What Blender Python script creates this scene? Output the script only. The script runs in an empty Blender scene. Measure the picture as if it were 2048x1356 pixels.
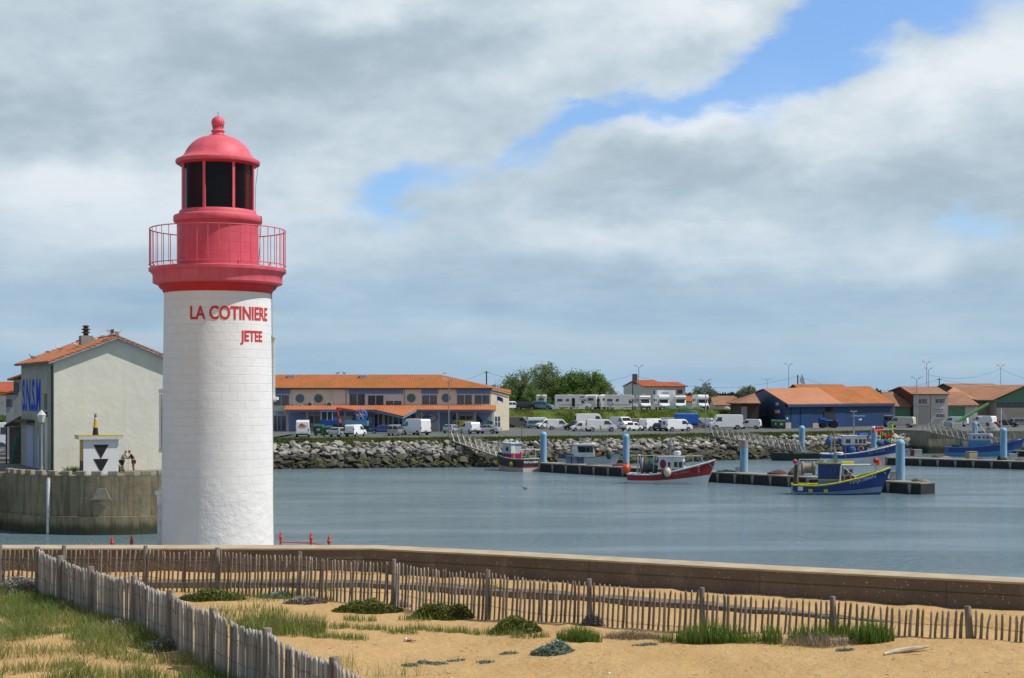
import bpy, bmesh, math, random
import numpy as np
from mathutils import Vector, Matrix, noise
R = math.radians
random.seed(11)
rng = np.random.default_rng(5)
S = bpy.context.scene
COL = S.collection
EYE = 10.0            # metres above the harbour water
F = 3000.0            # focal length in photo pixels (2048 wide)
HZ = 790.0            # horizon row in the photo
cam_data = bpy.data.cameras.new('camera')
cam = bpy.data.objects.new('camera', cam_data)
COL.objects.link(cam)
cam.location = (0, 0, EYE)
cam.rotation_euler = (R(90), 0, 0)
cam_data.sensor_width = 36
cam_data.lens = 36 * F / 2048
cam_data.shift_y = (HZ - 678) / 2048
cam_data.clip_start = 0.2
cam_data.clip_end = 20000
S.camera = cam
SUN_AZ = R(82.5)      # to the right of the direction back towards the camera
SUN_DIR = Vector((math.sin(SUN_AZ) * math.cos(R(54)), -math.cos(SUN_AZ) * math.cos(R(54)), math.sin(R(54)))).normalized()
sun_data = bpy.data.lights.new('sun', 'SUN')
sun_data.energy = 4.4
sun_data.angle = R(0.5)
sun_data.color = (1.0, 0.95, 0.87)
sun = bpy.data.objects.new('sun', sun_data)
COL.objects.link(sun)
sun.rotation_euler = SUN_DIR.to_track_quat('Z', 'Y').to_euler()
sun.location = (30, -10, 60)
S.view_settings.view_transform = 'Standard'
S.view_settings.look = 'None'
S.view_settings.exposure = 0
S.view_settings.gamma = 1
S.view_settings.use_curve_mapping = False
S.cycles.use_denoising = True
S.cycles.max_bounces = 6
S.cycles.diffuse_bounces = 3
S.cycles.transparent_max_bounces = 8
world = bpy.data.worlds.new('World')
S.world = world
world.use_nodes = True
nt = world.node_tree
nt.nodes.clear()
class NT:
 def __init__(s, tree): s.t = tree
 def n(s, typ, **kw):
  nd = s.t.nodes.new(typ)
  for k, v in kw.items(): setattr(nd, k, v)
  return nd
 def put(s, sock, v):
  if isinstance(v, bpy.types.NodeSocket): s.t.links.new(v, sock)
  elif v is not None: sock.default_value = v
 def m(s, op, a, b=None, c=None, clamp=False):
  nd = s.n('ShaderNodeMath', operation=op, use_clamp=clamp)
  s.put(nd.inputs[0], a); s.put(nd.inputs[1], b)
  if c is not None: s.put(nd.inputs[2], c)
  return nd.outputs[0]
 def xyz(s, x, y, z):
  nd = s.n('ShaderNodeCombineXYZ')
  s.put(nd.inputs[0], x); s.put(nd.inputs[1], y); s.put(nd.inputs[2], z)
  return nd.outputs[0]
 def noise(s, vec, scale, detail=4, rough=0.5, dist=0.0, lac=2.0):
  nd = s.n('ShaderNodeTexNoise')
  s.put(nd.inputs['Vector'], vec)
  nd.inputs['Scale'].default_value = scale; nd.inputs['Detail'].default_value = detail
  nd.inputs['Roughness'].default_value = rough; nd.inputs['Distortion'].default_value = dist
  nd.inputs['Lacunarity'].default_value = lac
  return nd.outputs['Fac']
 def ramp(s, fac, stops, interp='LINEAR'):
  nd = s.n('ShaderNodeValToRGB')
  s.put(nd.inputs[0], fac)
  cr = nd.color_ramp; cr.interpolation = interp
  while len(cr.elements) < len(stops): cr.elements.new(0.5)
  for e, (p, c) in zip(cr.elements, stops):
   e.position = p
   e.color = (*c, 1) if len(c) == 3 else c
  return nd.outputs[0]
 def mix(s, fac, a, b):
  nd = s.n('ShaderNodeMix', data_type='RGBA')
  s.put(nd.inputs[0], fac)
  s.put(nd.inputs[6], (*a, 1) if isinstance(a, tuple) and len(a) == 3 else a)
  s.put(nd.inputs[7], (*b, 1) if isinstance(b, tuple) and len(b) == 3 else b)
  return nd.outputs[2]
 def smooth(s, v, lo, hi):
  nd = s.n('ShaderNodeMapRange', interpolation_type='SMOOTHSTEP')
  s.put(nd.inputs[0], v); nd.inputs[1].default_value = lo; nd.inputs[2].default_value = hi
  return nd.outputs[0]
def build_sky():
 N = NT(nt)
 g = N.n('ShaderNodeTexCoord').outputs['Generated']
 sp = N.n('ShaderNodeSeparateXYZ'); N.put(sp.inputs[0], g)
 x, y, z = sp.outputs
 az = N.m('ARCTAN2', x, y)
 el = N.m('ARCSINE', z)
 elc = N.m('MAXIMUM', el, 0.0)
 vv = N.m('POWER', N.m('ADD', elc, 0.02), 0.72)
 base = N.xyz(N.m('MULTIPLY', az, 4.6), N.m('MULTIPLY', vv, 8.0), 0.0)
 w1 = N.n('ShaderNodeTexNoise'); N.put(w1.inputs['Vector'], base)
 w1.inputs['Scale'].default_value = 2.4; w1.inputs['Detail'].default_value = 6; w1.inputs['Roughness'].default_value = 0.55
 ws = N.n('ShaderNodeSeparateColor'); N.put(ws.inputs[0], w1.outputs['Color'])
 wu = N.m('MULTIPLY', N.m('SUBTRACT', ws.outputs[0], 0.5), 0.13)
 wv = N.m('MULTIPLY', N.m('SUBTRACT', ws.outputs[1], 0.5), 0.075)
 u = N.m('ADD', az, wu); v = N.m('ADD', el, wv)
 def blob(px, py, rx, ry, rot, wt):
  u0 = (px - 1024) / F; v0 = (HZ - py) / F
  c, s_ = math.cos(R(rot)), math.sin(R(rot))
  du = N.m('SUBTRACT', u, u0); dv = N.m('SUBTRACT', v, v0)
  a = N.m('ADD', N.m('MULTIPLY', du, c * F / rx), N.m('MULTIPLY', dv, s_ * F / rx))
  b = N.m('ADD', N.m('MULTIPLY', du, -s_ * F / ry), N.m('MULTIPLY', dv, c * F / ry))
  e = N.m('EXPONENT', N.m('MULTIPLY', N.m('ADD', N.m('MULTIPLY', a, a), N.m('MULTIPLY', b, b)), -1.0))
  return N.m('MULTIPLY', e, wt)
 def total(lst):
  t = None
  for b in lst:
   q = blob(*b)
   t = q if t is None else N.m('ADD', t, q)
  return t
 n_big = N.noise(base, 1.7, 8, 0.58, 0.3)
 n_mid = N.noise(base, 4.5, 8, 0.6, 0.2)
 n_str = N.noise(N.xyz(N.m('MULTIPLY', az, 2.0), N.m('MULTIPLY', el, 26.0), 3.0), 1.6, 7, 0.55)
 blue = total([(1180, 262, 330, 40, 17, 0.95), (1610, 125, 240, 80, 30, 1.15), (1860, 0, 260, 95, 10, 1.0),
                  (770, 395, 105, 60, 10, 0.85), (1955, 470, 130, 50, -5, 0.66), (640, 640, 260, 55, 0, 0.25),
                  (1330, 600, 700, 40, 0, 0.18), (2300, 60, 200, 200, 0, 0.8), (-350, 300, 200, 200, 0, 0.7)])
 bl = N.m('ADD', blue, N.m('MULTIPLY', N.m('SUBTRACT', n_mid, 0.5), 1.2))
 bluemask = N.smooth(bl, 0.22, 1.0)
 bright = total([(160, 440, 260, 80, 0, 0.42), (1430, 225, 200, 55, 12, 0.55), (1270, 480, 220, 60, 0, 0.42),
     (1900, 190, 260, 90, 20, 0.34), (1780, 525, 240, 55, 0, 0.30), (1330, 80, 260, 60, 15, 0.22),
     (930, 640, 240, 60, -5, 0.16), (560, 260, 260, 60, -8, -0.05), (260, 90, 420, 110, 0, -0.04),
     (740, 125, 330, 55, 5, -0.34), (700, 15, 420, 40, 0, 0.25), (1270, 30, 300, 60, 10, 0.2), (620, 380, 120, 70, 0, 0.2), (60, 280, 300, 45, 0, -0.25),
     (1300, 360, 380, 50, 5, -0.12), (1650, 400, 320, 60, 0, -0.18), (1150, 560, 420, 35, 0, -0.18),
     (300, 600, 300, 60, 0, -0.16), (1750, 600, 420, 45, 0, -0.12), (600, 470, 260, 50, -10, 0.1)])
 br = N.m('ADD', N.m('ADD', N.m('MULTIPLY', bright, 1.15), 0.55),
             N.m('ADD', N.m('MULTIPLY', N.m('SUBTRACT', n_big, 0.5), 1.05), N.m('MULTIPLY', N.m('SUBTRACT', n_mid, 0.5), 0.66)))
 cloud = N.ramp(br, [(0.0, (0.36, 0.45, 0.53)), (0.3, (0.43, 0.53, 0.615)), (0.58, (0.55, 0.655, 0.735)), (1.0, (0.80, 0.86, 0.91))])
 low = N.m('SUBTRACT', 1.0, N.smooth(el, 0.0, 0.17))
 veil = N.ramp(n_str, [(0.3, (0.26, 0.44, 0.65)), (0.5, (0.33, 0.50, 0.66)), (0.75, (0.45, 0.58, 0.69))])
 lowmask = N.m('MULTIPLY', low, 0.80)
 col = N.mix(lowmask, cloud, veil)
 away = N.m('MAXIMUM', N.smooth(el, 0.30, 0.75), N.m('MULTIPLY', N.m('SUBTRACT', 1.0, N.smooth(y, -0.1, 0.5)), N.smooth(el, -0.05, 0.02)))
 col = N.mix(N.m('MULTIPLY', away, 0.85), col, (0.13, 0.20, 0.31))
 rear = N.m('MULTIPLY', N.smooth(N.m('MULTIPLY', y, -1.0), 0.1, 0.8), N.m('SUBTRACT', 1.0, N.smooth(el, 0.3, 0.9)))
 col = N.mix(N.m('MULTIPLY', rear, 0.8), col, (0.42, 0.48, 0.56))
 sky = N.n('ShaderNodeTexSky', sky_type='NISHITA')
 sky.sun_disc = False
 sky.sun_elevation = R(54)
 sky.sun_rotation = math.atan2(SUN_DIR.x, SUN_DIR.y)
 sky.air_density = 1.2; sky.dust_density = 0.6; sky.ozone_density = 2.0
 skyc = N.n('ShaderNodeVectorMath', operation='MULTIPLY')
 N.put(skyc.inputs[0], sky.outputs[0]); skyc.inputs[1].default_value = (0.92, 1.2, 1.66)
 cl10 = N.n('ShaderNodeVectorMath', operation='SCALE')
 N.put(cl10.inputs[0], col); cl10.inputs['Scale'].default_value = 10.0
 fin = N.mix(N.m('MULTIPLY', bluemask, 0.92), cl10.outputs[0], skyc.outputs[0])
 bg = N.n('ShaderNodeBackground'); N.put(bg.inputs[0], fin); bg.inputs[1].default_value = 0.1
 out = N.n('ShaderNodeOutputWorld'); N.t.links.new(bg.outputs[0], out.inputs[0])
build_sky()
def at(px, py, Y):
 return Vector(((px - 1024) * Y / F, Y, EYE + (HZ - py) * Y / F))
def depth(py, z):
 return F * (EYE - z) / (py - HZ)
def on(px, py, z):
 Y = depth(py, z)
 return Vector(((px - 1024) * Y / F, Y, z))
MATS = {}
def lin(hexs, k=1.0):
 o = []
 for i in (0, 2, 4):
  c = int(hexs[i:i + 2], 16) / 255
  c = c / 12.92 if c <= 0.04045 else ((c + 0.055) / 1.055) ** 2.4
  o.append(min(1, c * k))
 return tuple(o)
def mat(name, c, c2=None, scale=4.0, rough=0.7, bump=0.0, bscale=None, metal=0.0, spec=0.5, stretch=(1, 1, 1),
  lo=0.35, hi=0.65, coords='Object', detail=5, world=False, coat=0.0):
 if name in MATS: return MATS[name]
 m = bpy.data.materials.new(name); m.use_nodes = True
 N = NT(m.node_tree)
 b = m.node_tree.nodes['Principled BSDF']
 if world: vec = N.n('ShaderNodeNewGeometry').outputs['Position']
 else: vec = N.n('ShaderNodeTexCoord').outputs[coords]
 mp = N.n('ShaderNodeMapping'); N.put(mp.inputs[0], vec); mp.inputs['Scale'].default_value = stretch
 vec = mp.outputs[0]
 if c2 is None: c2 = tuple(q * 0.78 for q in c)
 f = N.noise(vec, scale, detail, 0.6)
 N.put(b.inputs['Base Color'], N.ramp(f, [(lo, c), (hi, c2)]))
 b.inputs['Roughness'].default_value = rough
 b.inputs['Metallic'].default_value = metal
 b.inputs['Specular IOR Level'].default_value = spec
 b.inputs['Coat Weight'].default_value = coat
 if bump:
  bp = N.n('ShaderNodeBump'); bp.inputs['Strength'].default_value = 1.0; bp.inputs['Distance'].default_value = bump
  N.put(bp.inputs['Height'], N.noise(vec, bscale or scale * 3, 6, 0.6))
  N.put(b.inputs['Normal'], bp.outputs[0])
 MATS[name] = m
 return m
def paint(hexs, k=0.75, rough=0.35, name=None, **kw):
 c = lin(hexs, k)
 return mat(name or 'paint_' + hexs, c, tuple(q * 0.88 for q in c), scale=2.0, rough=rough, **kw)
def tile_mat(name, c, c2, c3, dirx=(1, 0), rows=2.6):
 m = bpy.data.materials.new(name); m.use_nodes = True
 N = NT(m.node_tree); b = m.node_tree.nodes['Principled BSDF']
 pos = N.n('ShaderNodeTexCoord').outputs['Object']
 sp = N.n('ShaderNodeSeparateXYZ'); N.put(sp.inputs[0], pos)
 along = N.m('ADD', N.m('MULTIPLY', sp.outputs[0], dirx[0]), N.m('MULTIPLY', sp.outputs[1], dirx[1]))
 rib = N.m('SINE', N.m('MULTIPLY', along, 2 * math.pi * rows))
 row = N.m('SINE', N.m('MULTIPLY', sp.outputs[2], 2 * math.pi * 7.0))
 f1 = N.noise(pos, 0.35, 6, 0.65)
 f2 = N.noise(pos, 3.0, 4, 0.7)
 colr = N.ramp(f1, [(0.38, c), (0.62, c2)])
 colr = N.mix(N.smooth(f2, 0.52, 0.72), colr, c3)
 dark = N.m('MULTIPLY', N.m('ADD', N.m('MULTIPLY', rib, 0.5), 0.5), 0.16)
 colr = N.mix(dark, colr, tuple(q * 0.45 for q in c2))
 N.put(b.inputs['Base Color'], colr)
 b.inputs['Roughness'].default_value = 0.85
 bp = N.n('ShaderNodeBump'); bp.inputs['Strength'].default_value = 0.7; bp.inputs['Distance'].default_value = 0.03
 N.put(bp.inputs['Height'], N.m('ADD', rib, N.m('MULTIPLY', row, 0.35)))
 N.put(b.inputs['Normal'], bp.outputs[0])
 MATS[name] = m
 return m
GLASS = mat('window_glass', (0.035, 0.055, 0.085), (0.06, 0.085, 0.12), scale=0.8, rough=0.06, spec=0.9)
CARGLASS = mat('car_glass', (0.012, 0.018, 0.022), (0.02, 0.028, 0.03), scale=1, rough=0.05, spec=1.0)
RUBBER = mat('rubber', (0.014, 0.014, 0.015), rough=0.8)
RIM = mat('wheel_rim', (0.42, 0.43, 0.45), rough=0.35, metal=0.6)
BLACKPL = mat('black_plastic', (0.025, 0.026, 0.028), rough=0.55)
TAIL = mat('tail_lamp_red', (0.35, 0.015, 0.01), rough=0.2)
HEADL = mat('head_lamp_clear', (0.55, 0.58, 0.6), rough=0.1, metal=0.3)
PLATE = mat('number_plate', (0.62, 0.60, 0.50), rough=0.4)
WHITEP = mat('white_gloss', (0.78, 0.79, 0.80), (0.70, 0.71, 0.72), scale=2, rough=0.3)
GALV = mat('galvanised_steel', (0.36, 0.37, 0.38), (0.26, 0.27, 0.28), rough=0.45, metal=0.5)
DARKST = mat('dark_steel', (0.05, 0.05, 0.055), rough=0.6)
WOODPOLE = mat('dark_wood_pole', (0.06, 0.05, 0.042), rough=0.9)
def rotz(v, a):
 c, s_ = math.cos(a), math.sin(a)
 return Vector((v[0] * c - v[1] * s_, v[0] * s_ + v[1] * c, v[2]))
class MB:
 def __init__(s): s.v = []; s.f = []; s.mi = []
 def add(s, vs, fs, mi=0):
  o = len(s.v)
  s.v += [tuple(q) for q in vs]
  for f in fs: s.f.append(tuple(i + o for i in f)); s.mi.append(mi)
  return s
 def box(s, c, d, rz=0.0, mi=0, M=None):
  hx, hy, hz = d[0] / 2, d[1] / 2, d[2] / 2
  vs = [Vector((sx * hx, sy * hy, sz * hz)) for sz in (-1, 1) for sy in (-1, 1) for sx in (-1, 1)]
  if M: vs = [M @ q for q in vs]
  if rz: vs = [rotz(q, rz) for q in vs]
  vs = [q + Vector(c) for q in vs]
  return s.add(vs, [(0, 2, 3, 1), (4, 5, 7, 6), (0, 1, 5, 4), (2, 6, 7, 3), (1, 3, 7, 5), (0, 4, 6, 2)], mi)
 def b2(s, lo, hi, mi=0):
  return s.box([(a + b) / 2 for a, b in zip(lo, hi)], [b - a for a, b in zip(lo, hi)], mi=mi)
 def tube(s, p, q, r, r2=None, n=8, mi=0, caps=True):
  p, q = Vector(p), Vector(q); r2 = r if r2 is None else r2
  d = (q - p).normalized()
  a = d.orthogonal().normalized(); b = d.cross(a)
  vs = []
  for c, rr in ((p, r), (q, r2)):
   for i in range(n):
    t = 2 * math.pi * i / n
    vs.append(c + (a * math.cos(t) + b * math.sin(t)) * rr)
  fs = [(i, (i + 1) % n, n + (i + 1) % n, n + i) for i in range(n)]
  if caps: fs += [tuple(range(n - 1, -1, -1)), tuple(range(n, 2 * n))]
  return s.add(vs, fs, mi)
 def path(s, pts, r, n=6, mi=0):
  for a, b in zip(pts[:-1], pts[1:]): s.tube(a, b, r, n=n, mi=mi)
  return s
 def lathe(s, prof, c=(0, 0, 0), n=32, mi=0, a0=0, a1=2 * math.pi, closed=True, caps=True):
  c = Vector(c); m = n if closed else n + 1; vs = []
  for (r, z) in prof:
   for i in range(m):
    t = a0 + (a1 - a0) * i / n
    vs.append(c + Vector((r * math.cos(t), r * math.sin(t), z)))
  fs = []
  for k in range(len(prof) - 1):
   for i in range(n):
    j = (i + 1) % m
    fs.append((k * m + i, k * m + j, (k + 1) * m + j, (k + 1) * m + i))
  if closed and caps:
   if prof[0][0] > 1e-4: fs.append(tuple(range(m - 1, -1, -1)))
   if prof[-1][0] > 1e-4: fs.append(tuple((len(prof) - 1) * m + i for i in range(m)))
  return s.add(vs, fs, mi)
 def ball(s, c, r, n=12, sz=1.0, mi=0):
  k = max(4, n // 2)
  return s.lathe([(max(1e-5, r * math.sin(math.pi * i / k)), -r * sz * math.cos(math.pi * i / k)) for i in range(k + 1)], c, n, mi, caps=False)
 def poly(s, pts, mi=0): return s.add(pts, [tuple(range(len(pts)))], mi)
 def prism(s, pts, z0, z1, mi=0):
  n = len(pts)
  vs = [(p[0], p[1], z0) for p in pts] + [(p[0], p[1], z1) for p in pts]
  fs = [(i, (i + 1) % n, n + (i + 1) % n, n + i) for i in range(n)]
  fs += [tuple(range(n - 1, -1, -1)), tuple(range(n, 2 * n))]
  return s.add(vs, fs, mi)
 def slab(s, pts, n, t, mi=0):
  n = Vector(n).normalized() * t; k = len(pts)
  vs = [Vector(p) for p in pts] + [Vector(p) + n for p in pts]
  fs = [tuple(range(k - 1, -1, -1)), tuple(range(k, 2 * k))] + [(i, (i + 1) % k, k + (i + 1) % k, k + i) for i in range(k)]
  return s.add(vs, fs, mi)
 def torus(s, c, R1, r, axis='y', n=20, k=8, mi=0):
  vs = []
  for i in range(n):
   a = 2 * math.pi * i / n
   for j in range(k):
    b = 2 * math.pi * j / k
    rr = R1 + r * math.cos(b); h = r * math.sin(b)
    if axis == 'y': vs.append(Vector(c) + Vector((rr * math.cos(a), h, rr * math.sin(a))))
    elif axis == 'x': vs.append(Vector(c) + Vector((h, rr * math.cos(a), rr * math.sin(a))))
    else: vs.append(Vector(c) + Vector((rr * math.cos(a), rr * math.sin(a), h)))
  fs = [(i * k + j, i * k + (j + 1) % k, ((i + 1) % n) * k + (j + 1) % k, ((i + 1) % n) * k + j) for i in range(n) for j in range(k)]
  return s.add(vs, fs, mi)
 def build(s, name, mats, parent=None, smooth=None, bevel=0, origin=None):
  me = bpy.data.meshes.new(name)
  vs = s.v
  if origin is not None:
   o3 = Vector(origin); vs = [tuple(Vector(q) - o3) for q in vs]
  me.from_pydata(vs, [], s.f)
  if not isinstance(mats, (list, tuple)): mats = [mats]
  for m_ in mats: me.materials.append(m_)
  if len(mats) > 1: me.polygons.foreach_set('material_index', s.mi)
  bm = bmesh.new(); bm.from_mesh(me)
  bmesh.ops.recalc_face_normals(bm, faces=bm.faces)
  bm.to_mesh(me); bm.free()
  o = bpy.data.objects.new(name, me); COL.objects.link(o)
  if origin is not None: o.location = origin
  if smooth is not None: shade(me, smooth)
  if bevel:
   md = o.modifiers.new('bevel', 'BEVEL'); md.width = bevel; md.segments = 2; md.limit_method = 'ANGLE'; md.angle_limit = R(35)
  if parent is not None: o.parent = parent
  return o
def shade(me, ang=35):
 me.polygons.foreach_set('use_smooth', [True] * len(me.polygons))
 try: me.set_sharp_from_angle(angle=R(ang))
 except Exception: pass
def tag(o, label=None, cat=None, group=None, kind=None):
 if label: o['label'] = label
 if cat: o['category'] = cat
 if group: o['group'] = group
 if kind: o['kind'] = kind
 return o
def thing(name, label, cat, loc=(0, 0, 0), rz=0.0, group=None):
 o = bpy.data.objects.new(name, None); COL.objects.link(o)
 o.empty_display_size = 0.3
 o.location = loc; o.rotation_euler = (0, 0, rz)
 return tag(o, label, cat, group)
def struct(o, kind='structure'):
 o['kind'] = kind; return o
def fast_mesh(name, verts, faces, m, tint=None, parent=None, smooth=False):
 me = bpy.data.meshes.new(name)
 n, k, c = len(verts), len(faces), faces.shape[1]
 me.vertices.add(n); me.vertices.foreach_set('co', np.asarray(verts, np.float32).ravel())
 me.loops.add(k * c); me.loops.foreach_set('vertex_index', np.asarray(faces, np.int32).ravel())
 me.polygons.add(k)
 me.polygons.foreach_set('loop_start', np.arange(0, k * c, c, dtype=np.int32))
 me.polygons.foreach_set('loop_total', np.full(k, c, np.int32))
 if smooth: me.polygons.foreach_set('use_smooth', np.ones(k, bool))
 me.update(calc_edges=True)
 if tint is not None:
  at_ = me.attributes.new('tint', 'FLOAT', 'FACE'); at_.data.foreach_set('value', np.asarray(tint, np.float32))
 me.materials.append(m)
 o = bpy.data.objects.new(name, me); COL.objects.link(o)
 if parent is not None: o.parent = parent
 return o
def text_part(s, size, m, parent, M, name='lettering', bold=0.0, depth_=0.006, sx=1.0, warp=None, fit=None):
 cu = bpy.data.curves.new('t', 'FONT'); cu.body = s; cu.size = size / 0.72
 cu.offset = bold; cu.extrude = depth_; cu.align_x = 'CENTER'
 cu.resolution_u = 4
 ob = bpy.data.objects.new('t', cu); COL.objects.link(ob)
 dg = bpy.context.evaluated_depsgraph_get()
 me = bpy.data.meshes.new_from_object(ob.evaluated_get(dg))
 COL.objects.unlink(ob); bpy.data.objects.remove(ob)
 if fit: sx = fit / (max(v.co.x for v in me.vertices) - min(v.co.x for v in me.vertices))
 for v in me.vertices:
  p = Vector((v.co.x * sx, v.co.y, v.co.z))
  v.co = warp(p) if warp else M @ p
 me.name = name
 me.materials.clear(); me.materials.append(m)
 o = bpy.data.objects.new(name, me); COL.objects.link(o)
 if parent is not None: o.parent = parent
 return o
def plane_M(origin, xdir, zdir):
 x = Vector(xdir).normalized(); z = Vector(zdir).normalized(); y = z.cross(x)
 return Matrix(((x.x, y.x, z.x, origin[0]), (x.y, y.y, z.y, origin[1]), (x.z, y.z, z.z, origin[2]), (0, 0, 0, 1)))
def leaf_mat(name, c, c2, c3, trans=0.25):
 m = bpy.data.materials.new(name); m.use_nodes = True
 N = NT(m.node_tree); b = m.node_tree.nodes['Principled BSDF']
 a = N.n('ShaderNodeAttribute', attribute_name='tint').outputs['Fac']
 N.put(b.inputs['Base Color'], N.ramp(a, [(0.0, c), (0.55, c2), (1.0, c3)]))
 b.inputs['Roughness'].default_value = 0.6
 b.inputs['Specular IOR Level'].default_value = 0.3
 tr = N.n('ShaderNodeBsdfTranslucent'); N.put(tr.inputs[0], N.ramp(a, [(0.0, c2), (1.0, c3)]))
 mx = N.n('ShaderNodeMixShader'); mx.inputs[0].default_value = trans
 out = m.node_tree.nodes['Material Output']
 N.t.links.new(b.outputs[0], mx.inputs[1]); N.t.links.new(tr.outputs[0], mx.inputs[2]); N.t.links.new(mx.outputs[0], out.inputs[0])
 MATS[name] = m
 return m
# ================================================================ SETTING
CP = 3.7      # car park level
TER = 7.0    # upper terrace level
PIER = 4.2    # pier head level
def water_mat():
 m = bpy.data.materials.new('harbour_water'); m.use_nodes = True
 N = NT(m.node_tree); b = m.node_tree.nodes['Principled BSDF']
 pos = N.n('ShaderNodeNewGeometry').outputs['Position']
 big = N.noise(pos, 0.02, 4, 0.6)
 N.put(b.inputs['Base Color'], N.ramp(big, [(0.35, (0.125, 0.195, 0.235)), (0.65, (0.155, 0.225, 0.260))]))
 b.inputs['Roughness'].default_value = 0.12
 b.inputs['IOR'].default_value = 1.33
 mp = N.n('ShaderNodeMapping'); N.put(mp.inputs[0], pos); mp.inputs['Rotation'].default_value = (0, 0, R(20)); mp.inputs['Scale'].default_value = (0.8, 1.25, 1)
 h1 = N.noise(mp.outputs[0], 1.5, 4, 0.6, 0.4)
 h2 = N.noise(mp.outputs[0], 5.0, 3, 0.6, 0.2)
 h3 = N.noise(mp.outputs[0], 0.28, 2, 0.5)
 h = N.m('ADD', N.m('ADD', N.m('MULTIPLY', h1, 0.30), N.m('MULTIPLY', h2, 0.15)), N.m('MULTIPLY', h3, 0.30))
 mq = N.n('ShaderNodeMapping'); N.put(mq.inputs[0], pos); mq.inputs['Scale'].default_value = (0.35, 1.5, 1)
 patch = N.smooth(N.noise(mq.outputs[0], 0.06, 5, 0.65, 0.6), 0.38, 0.62)
 bp = N.n('ShaderNodeBump'); bp.inputs['Distance'].default_value = 1.0
 N.put(bp.inputs['Strength'], N.m('ADD', N.m('MULTIPLY', patch, 0.75), 0.25))
 N.put(bp.inputs['Height'], h)
 N.put(b.inputs['Normal'], bp.outputs[0])
 return m
struct(MB().poly([(-6000, 32, 0), (6000, 32, 0), (6000, 270, 0), (-6000, 270, 0)]).build('water', water_mat()))
ASPH = mat('asphalt', (0.085, 0.088, 0.092), (0.125, 0.125, 0.122), scale=0.5, rough=0.9, bump=0.01, bscale=20, world=True)
FARG = mat('far_land', (0.05, 0.075, 0.025), (0.11, 0.10, 0.05), scale=0.02, rough=1.0, world=True)
SOIL = mat('embankment_soil', (0.03, 0.028, 0.022), (0.06, 0.055, 0.045), scale=1.0, rough=1.0, bump=0.1, world=True)
RT = [(-300, 205), (-60, 206), (-33, 209), (-8, 214), (12, 222), (30, 236), (40, 243), (52, 249), (66, 257)]      # top edge of the rock slope
RB = [(-300, 197), (-60, 198), (-33, 201), (-8, 206), (12, 213), (30, 226), (40, 234), (52, 241), (66, 250)]      # toe of the rock slope
def lerp_line(L, X):
 if X <= L[0][0]: return L[0][1]
 for (a, b), (c, d) in zip(L[:-1], L[1:]):
  if X <= c: return b + (d - b) * (X - a) / (c - a)
 return L[-1][1]
land = MB().poly([(p[0], p[1], 3.66) for p in RT] + [(66.2, 262, 3.66), (68.2, 268.6, 3.66), (72.2, 259, 3.66), (6000, 259, 3.66), (6000, 9000, 3.66), (-6000, 9000, 3.66), (-6000, 205, 3.66)])
struct(land.build('ground', FARG))
cp = MB().poly([(p[0], p[1] + 0.9, CP) for p in RT] + [(66.2, 262, CP), (68.2, 268.5, CP), (72.2, 258.6, CP), (260, 258.6, CP), (260, 335, CP), (43.5, 335, CP), (43.5, 296, CP), (-300, 296, CP)])
struct(cp.build('car_park', ASPH))
em = MB()
for i in range(len(RT) - 1):
 a, b, c, d = RB[i], RB[i + 1], RT[i + 1], RT[i]
 em.poly([(a[0], a[1], -1), (b[0], b[1], -1), (c[0], c[1], 3.64), (d[0], d[1], 3.64)])
struct(em.build('embankment', SOIL))
def bank_mat():
 m = bpy.data.materials.new('bank_grass'); m.use_nodes = True
 N = NT(m.node_tree); b = m.node_tree.nodes['Principled BSDF']
 pos = N.n('ShaderNodeNewGeometry').outputs['Position']
 f = N.noise(pos, 0.25, 6, 0.65); g_ = N.noise(pos, 2.2, 4, 0.6)
 c = N.ramp(f, [(0.35, (0.075, 0.125, 0.012)), (0.55, (0.13, 0.18, 0.02)), (0.72, (0.26, 0.22, 0.07))])
 c = N.mix(N.smooth(g_, 0.45, 0.75), c, (0.06, 0.10, 0.012))
 N.put(b.inputs['Base Color'], c); b.inputs['Roughness'].default_value = 1.0
 bp = N.n('ShaderNodeBump'); bp.inputs['Distance'].default_value = 0.35; N.put(bp.inputs['Height'], g_); N.put(b.inputs['Normal'], bp.outputs[0])
 return m
BANKM = bank_mat()
bk = MB(); nx, ny = 90, 10; X0, X1 = -14.0, 43.3
vs = []; fs = []
for j in range(ny + 1):
 for i in range(nx + 1):
  X = X0 + (X1 - X0) * i / nx
  t = j / ny
  Y = 294 + 8 * t + 0.6 * noise.noise(Vector((X * 0.2, t, 0)))
  Z = 3.6 + (TER - 3.6) * (t * t * (3 - 2 * t) * 0.6 + t * 0.4) + (0.25 * noise.noise(Vector((X * 0.5, t * 4, 2))) if 0 < j < ny else 0)
  vs.append((X, Y, Z))
for j in range(ny):
 for i in range(nx):
  a = j * (nx + 1) + i; fs.append((a, a + 1, a + nx + 2, a + nx + 1))
bk.add(vs, fs)
bo = struct(bk.build('grass_bank', BANKM, smooth=180))
GRAV = mat('terrace_gravel', (0.20, 0.19, 0.165), (0.13, 0.15, 0.07), scale=0.15, rough=1.0, world=True)
struct(MB().prism([(-14, 301.6), (43.3, 301.6), (43.3, 336), (50, 340), (56, 345), (56, 1400), (-400, 1400), (-400, 312), (-14, 312)], 3.6, TER).build('upper_terrace', GRAV))
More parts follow.
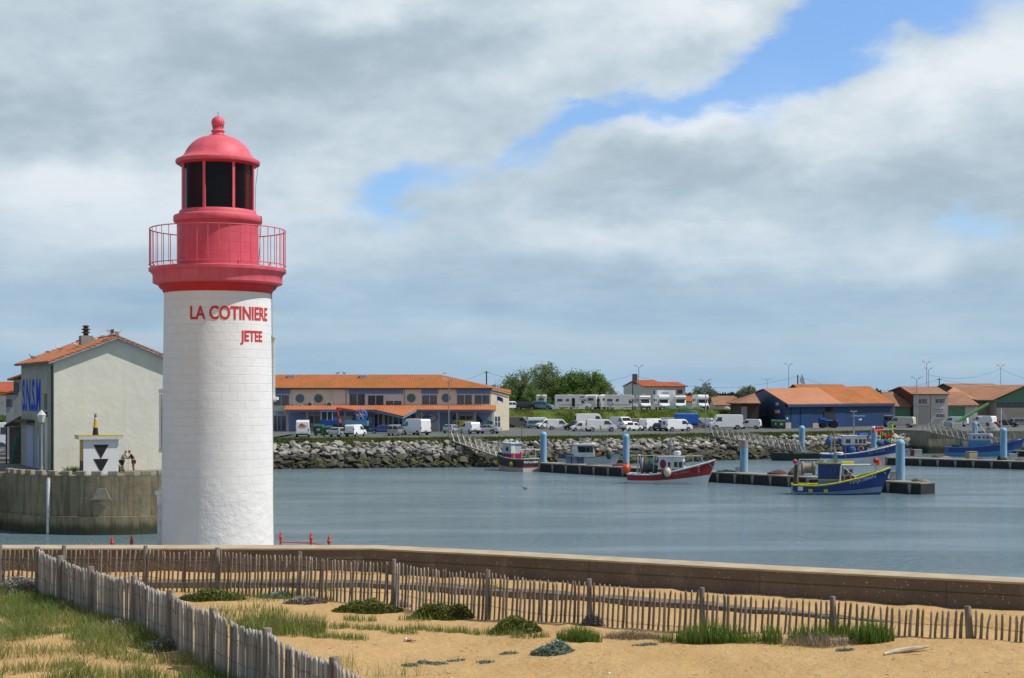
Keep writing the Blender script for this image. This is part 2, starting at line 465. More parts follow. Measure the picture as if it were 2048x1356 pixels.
def quay_mat(name, c1, c2, zdark, rust=0.5):
 m = bpy.data.materials.new(name); m.use_nodes = True
 N = NT(m.node_tree); b = m.node_tree.nodes['Principled BSDF']
 pos = N.n('ShaderNodeNewGeometry').outputs['Position']
 sp = N.n('ShaderNodeSeparateXYZ'); N.put(sp.inputs[0], pos)
 f = N.noise(pos, 0.5, 7, 0.7)
 st = N.n('ShaderNodeMapping'); N.put(st.inputs[0], pos); st.inputs['Scale'].default_value = (1.4, 1.4, 0.12)
 g_ = N.noise(st.outputs[0], 1.0, 6, 0.7)
 c = N.ramp(f, [(0.35, c1), (0.65, c2)])
 c = N.mix(N.m('MULTIPLY', N.smooth(g_, 0.52, 0.72), rust), c, (0.30, 0.16, 0.05))
 c = N.mix(N.m('MULTIPLY', N.smooth(N.noise(st.outputs[0], 2.3, 5, 0.7), 0.45, 0.7), 0.75), c, tuple(q * 0.35 for q in c1))
 zn = N.m('ADD', sp.outputs[2], N.m('MULTIPLY', N.m('SUBTRACT', g_, 0.5), 1.2))
 wet = N.m('SUBTRACT', 1.0, N.smooth(zn, zdark - 0.35, zdark + 0.35))
 c = N.mix(N.m('MULTIPLY', wet, 0.88), c, (0.035, 0.045, 0.02))
 jz = N.m('ABSOLUTE', N.m('SUBTRACT', N.m('FRACT', N.m('MULTIPLY', sp.outputs[2], 0.72)), 0.5))
 c = N.mix(N.m('MULTIPLY', N.smooth(jz, 0.485, 0.5), 0.5), c, tuple(q * 0.3 for q in c1))
 N.put(b.inputs['Base Color'], c); b.inputs['Roughness'].default_value = 0.9
 bp = N.n('ShaderNodeBump'); bp.inputs['Distance'].default_value = 0.06; N.put(bp.inputs['Height'], f); N.put(b.inputs['Normal'], bp.outputs[0])
 MATS[name] = m
 return m
QM = quay_mat('quay_concrete', (0.30, 0.27, 0.20), (0.42, 0.37, 0.27), 1.15)
q = thing('quay_wall', 'long stained concrete quay wall right of the rock slope', 'quay wall', (0, 0, 0))
MB().prism([(68, 268.6), (71.4, 257), (270, 257), (270, 261), (75, 261), (69.5, 271)], -1.5, 3.72).build('wall', QM, q)
MB().prism([(67.8, 268.6), (71.3, 256.88), (270, 256.88), (270, 257.9), (72, 257.9), (68.7, 268.9)], 3.725, 3.93).build('coping', mat('coping_concrete', (0.36, 0.34, 0.29), rough=0.9, bump=0.02), q)
for xx in range(77, 150, 7):
 MB().box((xx, 256.9, 1.6), (0.18, 0.2, 4.0)).build('fender_strip', mat('tarred_timber', (0.05, 0.045, 0.04), rough=0.9), q)
PM = quay_mat('pier_masonry', (0.20, 0.165, 0.105), (0.34, 0.285, 0.18), 0.75, 0.5)
PC = (-29.7, 116.7); PR = 9.5
arc = [(PC[0] + PR * math.cos(a), PC[1] + PR * math.sin(a)) for a in [R(210.5 + 3.5 * i) for i in range(46)] if a <= R(368)]
outline = [(-140, 100), (-60, 108.5)] + arc + [(-21.5, 124), (-27, 160), (-34, 200), (-34, 212), (-140, 212)]
pr = thing('pier_head', 'round weathered masonry pier head carrying the cream gabled house', 'pier', (0, 0, 0))
MB().prism(outline, 1.3, PIER).build('wall', PM, pr)
o2 = [(-140, 99.7), (-60, 108.2)] + [(PC[0] + (PR + 0.22) * (p[0] - PC[0]) / PR, PC[1] + (PR + 0.22) * (p[1] - PC[1]) / PR) for p in arc] + [(-21.2, 124), (-27, 159.5), (-33.8, 199), (-34, 199.5), (-140, 199.5)]
MB().prism(o2, -1.5, 1.3).build('footing', PM, pr)
DIRT = mat('pier_paving', (0.20, 0.185, 0.15), (0.13, 0.12, 0.10), scale=0.8, rough=1.0, world=True)
struct(MB().poly([(p[0], p[1], PIER + 0.004) for p in [(-139, 101), (-60, 109)] + [(PC[0] + (PR - 0.1) * (p[0] - PC[0]) / PR, PC[1] + (PR - 0.1) * (p[1] - PC[1]) / PR) for p in arc] + [(-22, 124), (-27.5, 160), (-34.5, 200), (-139, 211)]]).build('pavement', DIRT))
BLK = mat('kerb_block', (0.34, 0.31, 0.24), (0.24, 0.22, 0.16), scale=2, rough=0.9, bump=0.02)
first = None
pts_blk = []
for i in range(22):
 a = R(212 + i * 7.2)
 if a > R(368): break
 pts_blk.append((PC[0] + (PR - 0.35) * math.cos(a), PC[1] + (PR - 0.35) * math.sin(a), a + math.pi / 2))
for i in range(14):
 t = i / 14
 pts_blk.append((-38.6 - i * 1.45, 111.75 - i * 0.22, R(8)))
for (bx, by, ba) in pts_blk:
 if first is None:
  first = MB().box((0, 0, 0.17), (0.70, 0.42, 0.34)).build('kerb_block', BLK, bevel=0.03); o = first
 else:
  o = first.copy(); COL.objects.link(o)
 o.location = (bx, by, PIER + 0.006); o.rotation_euler = (0, 0, ba)
 tag(o, 'squat concrete kerb block on the rim of the round pier head', 'kerb block', 'kerb blocks along the rim of the pier head')
sp_ = on(98, 1068, 0)
mp_ = thing('mooring_pole', 'tall white guide pole standing against the pier wall', 'pole', (sp_.x, 107.75, 0))
MB().lathe([(0.14, -1.0), (0.14, 3.9), (0.10, 4.05)], n=12).build('pole', mat('white_worn_paint', (0.70, 0.71, 0.72), (0.45, 0.47, 0.48), scale=3, rough=0.6), mp_, smooth=40)
MB().box((0, 0.25, 3.6), (0.3, 0.5, 0.12)).box((0, 0.25, 1.6), (0.3, 0.5, 0.12)).build('bracket', DARKST, mp_)
hp = thing('hatch_cover', 'pale trapezoid concrete recess cover in the pier wall below the white hut', 'hatch cover', (-29.3, 107.13, 0))
MB().prism([(-0.95, 0), (0.95, 0), (0.95, 0.2), (-0.95, 0.2)], 0, 0.01)
MB().slab([(-0.62, 0, 2.62), (0.62, 0, 2.62), (0.30, 0, 3.35), (-0.30, 0, 3.35)], (0, -1, 0), 0.10).build('plate', mat('pale_concrete', (0.38, 0.35, 0.28), rough=0.9, bump=0.02), hp)
MB().box((0, -0.08, 2.56), (1.35, 0.24, 0.09)).build('sill', BLK, hp)
WL = [(-70, 33.3), (-30, 33.3), (-3.16, 33.25), (0, 31.8), (5.03, 29.2), (9.3, 27.2), (22, 20.9), (40, 12)]     # front face of the sea wall
def offs(L, d):
 o = []
 for i, p in enumerate(L):
  a = Vector(L[max(0, i - 1)]); b = Vector(L[min(len(L) - 1, i + 1)])
  t = (b - a).normalized(); nn = Vector((-t.y, t.x))
  o.append((p[0] + nn.x * d, p[1] + nn.y * d))
 return o
def seawall_mat():
 m = bpy.data.materials.new('sea_wall_concrete'); m.use_nodes = True
 N = NT(m.node_tree); b = m.node_tree.nodes['Principled BSDF']
 pos = N.n('ShaderNodeNewGeometry').outputs['Position']
 sp = N.n('ShaderNodeSeparateXYZ'); N.put(sp.inputs[0], pos)
 f = N.noise(pos, 1.3, 7, 0.65)
 vo = N.n('ShaderNodeTexVoronoi'); N.put(vo.inputs['Vector'], pos); vo.inputs['Scale'].default_value = 22
 c = N.ramp(f, [(0.35, (0.165, 0.130, 0.102)), (0.65, (0.115, 0.094, 0.078))])
 sel = N.n('ShaderNodeSeparateColor'); N.put(sel.inputs[0], vo.outputs['Color'])
 c = N.mix(N.m('MULTIPLY', N.m('LESS_THAN', vo.outputs['Distance'], 0.36), N.m('MULTIPLY', N.smooth(sel.outputs[0], 0.45, 0.9), 0.5)), c, (0.24, 0.15, 0.10))
 c = N.mix(N.m('MULTIPLY', N.m('LESS_THAN', vo.outputs['Distance'], 0.33), N.m('GREATER_THAN', sel.outputs[1], 0.93)), c, (0.34, 0.30, 0.26))
 jz = N.m('ABSOLUTE', N.m('SUBTRACT', N.m('ADD', sp.outputs[2], N.m('MULTIPLY', f, 0.03)), 6.37))
 c = N.mix(N.m('MULTIPLY', N.m('SUBTRACT', 1.0, N.smooth(jz, 0.004, 0.02)), 0.7), c, (0.03, 0.025, 0.02))
 jx = N.m('ABSOLUTE', N.m('SUBTRACT', N.m('FRACT', N.m('ADD', N.m('MULTIPLY', sp.outputs[0], 0.31), N.m('MULTIPLY', f, 0.012))), 0.5))
 c = N.mix(N.m('MULTIPLY', N.m('SUBTRACT', 1.0, N.smooth(jx, 0.001, 0.006)), 0.4), c, (0.03, 0.025, 0.02))
 mv = N.n('ShaderNodeMapping'); N.put(mv.inputs[0], pos); mv.inputs['Scale'].default_value = (2.2, 2.2, 0.5)
 c = N.mix(N.m('MULTIPLY', N.smooth(N.noise(mv.outputs[0], 1.0, 6, 0.7), 0.52, 0.75), 0.45), c, (0.26, 0.22, 0.18))
 N.put(b.inputs['Base Color'], c); b.inputs['Roughness'].default_value = 0.95
 bp = N.n('ShaderNodeBump'); bp.inputs['Distance'].default_value = 0.03; N.put(bp.inputs['Height'], N.m('ADD', f, N.m('MULTIPLY', vo.outputs['Distance'], 0.5))); N.put(b.inputs['Normal'], bp.outputs[0])
 return m
SWM = seawall_mat()
SWT = mat('sea_wall_top', (0.36, 0.285, 0.19), (0.46, 0.38, 0.27), scale=2.0, rough=0.95, bump=0.01, world=True)
back = offs(WL, 0.72)
sw = thing('sea_wall', 'low brown pebbly concrete wall with pale top running along the sand', 'wall', (0, 0, 0))
MB().prism(WL + back[::-1], 3.5, 6.56).build('wall', SWM, sw)
MB().prism(offs(WL, -0.015) + offs(WL, 0.735)[::-1], 6.562, 6.605).build('coping', SWT, sw, bevel=0.01)
jb = offs(WL, 6.0)
jet = [(-70, 34.1), (-30, 34.1)] + back[2:] + jb[2:][::-1] + [(-3.5, 45.2), (-4.6, 48.4), (-12.5, 48.4), (-15, 42), (-70, 41)]
struct(MB().prism(jet, -1.5, 5.0).build('jetty', mat('jetty_concrete', (0.30, 0.28, 0.24), (0.22, 0.21, 0.18), scale=1, rough=0.9, world=True)))
FL = [(-14, 29.2), (-9.9, 29.0), (-7.08, 28.9), (-5.6, 28.5), (-3.95, 27.7), (-2.1, 26.4), (-0.41, 24.9), (1.23, 23.7), (2.87, 22.6), (4.63, 21.6), (6.3, 20.6), (8.1, 19.6), (9.9, 18.6)]
ZF = [(-14, 6.2), (-5.6, 6.24), (-0.4, 6.27), (1.2, 6.36), (2.9, 6.45), (4.6, 6.56), (6.3, 6.64), (9, 6.70)]
def fence_y(X): return lerp_line(FL, X)
def gz(X, Y, rough=True):
 yf = lerp_line(FL, X); zf = lerp_line(ZF, X); yw = lerp_line(WL, X)
 if Y > yf:
  yk = yw - 2.0
  if Y < yk + 0.22:
   t = (Y - yf) / (yk - yf)
   z = zf + (5.99 - zf) * min(1, t * 1.25)
  else:
   z = 6.085 + 0.035 * noise.noise(Vector((X * 1.5, Y, 0)))
 else:
  z = zf
  if X < -1: z += 0.10 * math.exp(-((X + 7.5) ** 2 / 6 + (Y - 21) ** 2 / 10))
  if Y < 15:
   t = min(1, (15 - Y) / 11); z += (8.3 - zf) * t
 if rough:
  v = Vector((X, Y, 0.3))
  z += 0.045 * noise.noise(v * 0.55)
  z += 0.026 * noise.noise(v * 1.9) + 0.017 * noise.noise(v * 4.6)
 return z
def sand_mat():
 m = bpy.data.materials.new('beach_sand'); m.use_nodes = True
 N = NT(m.node_tree); b = m.node_tree.nodes['Principled BSDF']
 pos = N.n('ShaderNodeNewGeometry').outputs['Position']
 f = N.noise(pos, 0.9, 6, 0.6); g_ = N.noise(pos, 14, 6, 0.7); k = N.noise(pos, 160, 2, 0.5)
 c = N.ramp(f, [(0.3, (0.50, 0.315, 0.135)), (0.7, (0.60, 0.40, 0.19))])
 c = N.mix(N.m('MULTIPLY', N.smooth(g_, 0.62, 0.80), 0.6), c, (0.22, 0.12, 0.05))
 c = N.mix(N.m('MULTIPLY', k, 0.35), c, (0.38, 0.24, 0.10))
 N.put(b.inputs['Base Color'], c); b.inputs['Roughness'].default_value = 0.95; b.inputs['Specular IOR Level'].default_value = 0.2
 bp = N.n('ShaderNodeBump'); bp.inputs['Distance'].default_value = 0.085
 ft = N.noise(pos, 3.6, 3, 0.5, 0.9)
 N.put(bp.inputs['Height'], N.m('ADD', N.m('MULTIPLY', g_, 0.45), N.m('MULTIPLY', ft, 0.7))); N.put(b.inputs['Normal'], bp.outputs[0])
 return m
xs = [-80, -50, -30, -22] + [-18 + 0.1 * i for i in range(361)] + [22, 28, 38, 60]
ys = [-60, -30, -10, 0, 4, 8, 11, 13] + [14 + 0.1 * i for i in range(195)]
SV = []; nxs = len(xs)
for Y in ys:
 for X in xs:
  ywl = lerp_line(WL, X)
  YY = min(Y, ywl + 0.05)
  SV.append((X, YY, gz(X, YY, -20 < X < 19 and Y > 5)))
SF = np.array([(j * nxs + i, j * nxs + i + 1, (j + 1) * nxs + i + 1, (j + 1) * nxs + i) for j in range(len(ys) - 1) for i in range(nxs - 1)])
SANDM = sand_mat()
struct(fast_mesh('sand', np.array(SV), SF, SANDM, smooth=True))
def gray(px, py):
 Y = 12.0
 while Y < 34:
  X = (px - 1024) * Y / F
  zr = EYE - (py - HZ) * Y / F
  if gz(X, Y, False) >= zr: break
  Y += 0.03
 return Vector((X, Y, gz(X, Y)))
KL = [(x, lerp_line(WL, x) - 2.0) for x in [-40 + 0.4 * i for i in range(118)]]
kb = MB(); kin = offs(KL, 0.42)
KM = mat('old_kerb_concrete', (0.17, 0.15, 0.125), (0.11, 0.095, 0.08), scale=3, rough=0.95, bump=0.03, world=True)
vs = []; fs = []
for i, (p, q_) in enumerate(zip(KL, kin)):
 top = 6.095 + 0.03 * noise.noise(Vector((p[0] * 0.9, 5, 0))) - max(0, (p[0] - 3.5) * 0.03)
 jx = 0.05 * noise.noise(Vector((p[0] * 1.7, 9, 0)))
 vs += [(p[0], p[1] + jx, 5.8), (p[0], p[1] + jx, top), (q_[0], q_[1] + jx, top + 0.01), (q_[0], q_[1] + jx, 5.8)]
for i in range(len(KL) - 1):
 a = 4 * i; b_ = a + 4
 for k in range(4): fs.append((a + k, a + (k + 1) % 4, b_ + (k + 1) % 4, b_ + k))
fs += [(0, 3, 2, 1), tuple(4 * (len(KL) - 1) + k for k in range(4))]
kb.add(vs, fs)
tag(kb.build('kerb', KM), 'broken low grey concrete kerb half buried in sand before the wall', 'kerb')
# ================================================================ LIGHTHOUSE
def zl(py): return EYE + (HZ - py) / 70.0     # height at the lighthouse's distance (70 px per metre)
LX = (436 - 1024) * 42.86 / F; LY = 42.86
def tower_mat():
 m = bpy.data.materials.new('tower_white'); m.use_nodes = True
 N = NT(m.node_tree); b = m.node_tree.nodes['Principled BSDF']
 pos = N.n('ShaderNodeTexCoord').outputs['Object']
 sp = N.n('ShaderNodeSeparateXYZ'); N.put(sp.inputs[0], pos)
 ang = N.m('ARCTAN2', sp.outputs[1], sp.outputs[0])
 br = N.n('ShaderNodeTexBrick')
 N.put(br.inputs['Vector'], N.xyz(N.m('MULTIPLY', ang, 1.5), N.m('ADD', sp.outputs[2], N.m('MULTIPLY', N.noise(pos, 1.2, 3), 0.05)), 0.0))
 br.inputs['Scale'].default_value = 1.0
 br.inputs['Brick Width'].default_value = 0.44; br.inputs['Row Height'].default_value = 0.235
 br.inputs['Mortar Size'].default_value = 0.009; br.inputs['Mortar Smooth'].default_value = 0.6
 f = N.noise(pos, 1.6, 6, 0.6); g_ = N.noise(pos, 9, 4, 0.6)
 N.put(b.inputs['Base Color'], N.ramp(f, [(0.35, (0.80, 0.80, 0.81)), (0.7, (0.74, 0.74, 0.745))]))
 b.inputs['Roughness'].default_value = 0.7
 fade = N.m('MULTIPLY', N.smooth(sp.outputs[2], 6.3, 7.9), -0.005)
 h = N.m('ADD', N.m('MULTIPLY', br.outputs['Fac'], fade), N.m('ADD', N.m('MULTIPLY', f, 0.022), N.m('MULTIPLY', g_, 0.004)))
 low = N.m('MULTIPLY', N.m('SUBTRACT', 1.0, N.smooth(sp.outputs[2], 6.8, 8.2)), 0.035)
 h = N.m('ADD', h, N.m('MULTIPLY', N.noise(pos, 4.0, 5, 0.6), low))
 bp = N.n('ShaderNodeBump'); bp.inputs['Distance'].default_value = 1.0; N.put(bp.inputs['Height'], h); N.put(b.inputs['Normal'], bp.outputs[0])
 return m
TW = tower_mat()
RED = mat('tower_red', (0.70, 0.125, 0.165), (0.57, 0.085, 0.12), scale=2.2, stretch=(1.6, 1.6, 0.45), lo=0.4, hi=0.72, rough=0.55, spec=0.35, bump=0.004, bscale=9)
REDD = mat('tower_red_dark', (0.56, 0.028, 0.035), (0.50, 0.02, 0.028), scale=3, rough=0.5, spec=0.3)
LETR = mat('red_lettering', (0.62, 0.035, 0.03), (0.55, 0.03, 0.03), rough=0.6)
lh = thing('lighthouse', 'tall white round lighthouse with red lantern, dome and gallery behind the sea wall', 'lighthouse', (LX, LY, 0))
def lp(lst): return [(r / 70.0, zl(y)) for r, y in lst]
MB().lathe([(1.66, 4.9), (1.62, 5.0), (1.585, zl(1088)), (1.57, zl(1000)), (1.565, zl(900)), (1.55, zl(800)), (1.525, zl(700)), (1.505, zl(578))], n=96, caps=False).build('tower', TW, lh, smooth=40)
MB().lathe(lp([(104, 590), (108, 585), (109, 581), (113, 579), (116, 575), (117, 571.5)]), n=96, caps=False).build('corbel', REDD, lh, smooth=50)
MB().lathe(lp([(117, 571.5), (121, 571), (127.5, 568), (127.5, 552), (130, 549)]), n=96, caps=False).build('cornice', RED, lh, smooth=50)
MB().lathe(lp([(130, 549), (132, 546.5), (135, 545), (135.5, 539.5), (134, 538), (70, 535)]), n=96, caps=False).build('gallery_floor', RED, lh, smooth=40)
def drum_mat():
 m = bpy.data.materials.new('drum_red'); m.use_nodes = True
 N = NT(m.node_tree); b = m.node_tree.nodes['Principled BSDF']
 pos = N.n('ShaderNodeTexCoord').outputs['Object']
 sp = N.n('ShaderNodeSeparateXYZ'); N.put(sp.inputs[0], pos)
 br = N.n('ShaderNodeTexBrick')
 N.put(br.inputs['Vector'], N.xyz(N.m('MULTIPLY', N.m('ARCTAN2', sp.outputs[1], sp.outputs[0]), 1.14), sp.outputs[2], 0.0))
 br.inputs['Scale'].default_value = 1.0; br.inputs['Brick Width'].default_value = 0.5; br.inputs['Row Height'].default_value = 0.28
 br.inputs['Mortar Size'].default_value = 0.006
 f = N.noise(pos, 3, 5, 0.6)
 N.put(b.inputs['Base Color'], N.ramp(f, [(0.35, (0.60, 0.085, 0.13)), (0.7, (0.54, 0.065, 0.105))]))
 b.inputs['Roughness'].default_value = 0.55
 bp = N.n('ShaderNodeBump'); bp.inputs['Distance'].default_value = 1.0
 N.put(bp.inputs['Height'], N.m('ADD', N.m('MULTIPLY', br.outputs['Fac'], -0.006), N.m('MULTIPLY', f, 0.01))); N.put(b.inputs['Normal'], bp.outputs[0])
 return m
MB().lathe(lp([(81.5, 537), (80.5, 529), (80, 440)]), n=80, caps=False).build('drum', drum_mat(), lh, smooth=40)
MB().lathe(lp([(80, 447), (86, 446), (87.5, 444), (87.5, 435), (86, 433), (78, 431)]), n=80, caps=False).build('drum_moulding', RED, lh, smooth=40)
MB().lathe(lp([(77.5, 434), (76.5, 426), (75, 423), (70, 422)]), n=80, caps=False).build('lantern_sill', RED, lh, smooth=40)
rg = 73.5 / 70; z0 = zl(424); z1 = zl(331)
mullA = [R(-79 + d) for d in (-66, -21, 24, 69, 114, 159, 204, 249)]
def lantern_glass():
 m = bpy.data.materials.new('lantern_glass'); m.use_nodes = True
 N = NT(m.node_tree); b = m.node_tree.nodes['Principled BSDF']
 b.inputs['Base Color'].default_value = (0.01, 0.012, 0.016, 1); b.inputs['Roughness'].default_value = 0.08
 b.inputs['Specular IOR Level'].default_value = 0.5
 tr = N.n('ShaderNodeBsdfTransparent'); tr.inputs[0].default_value = (0.55, 0.5, 0.52, 1)
 mx = N.n('ShaderNodeMixShader'); mx.inputs[0].default_value = 0.62
 N.t.links.new(b.outputs[0], mx.inputs[1]); N.t.links.new(tr.outputs[0], mx.inputs[2])
 N.t.links.new(mx.outputs[0], m.node_tree.nodes['Material Output'].inputs[0])
 return m
LG = lantern_glass()
for i, a in enumerate(mullA):
 a2 = a + R(45)
 MB().lathe([(rg - 0.03, z0), (rg - 0.03, z1)], n=8, a0=a, a1=a2, closed=False).build('lantern_pane', LG, lh, smooth=60)
 MB().box((rg * math.cos(a), rg * math.sin(a), (z0 + z1) / 2), (0.05, 0.075, z1 - z0 + 0.04), rz=a).build('mullion', RED, lh, bevel=0.008)
BLK2 = mat('lantern_inside', (0.008, 0.008, 0.01), rough=0.9)
MB().lathe([(0.95, z0 - 0.02), (0.95, z1)], n=40, a0=R(-25), a1=R(170), closed=False).build('blind_wall', mat('lantern_red_inside', (0.80, 0.03, 0.045), rough=0.7), lh, smooth=60)
MB().lathe([(0.01, z0), (0.38, z0), (0.38, z1 + 0.05), (0.01, z1 + 0.05)], n=32).build('optic', BLK2, lh, smooth=40)
MB().lathe(lp([(72, 334), (76, 333), (77, 329), (80, 327)]), n=80, caps=False).build('lantern_ring', REDD, lh, smooth=40)
MB().lathe(lp([(78, 330), (82.5, 329), (83.5, 326), (83, 322.5), (79, 320), (74, 317.5), (69.5, 314), (66, 310), (62, 302), (57, 294.5), (50, 287), (42, 281), (33, 276.5), (24, 273.8), (16, 272.5)]), n=80, caps=False).build('dome', RED, lh, smooth=40)
MB().lathe(lp([(17.5, 274.5), (18, 273), (17.5, 271), (13, 270), (12, 268), (11.5, 265), (13, 264), (13.5, 262), (12.5, 260.5), (10.5, 259), (10.5, 253), (8, 252)]), n=32, caps=False).build('finial_neck', RED, lh, smooth=35)
MB().ball((0, 0, zl(245.5)), 13.2 / 70, 28).build('finial_ball', RED, lh, smooth=60)
for i in range(12):
 a = i * math.pi / 6 + 0.2
 MB().ball((10.3 / 70 * math.cos(a), 10.3 / 70 * math.sin(a), zl(254.5)), 0.019, 8).build('vent_hole', BLK2, lh)
MB().tube((0, 0, zl(233)), (0, 0, zl(224)), 0.008, n=6).build('spike', DARKST, lh)
RR = 133.5 / 70; zt = zl(461); zm = zl(464.5); zb = zl(531)
rail = MB().torus((0, 0, zt), RR, 0.016, 'z', 72, 6).torus((0, 0, zb), RR + 0.01, 0.014, 'z', 72, 6)
rail.build('gallery_rail', RED, lh, smooth=60)
bl_ = None
for i in range(40):
 a = i * 2 * math.pi / 40 + 0.05
 if bl_ is None:
  bl_ = MB().tube((0, 0, zb - (0.04 if i % 4 == 0 else 0)), (0, 0, zt), 0.0115, n=6).build('baluster', RED, lh); o = bl_
 else:
  o = bl_.copy(); COL.objects.link(o); o.parent = lh
 o.location = (RR * math.cos(a), RR * math.sin(a), 0)
for a in (R(-120), R(-62), R(-30), R(-150), R(60), R(120)):
 MB().path([(RR * math.cos(a), RR * math.sin(a), zb), ((RR - 0.08) * math.cos(a), (RR - 0.08) * math.sin(a), zb - 0.1), ((RR - 0.2) * math.cos(a), (RR - 0.2) * math.sin(a), zb - 0.1)], 0.015).build('rail_foot', RED, lh)
def wrap_text(s, h, a_deg, py, fit, bold):
 r0 = 1.512 + (zl(600) - zl(py)) * 0.008
 def w(p):
  a = R(-79 + a_deg) + p.x / r0
  r = r0 + 0.006 + p.z
  return Vector((r * math.cos(a), r * math.sin(a), zl(py) + p.y))
 return text_part(s, h, LETR, lh, None, 'lettering', bold, 0.004, 1, w, fit)
wrap_text('LA COTINIERE', 0.37, 17.0, 643.0, 2.48, 0.011)
wrap_text('JETEE', 0.30, 39.0, 685.0, 0.78, 0.011)
for (py, hh, ww) in ((782, 0.12, 0.34), (900, 0.12, 0.34)):
 a = R(190); r = 1.57
 MB().box((r * math.cos(a), r * math.sin(a), zl(py)), (0.16, ww, hh), rz=a).build('window_sill', TW, lh, bevel=0.02)
a = R(191)
MB().box((1.60 * math.cos(a), 1.60 * math.sin(a), zl(842)), (0.07, 0.36, 1.55), rz=a).build('shutter', TW, lh, bevel=0.01)
MB().box((1.62 * math.cos(a), 1.62 * math.sin(a), zl(984)), (0.26, 0.5, 0.10), rz=a).box((1.60 * math.cos(a), 1.60 * math.sin(a), zl(997)), (0.18, 0.4, 0.32), rz=a).build('door_hood', TW, lh, bevel=0.02)
MB().box((1.62 * math.cos(a), 1.62 * math.sin(a), zl(1060)), (0.12, 0.42, 1.6), rz=a).build('door', mat('white_door', (0.68, 0.69, 0.70), rough=0.5), lh, bevel=0.01)
a = R(7)
MB().box((1.575 * math.cos(a), 1.575 * math.sin(a), zl(673)), (0.16, 0.3, 0.07), rz=a).build('bracket', TW, lh)
MB().box((1.575 * math.cos(a), 1.575 * math.sin(a), zl(735)), (0.07, 0.22, 1.7), rz=a).build('window_shutter', TW, lh)
MB().box((1.61 * math.cos(a), 1.61 * math.sin(a), zl(797)), (0.2, 0.34, 0.09), rz=a).box((1.59 * math.cos(a), 1.59 * math.sin(a), zl(801)), (0.1, 0.26, 0.07), rz=a).build('window_sill', TW, lh, bevel=0.01)
a = R(1)
pts = [(1.53, 578), (1.545, 700), (1.565, 860), (1.585, 1010), (1.60, 1090), (1.64, 1135)]
MB().path([(r * math.cos(a), r * math.sin(a), zl(y)) for r, y in pts], 0.012).build('conduit', mat('grey_cable', (0.28, 0.30, 0.28), rough=0.6), lh)
a = R(-8)
MB().path([(0.26, -0.03, zl(272)), (0.95, -0.12, zl(312)), (1.18, -0.15, zl(326)), (1.10, -0.13, zl(372)), (1.08, -0.1, zl(430)), (1.27, -0.12, zl(434)), (1.26, -0.12, zl(446)), (1.18, -0.14, zl(530)), (1.95, -0.2, zl(540)), (1.93, -0.2, zl(546)), (1.80, -0.2, zl(560)), (1.60, -0.2, zl(583))], 0.007).build('lightning_conductor', DARKST, lh)
posts = [(224, 1072, 41.5), (263, 1070, 41.8), (327, 1066, 42.3), (561, 1061, 43.3), (622, 1063, 42.9), (658, 1069, 41.9), (690, 1120, 39.5), (180, 1110, 40.0)]
RF = mat('railing_red', (0.55, 0.045, 0.02), rough=0.5)
iron = thing('iron_railing', 'low red iron railing with spear-topped posts around the foot of the lighthouse', 'railing', (LX, LY, 5.0))
tops = []
for i, (px, py, Y) in enumerate(posts):
 p = at(px, py, Y) - Vector((LX, LY, 5.0))
 if i >= 6: p.z = tops[5].z
 tops.append(p)
 m_ = MB().box((p.x, p.y, p.z / 2 - 0.11), (0.055, 0.055, p.z - 0.22))
 m_.lathe([(0.02, 0), (0.05, 0.03), (0.055, 0.09), (0.03, 0.12), (0.045, 0.15), (0.001, 0.26)], (p.x, p.y, p.z - 0.26), n=10)
 m_.build('post', RF, iron)
def rail_between(a, b):
 for dz in (0.33, 0.75):
  MB().tube((a.x, a.y, a.z - dz), (b.x, b.y, b.z - dz), 0.018, n=6).build('rail', RF, iron)
for i, j in ((7, 0), (0, 1), (1, 2), (3, 4), (4, 5), (5, 6)): rail_between(tops[i], tops[j])
# ================================================================ LEFT HOUSE (rescue station)
HA = math.atan2(0.47, 0.88)
CREAM = quay_mat('cream_render', (0.66, 0.66, 0.53), (0.72, 0.72, 0.58), -50, 0.0)
def render_mat(name, c1, c2, stain=0.35, zlo=4.2):
 m = bpy.data.materials.new(name); m.use_nodes = True
 N = NT(m.node_tree); b = m.node_tree.nodes['Principled BSDF']
 pos = N.n('ShaderNodeTexCoord').outputs['Object']
 f = N.noise(pos, 0.7, 6, 0.6)
 mp = N.n('ShaderNodeMapping'); N.put(mp.inputs[0], pos); mp.inputs['Scale'].default_value = (1.6, 1.6, 0.25)
 st = N.noise(mp.outputs[0], 1.0, 6, 0.7)
 c = N.ramp(f, [(0.35, c1), (0.65, c2)])
 c = N.mix(N.m('MULTIPLY', N.smooth(st, 0.52, 0.8), stain), c, tuple(q * 0.35 for q in c1))
 N.put(b.inputs['Base Color'], c); b.inputs['Roughness'].default_value = 0.9
 bp = N.n('ShaderNodeBump'); bp.inputs['Distance'].default_value = 0.03; N.put(bp.inputs['Height'], N.noise(pos, 1.5, 6, 0.55)); N.put(b.inputs['Normal'], bp.outputs[0])
 MATS[name] = m
 return m
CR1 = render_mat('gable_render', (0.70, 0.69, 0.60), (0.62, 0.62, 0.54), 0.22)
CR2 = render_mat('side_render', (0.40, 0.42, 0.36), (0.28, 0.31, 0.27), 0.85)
TILE_O = tile_mat('roof_tile_orange', (0.52, 0.17, 0.06), (0.42, 0.13, 0.05), (0.60, 0.30, 0.16), (math.cos(HA + math.pi / 2) * 0 + 0, 1))
BLUET = mat('blue_gutter', (0.08, 0.13, 0.28), (0.2, 0.24, 0.33), rough=0.6)
hs = thing('gabled_house', 'cream rendered house with orange tiled roof and blue letters on its side wall', 'house', (-34.5, 113.0, PIER), HA)
W, L_, E, A = 9.3, 13.6, 8.35, 10.15
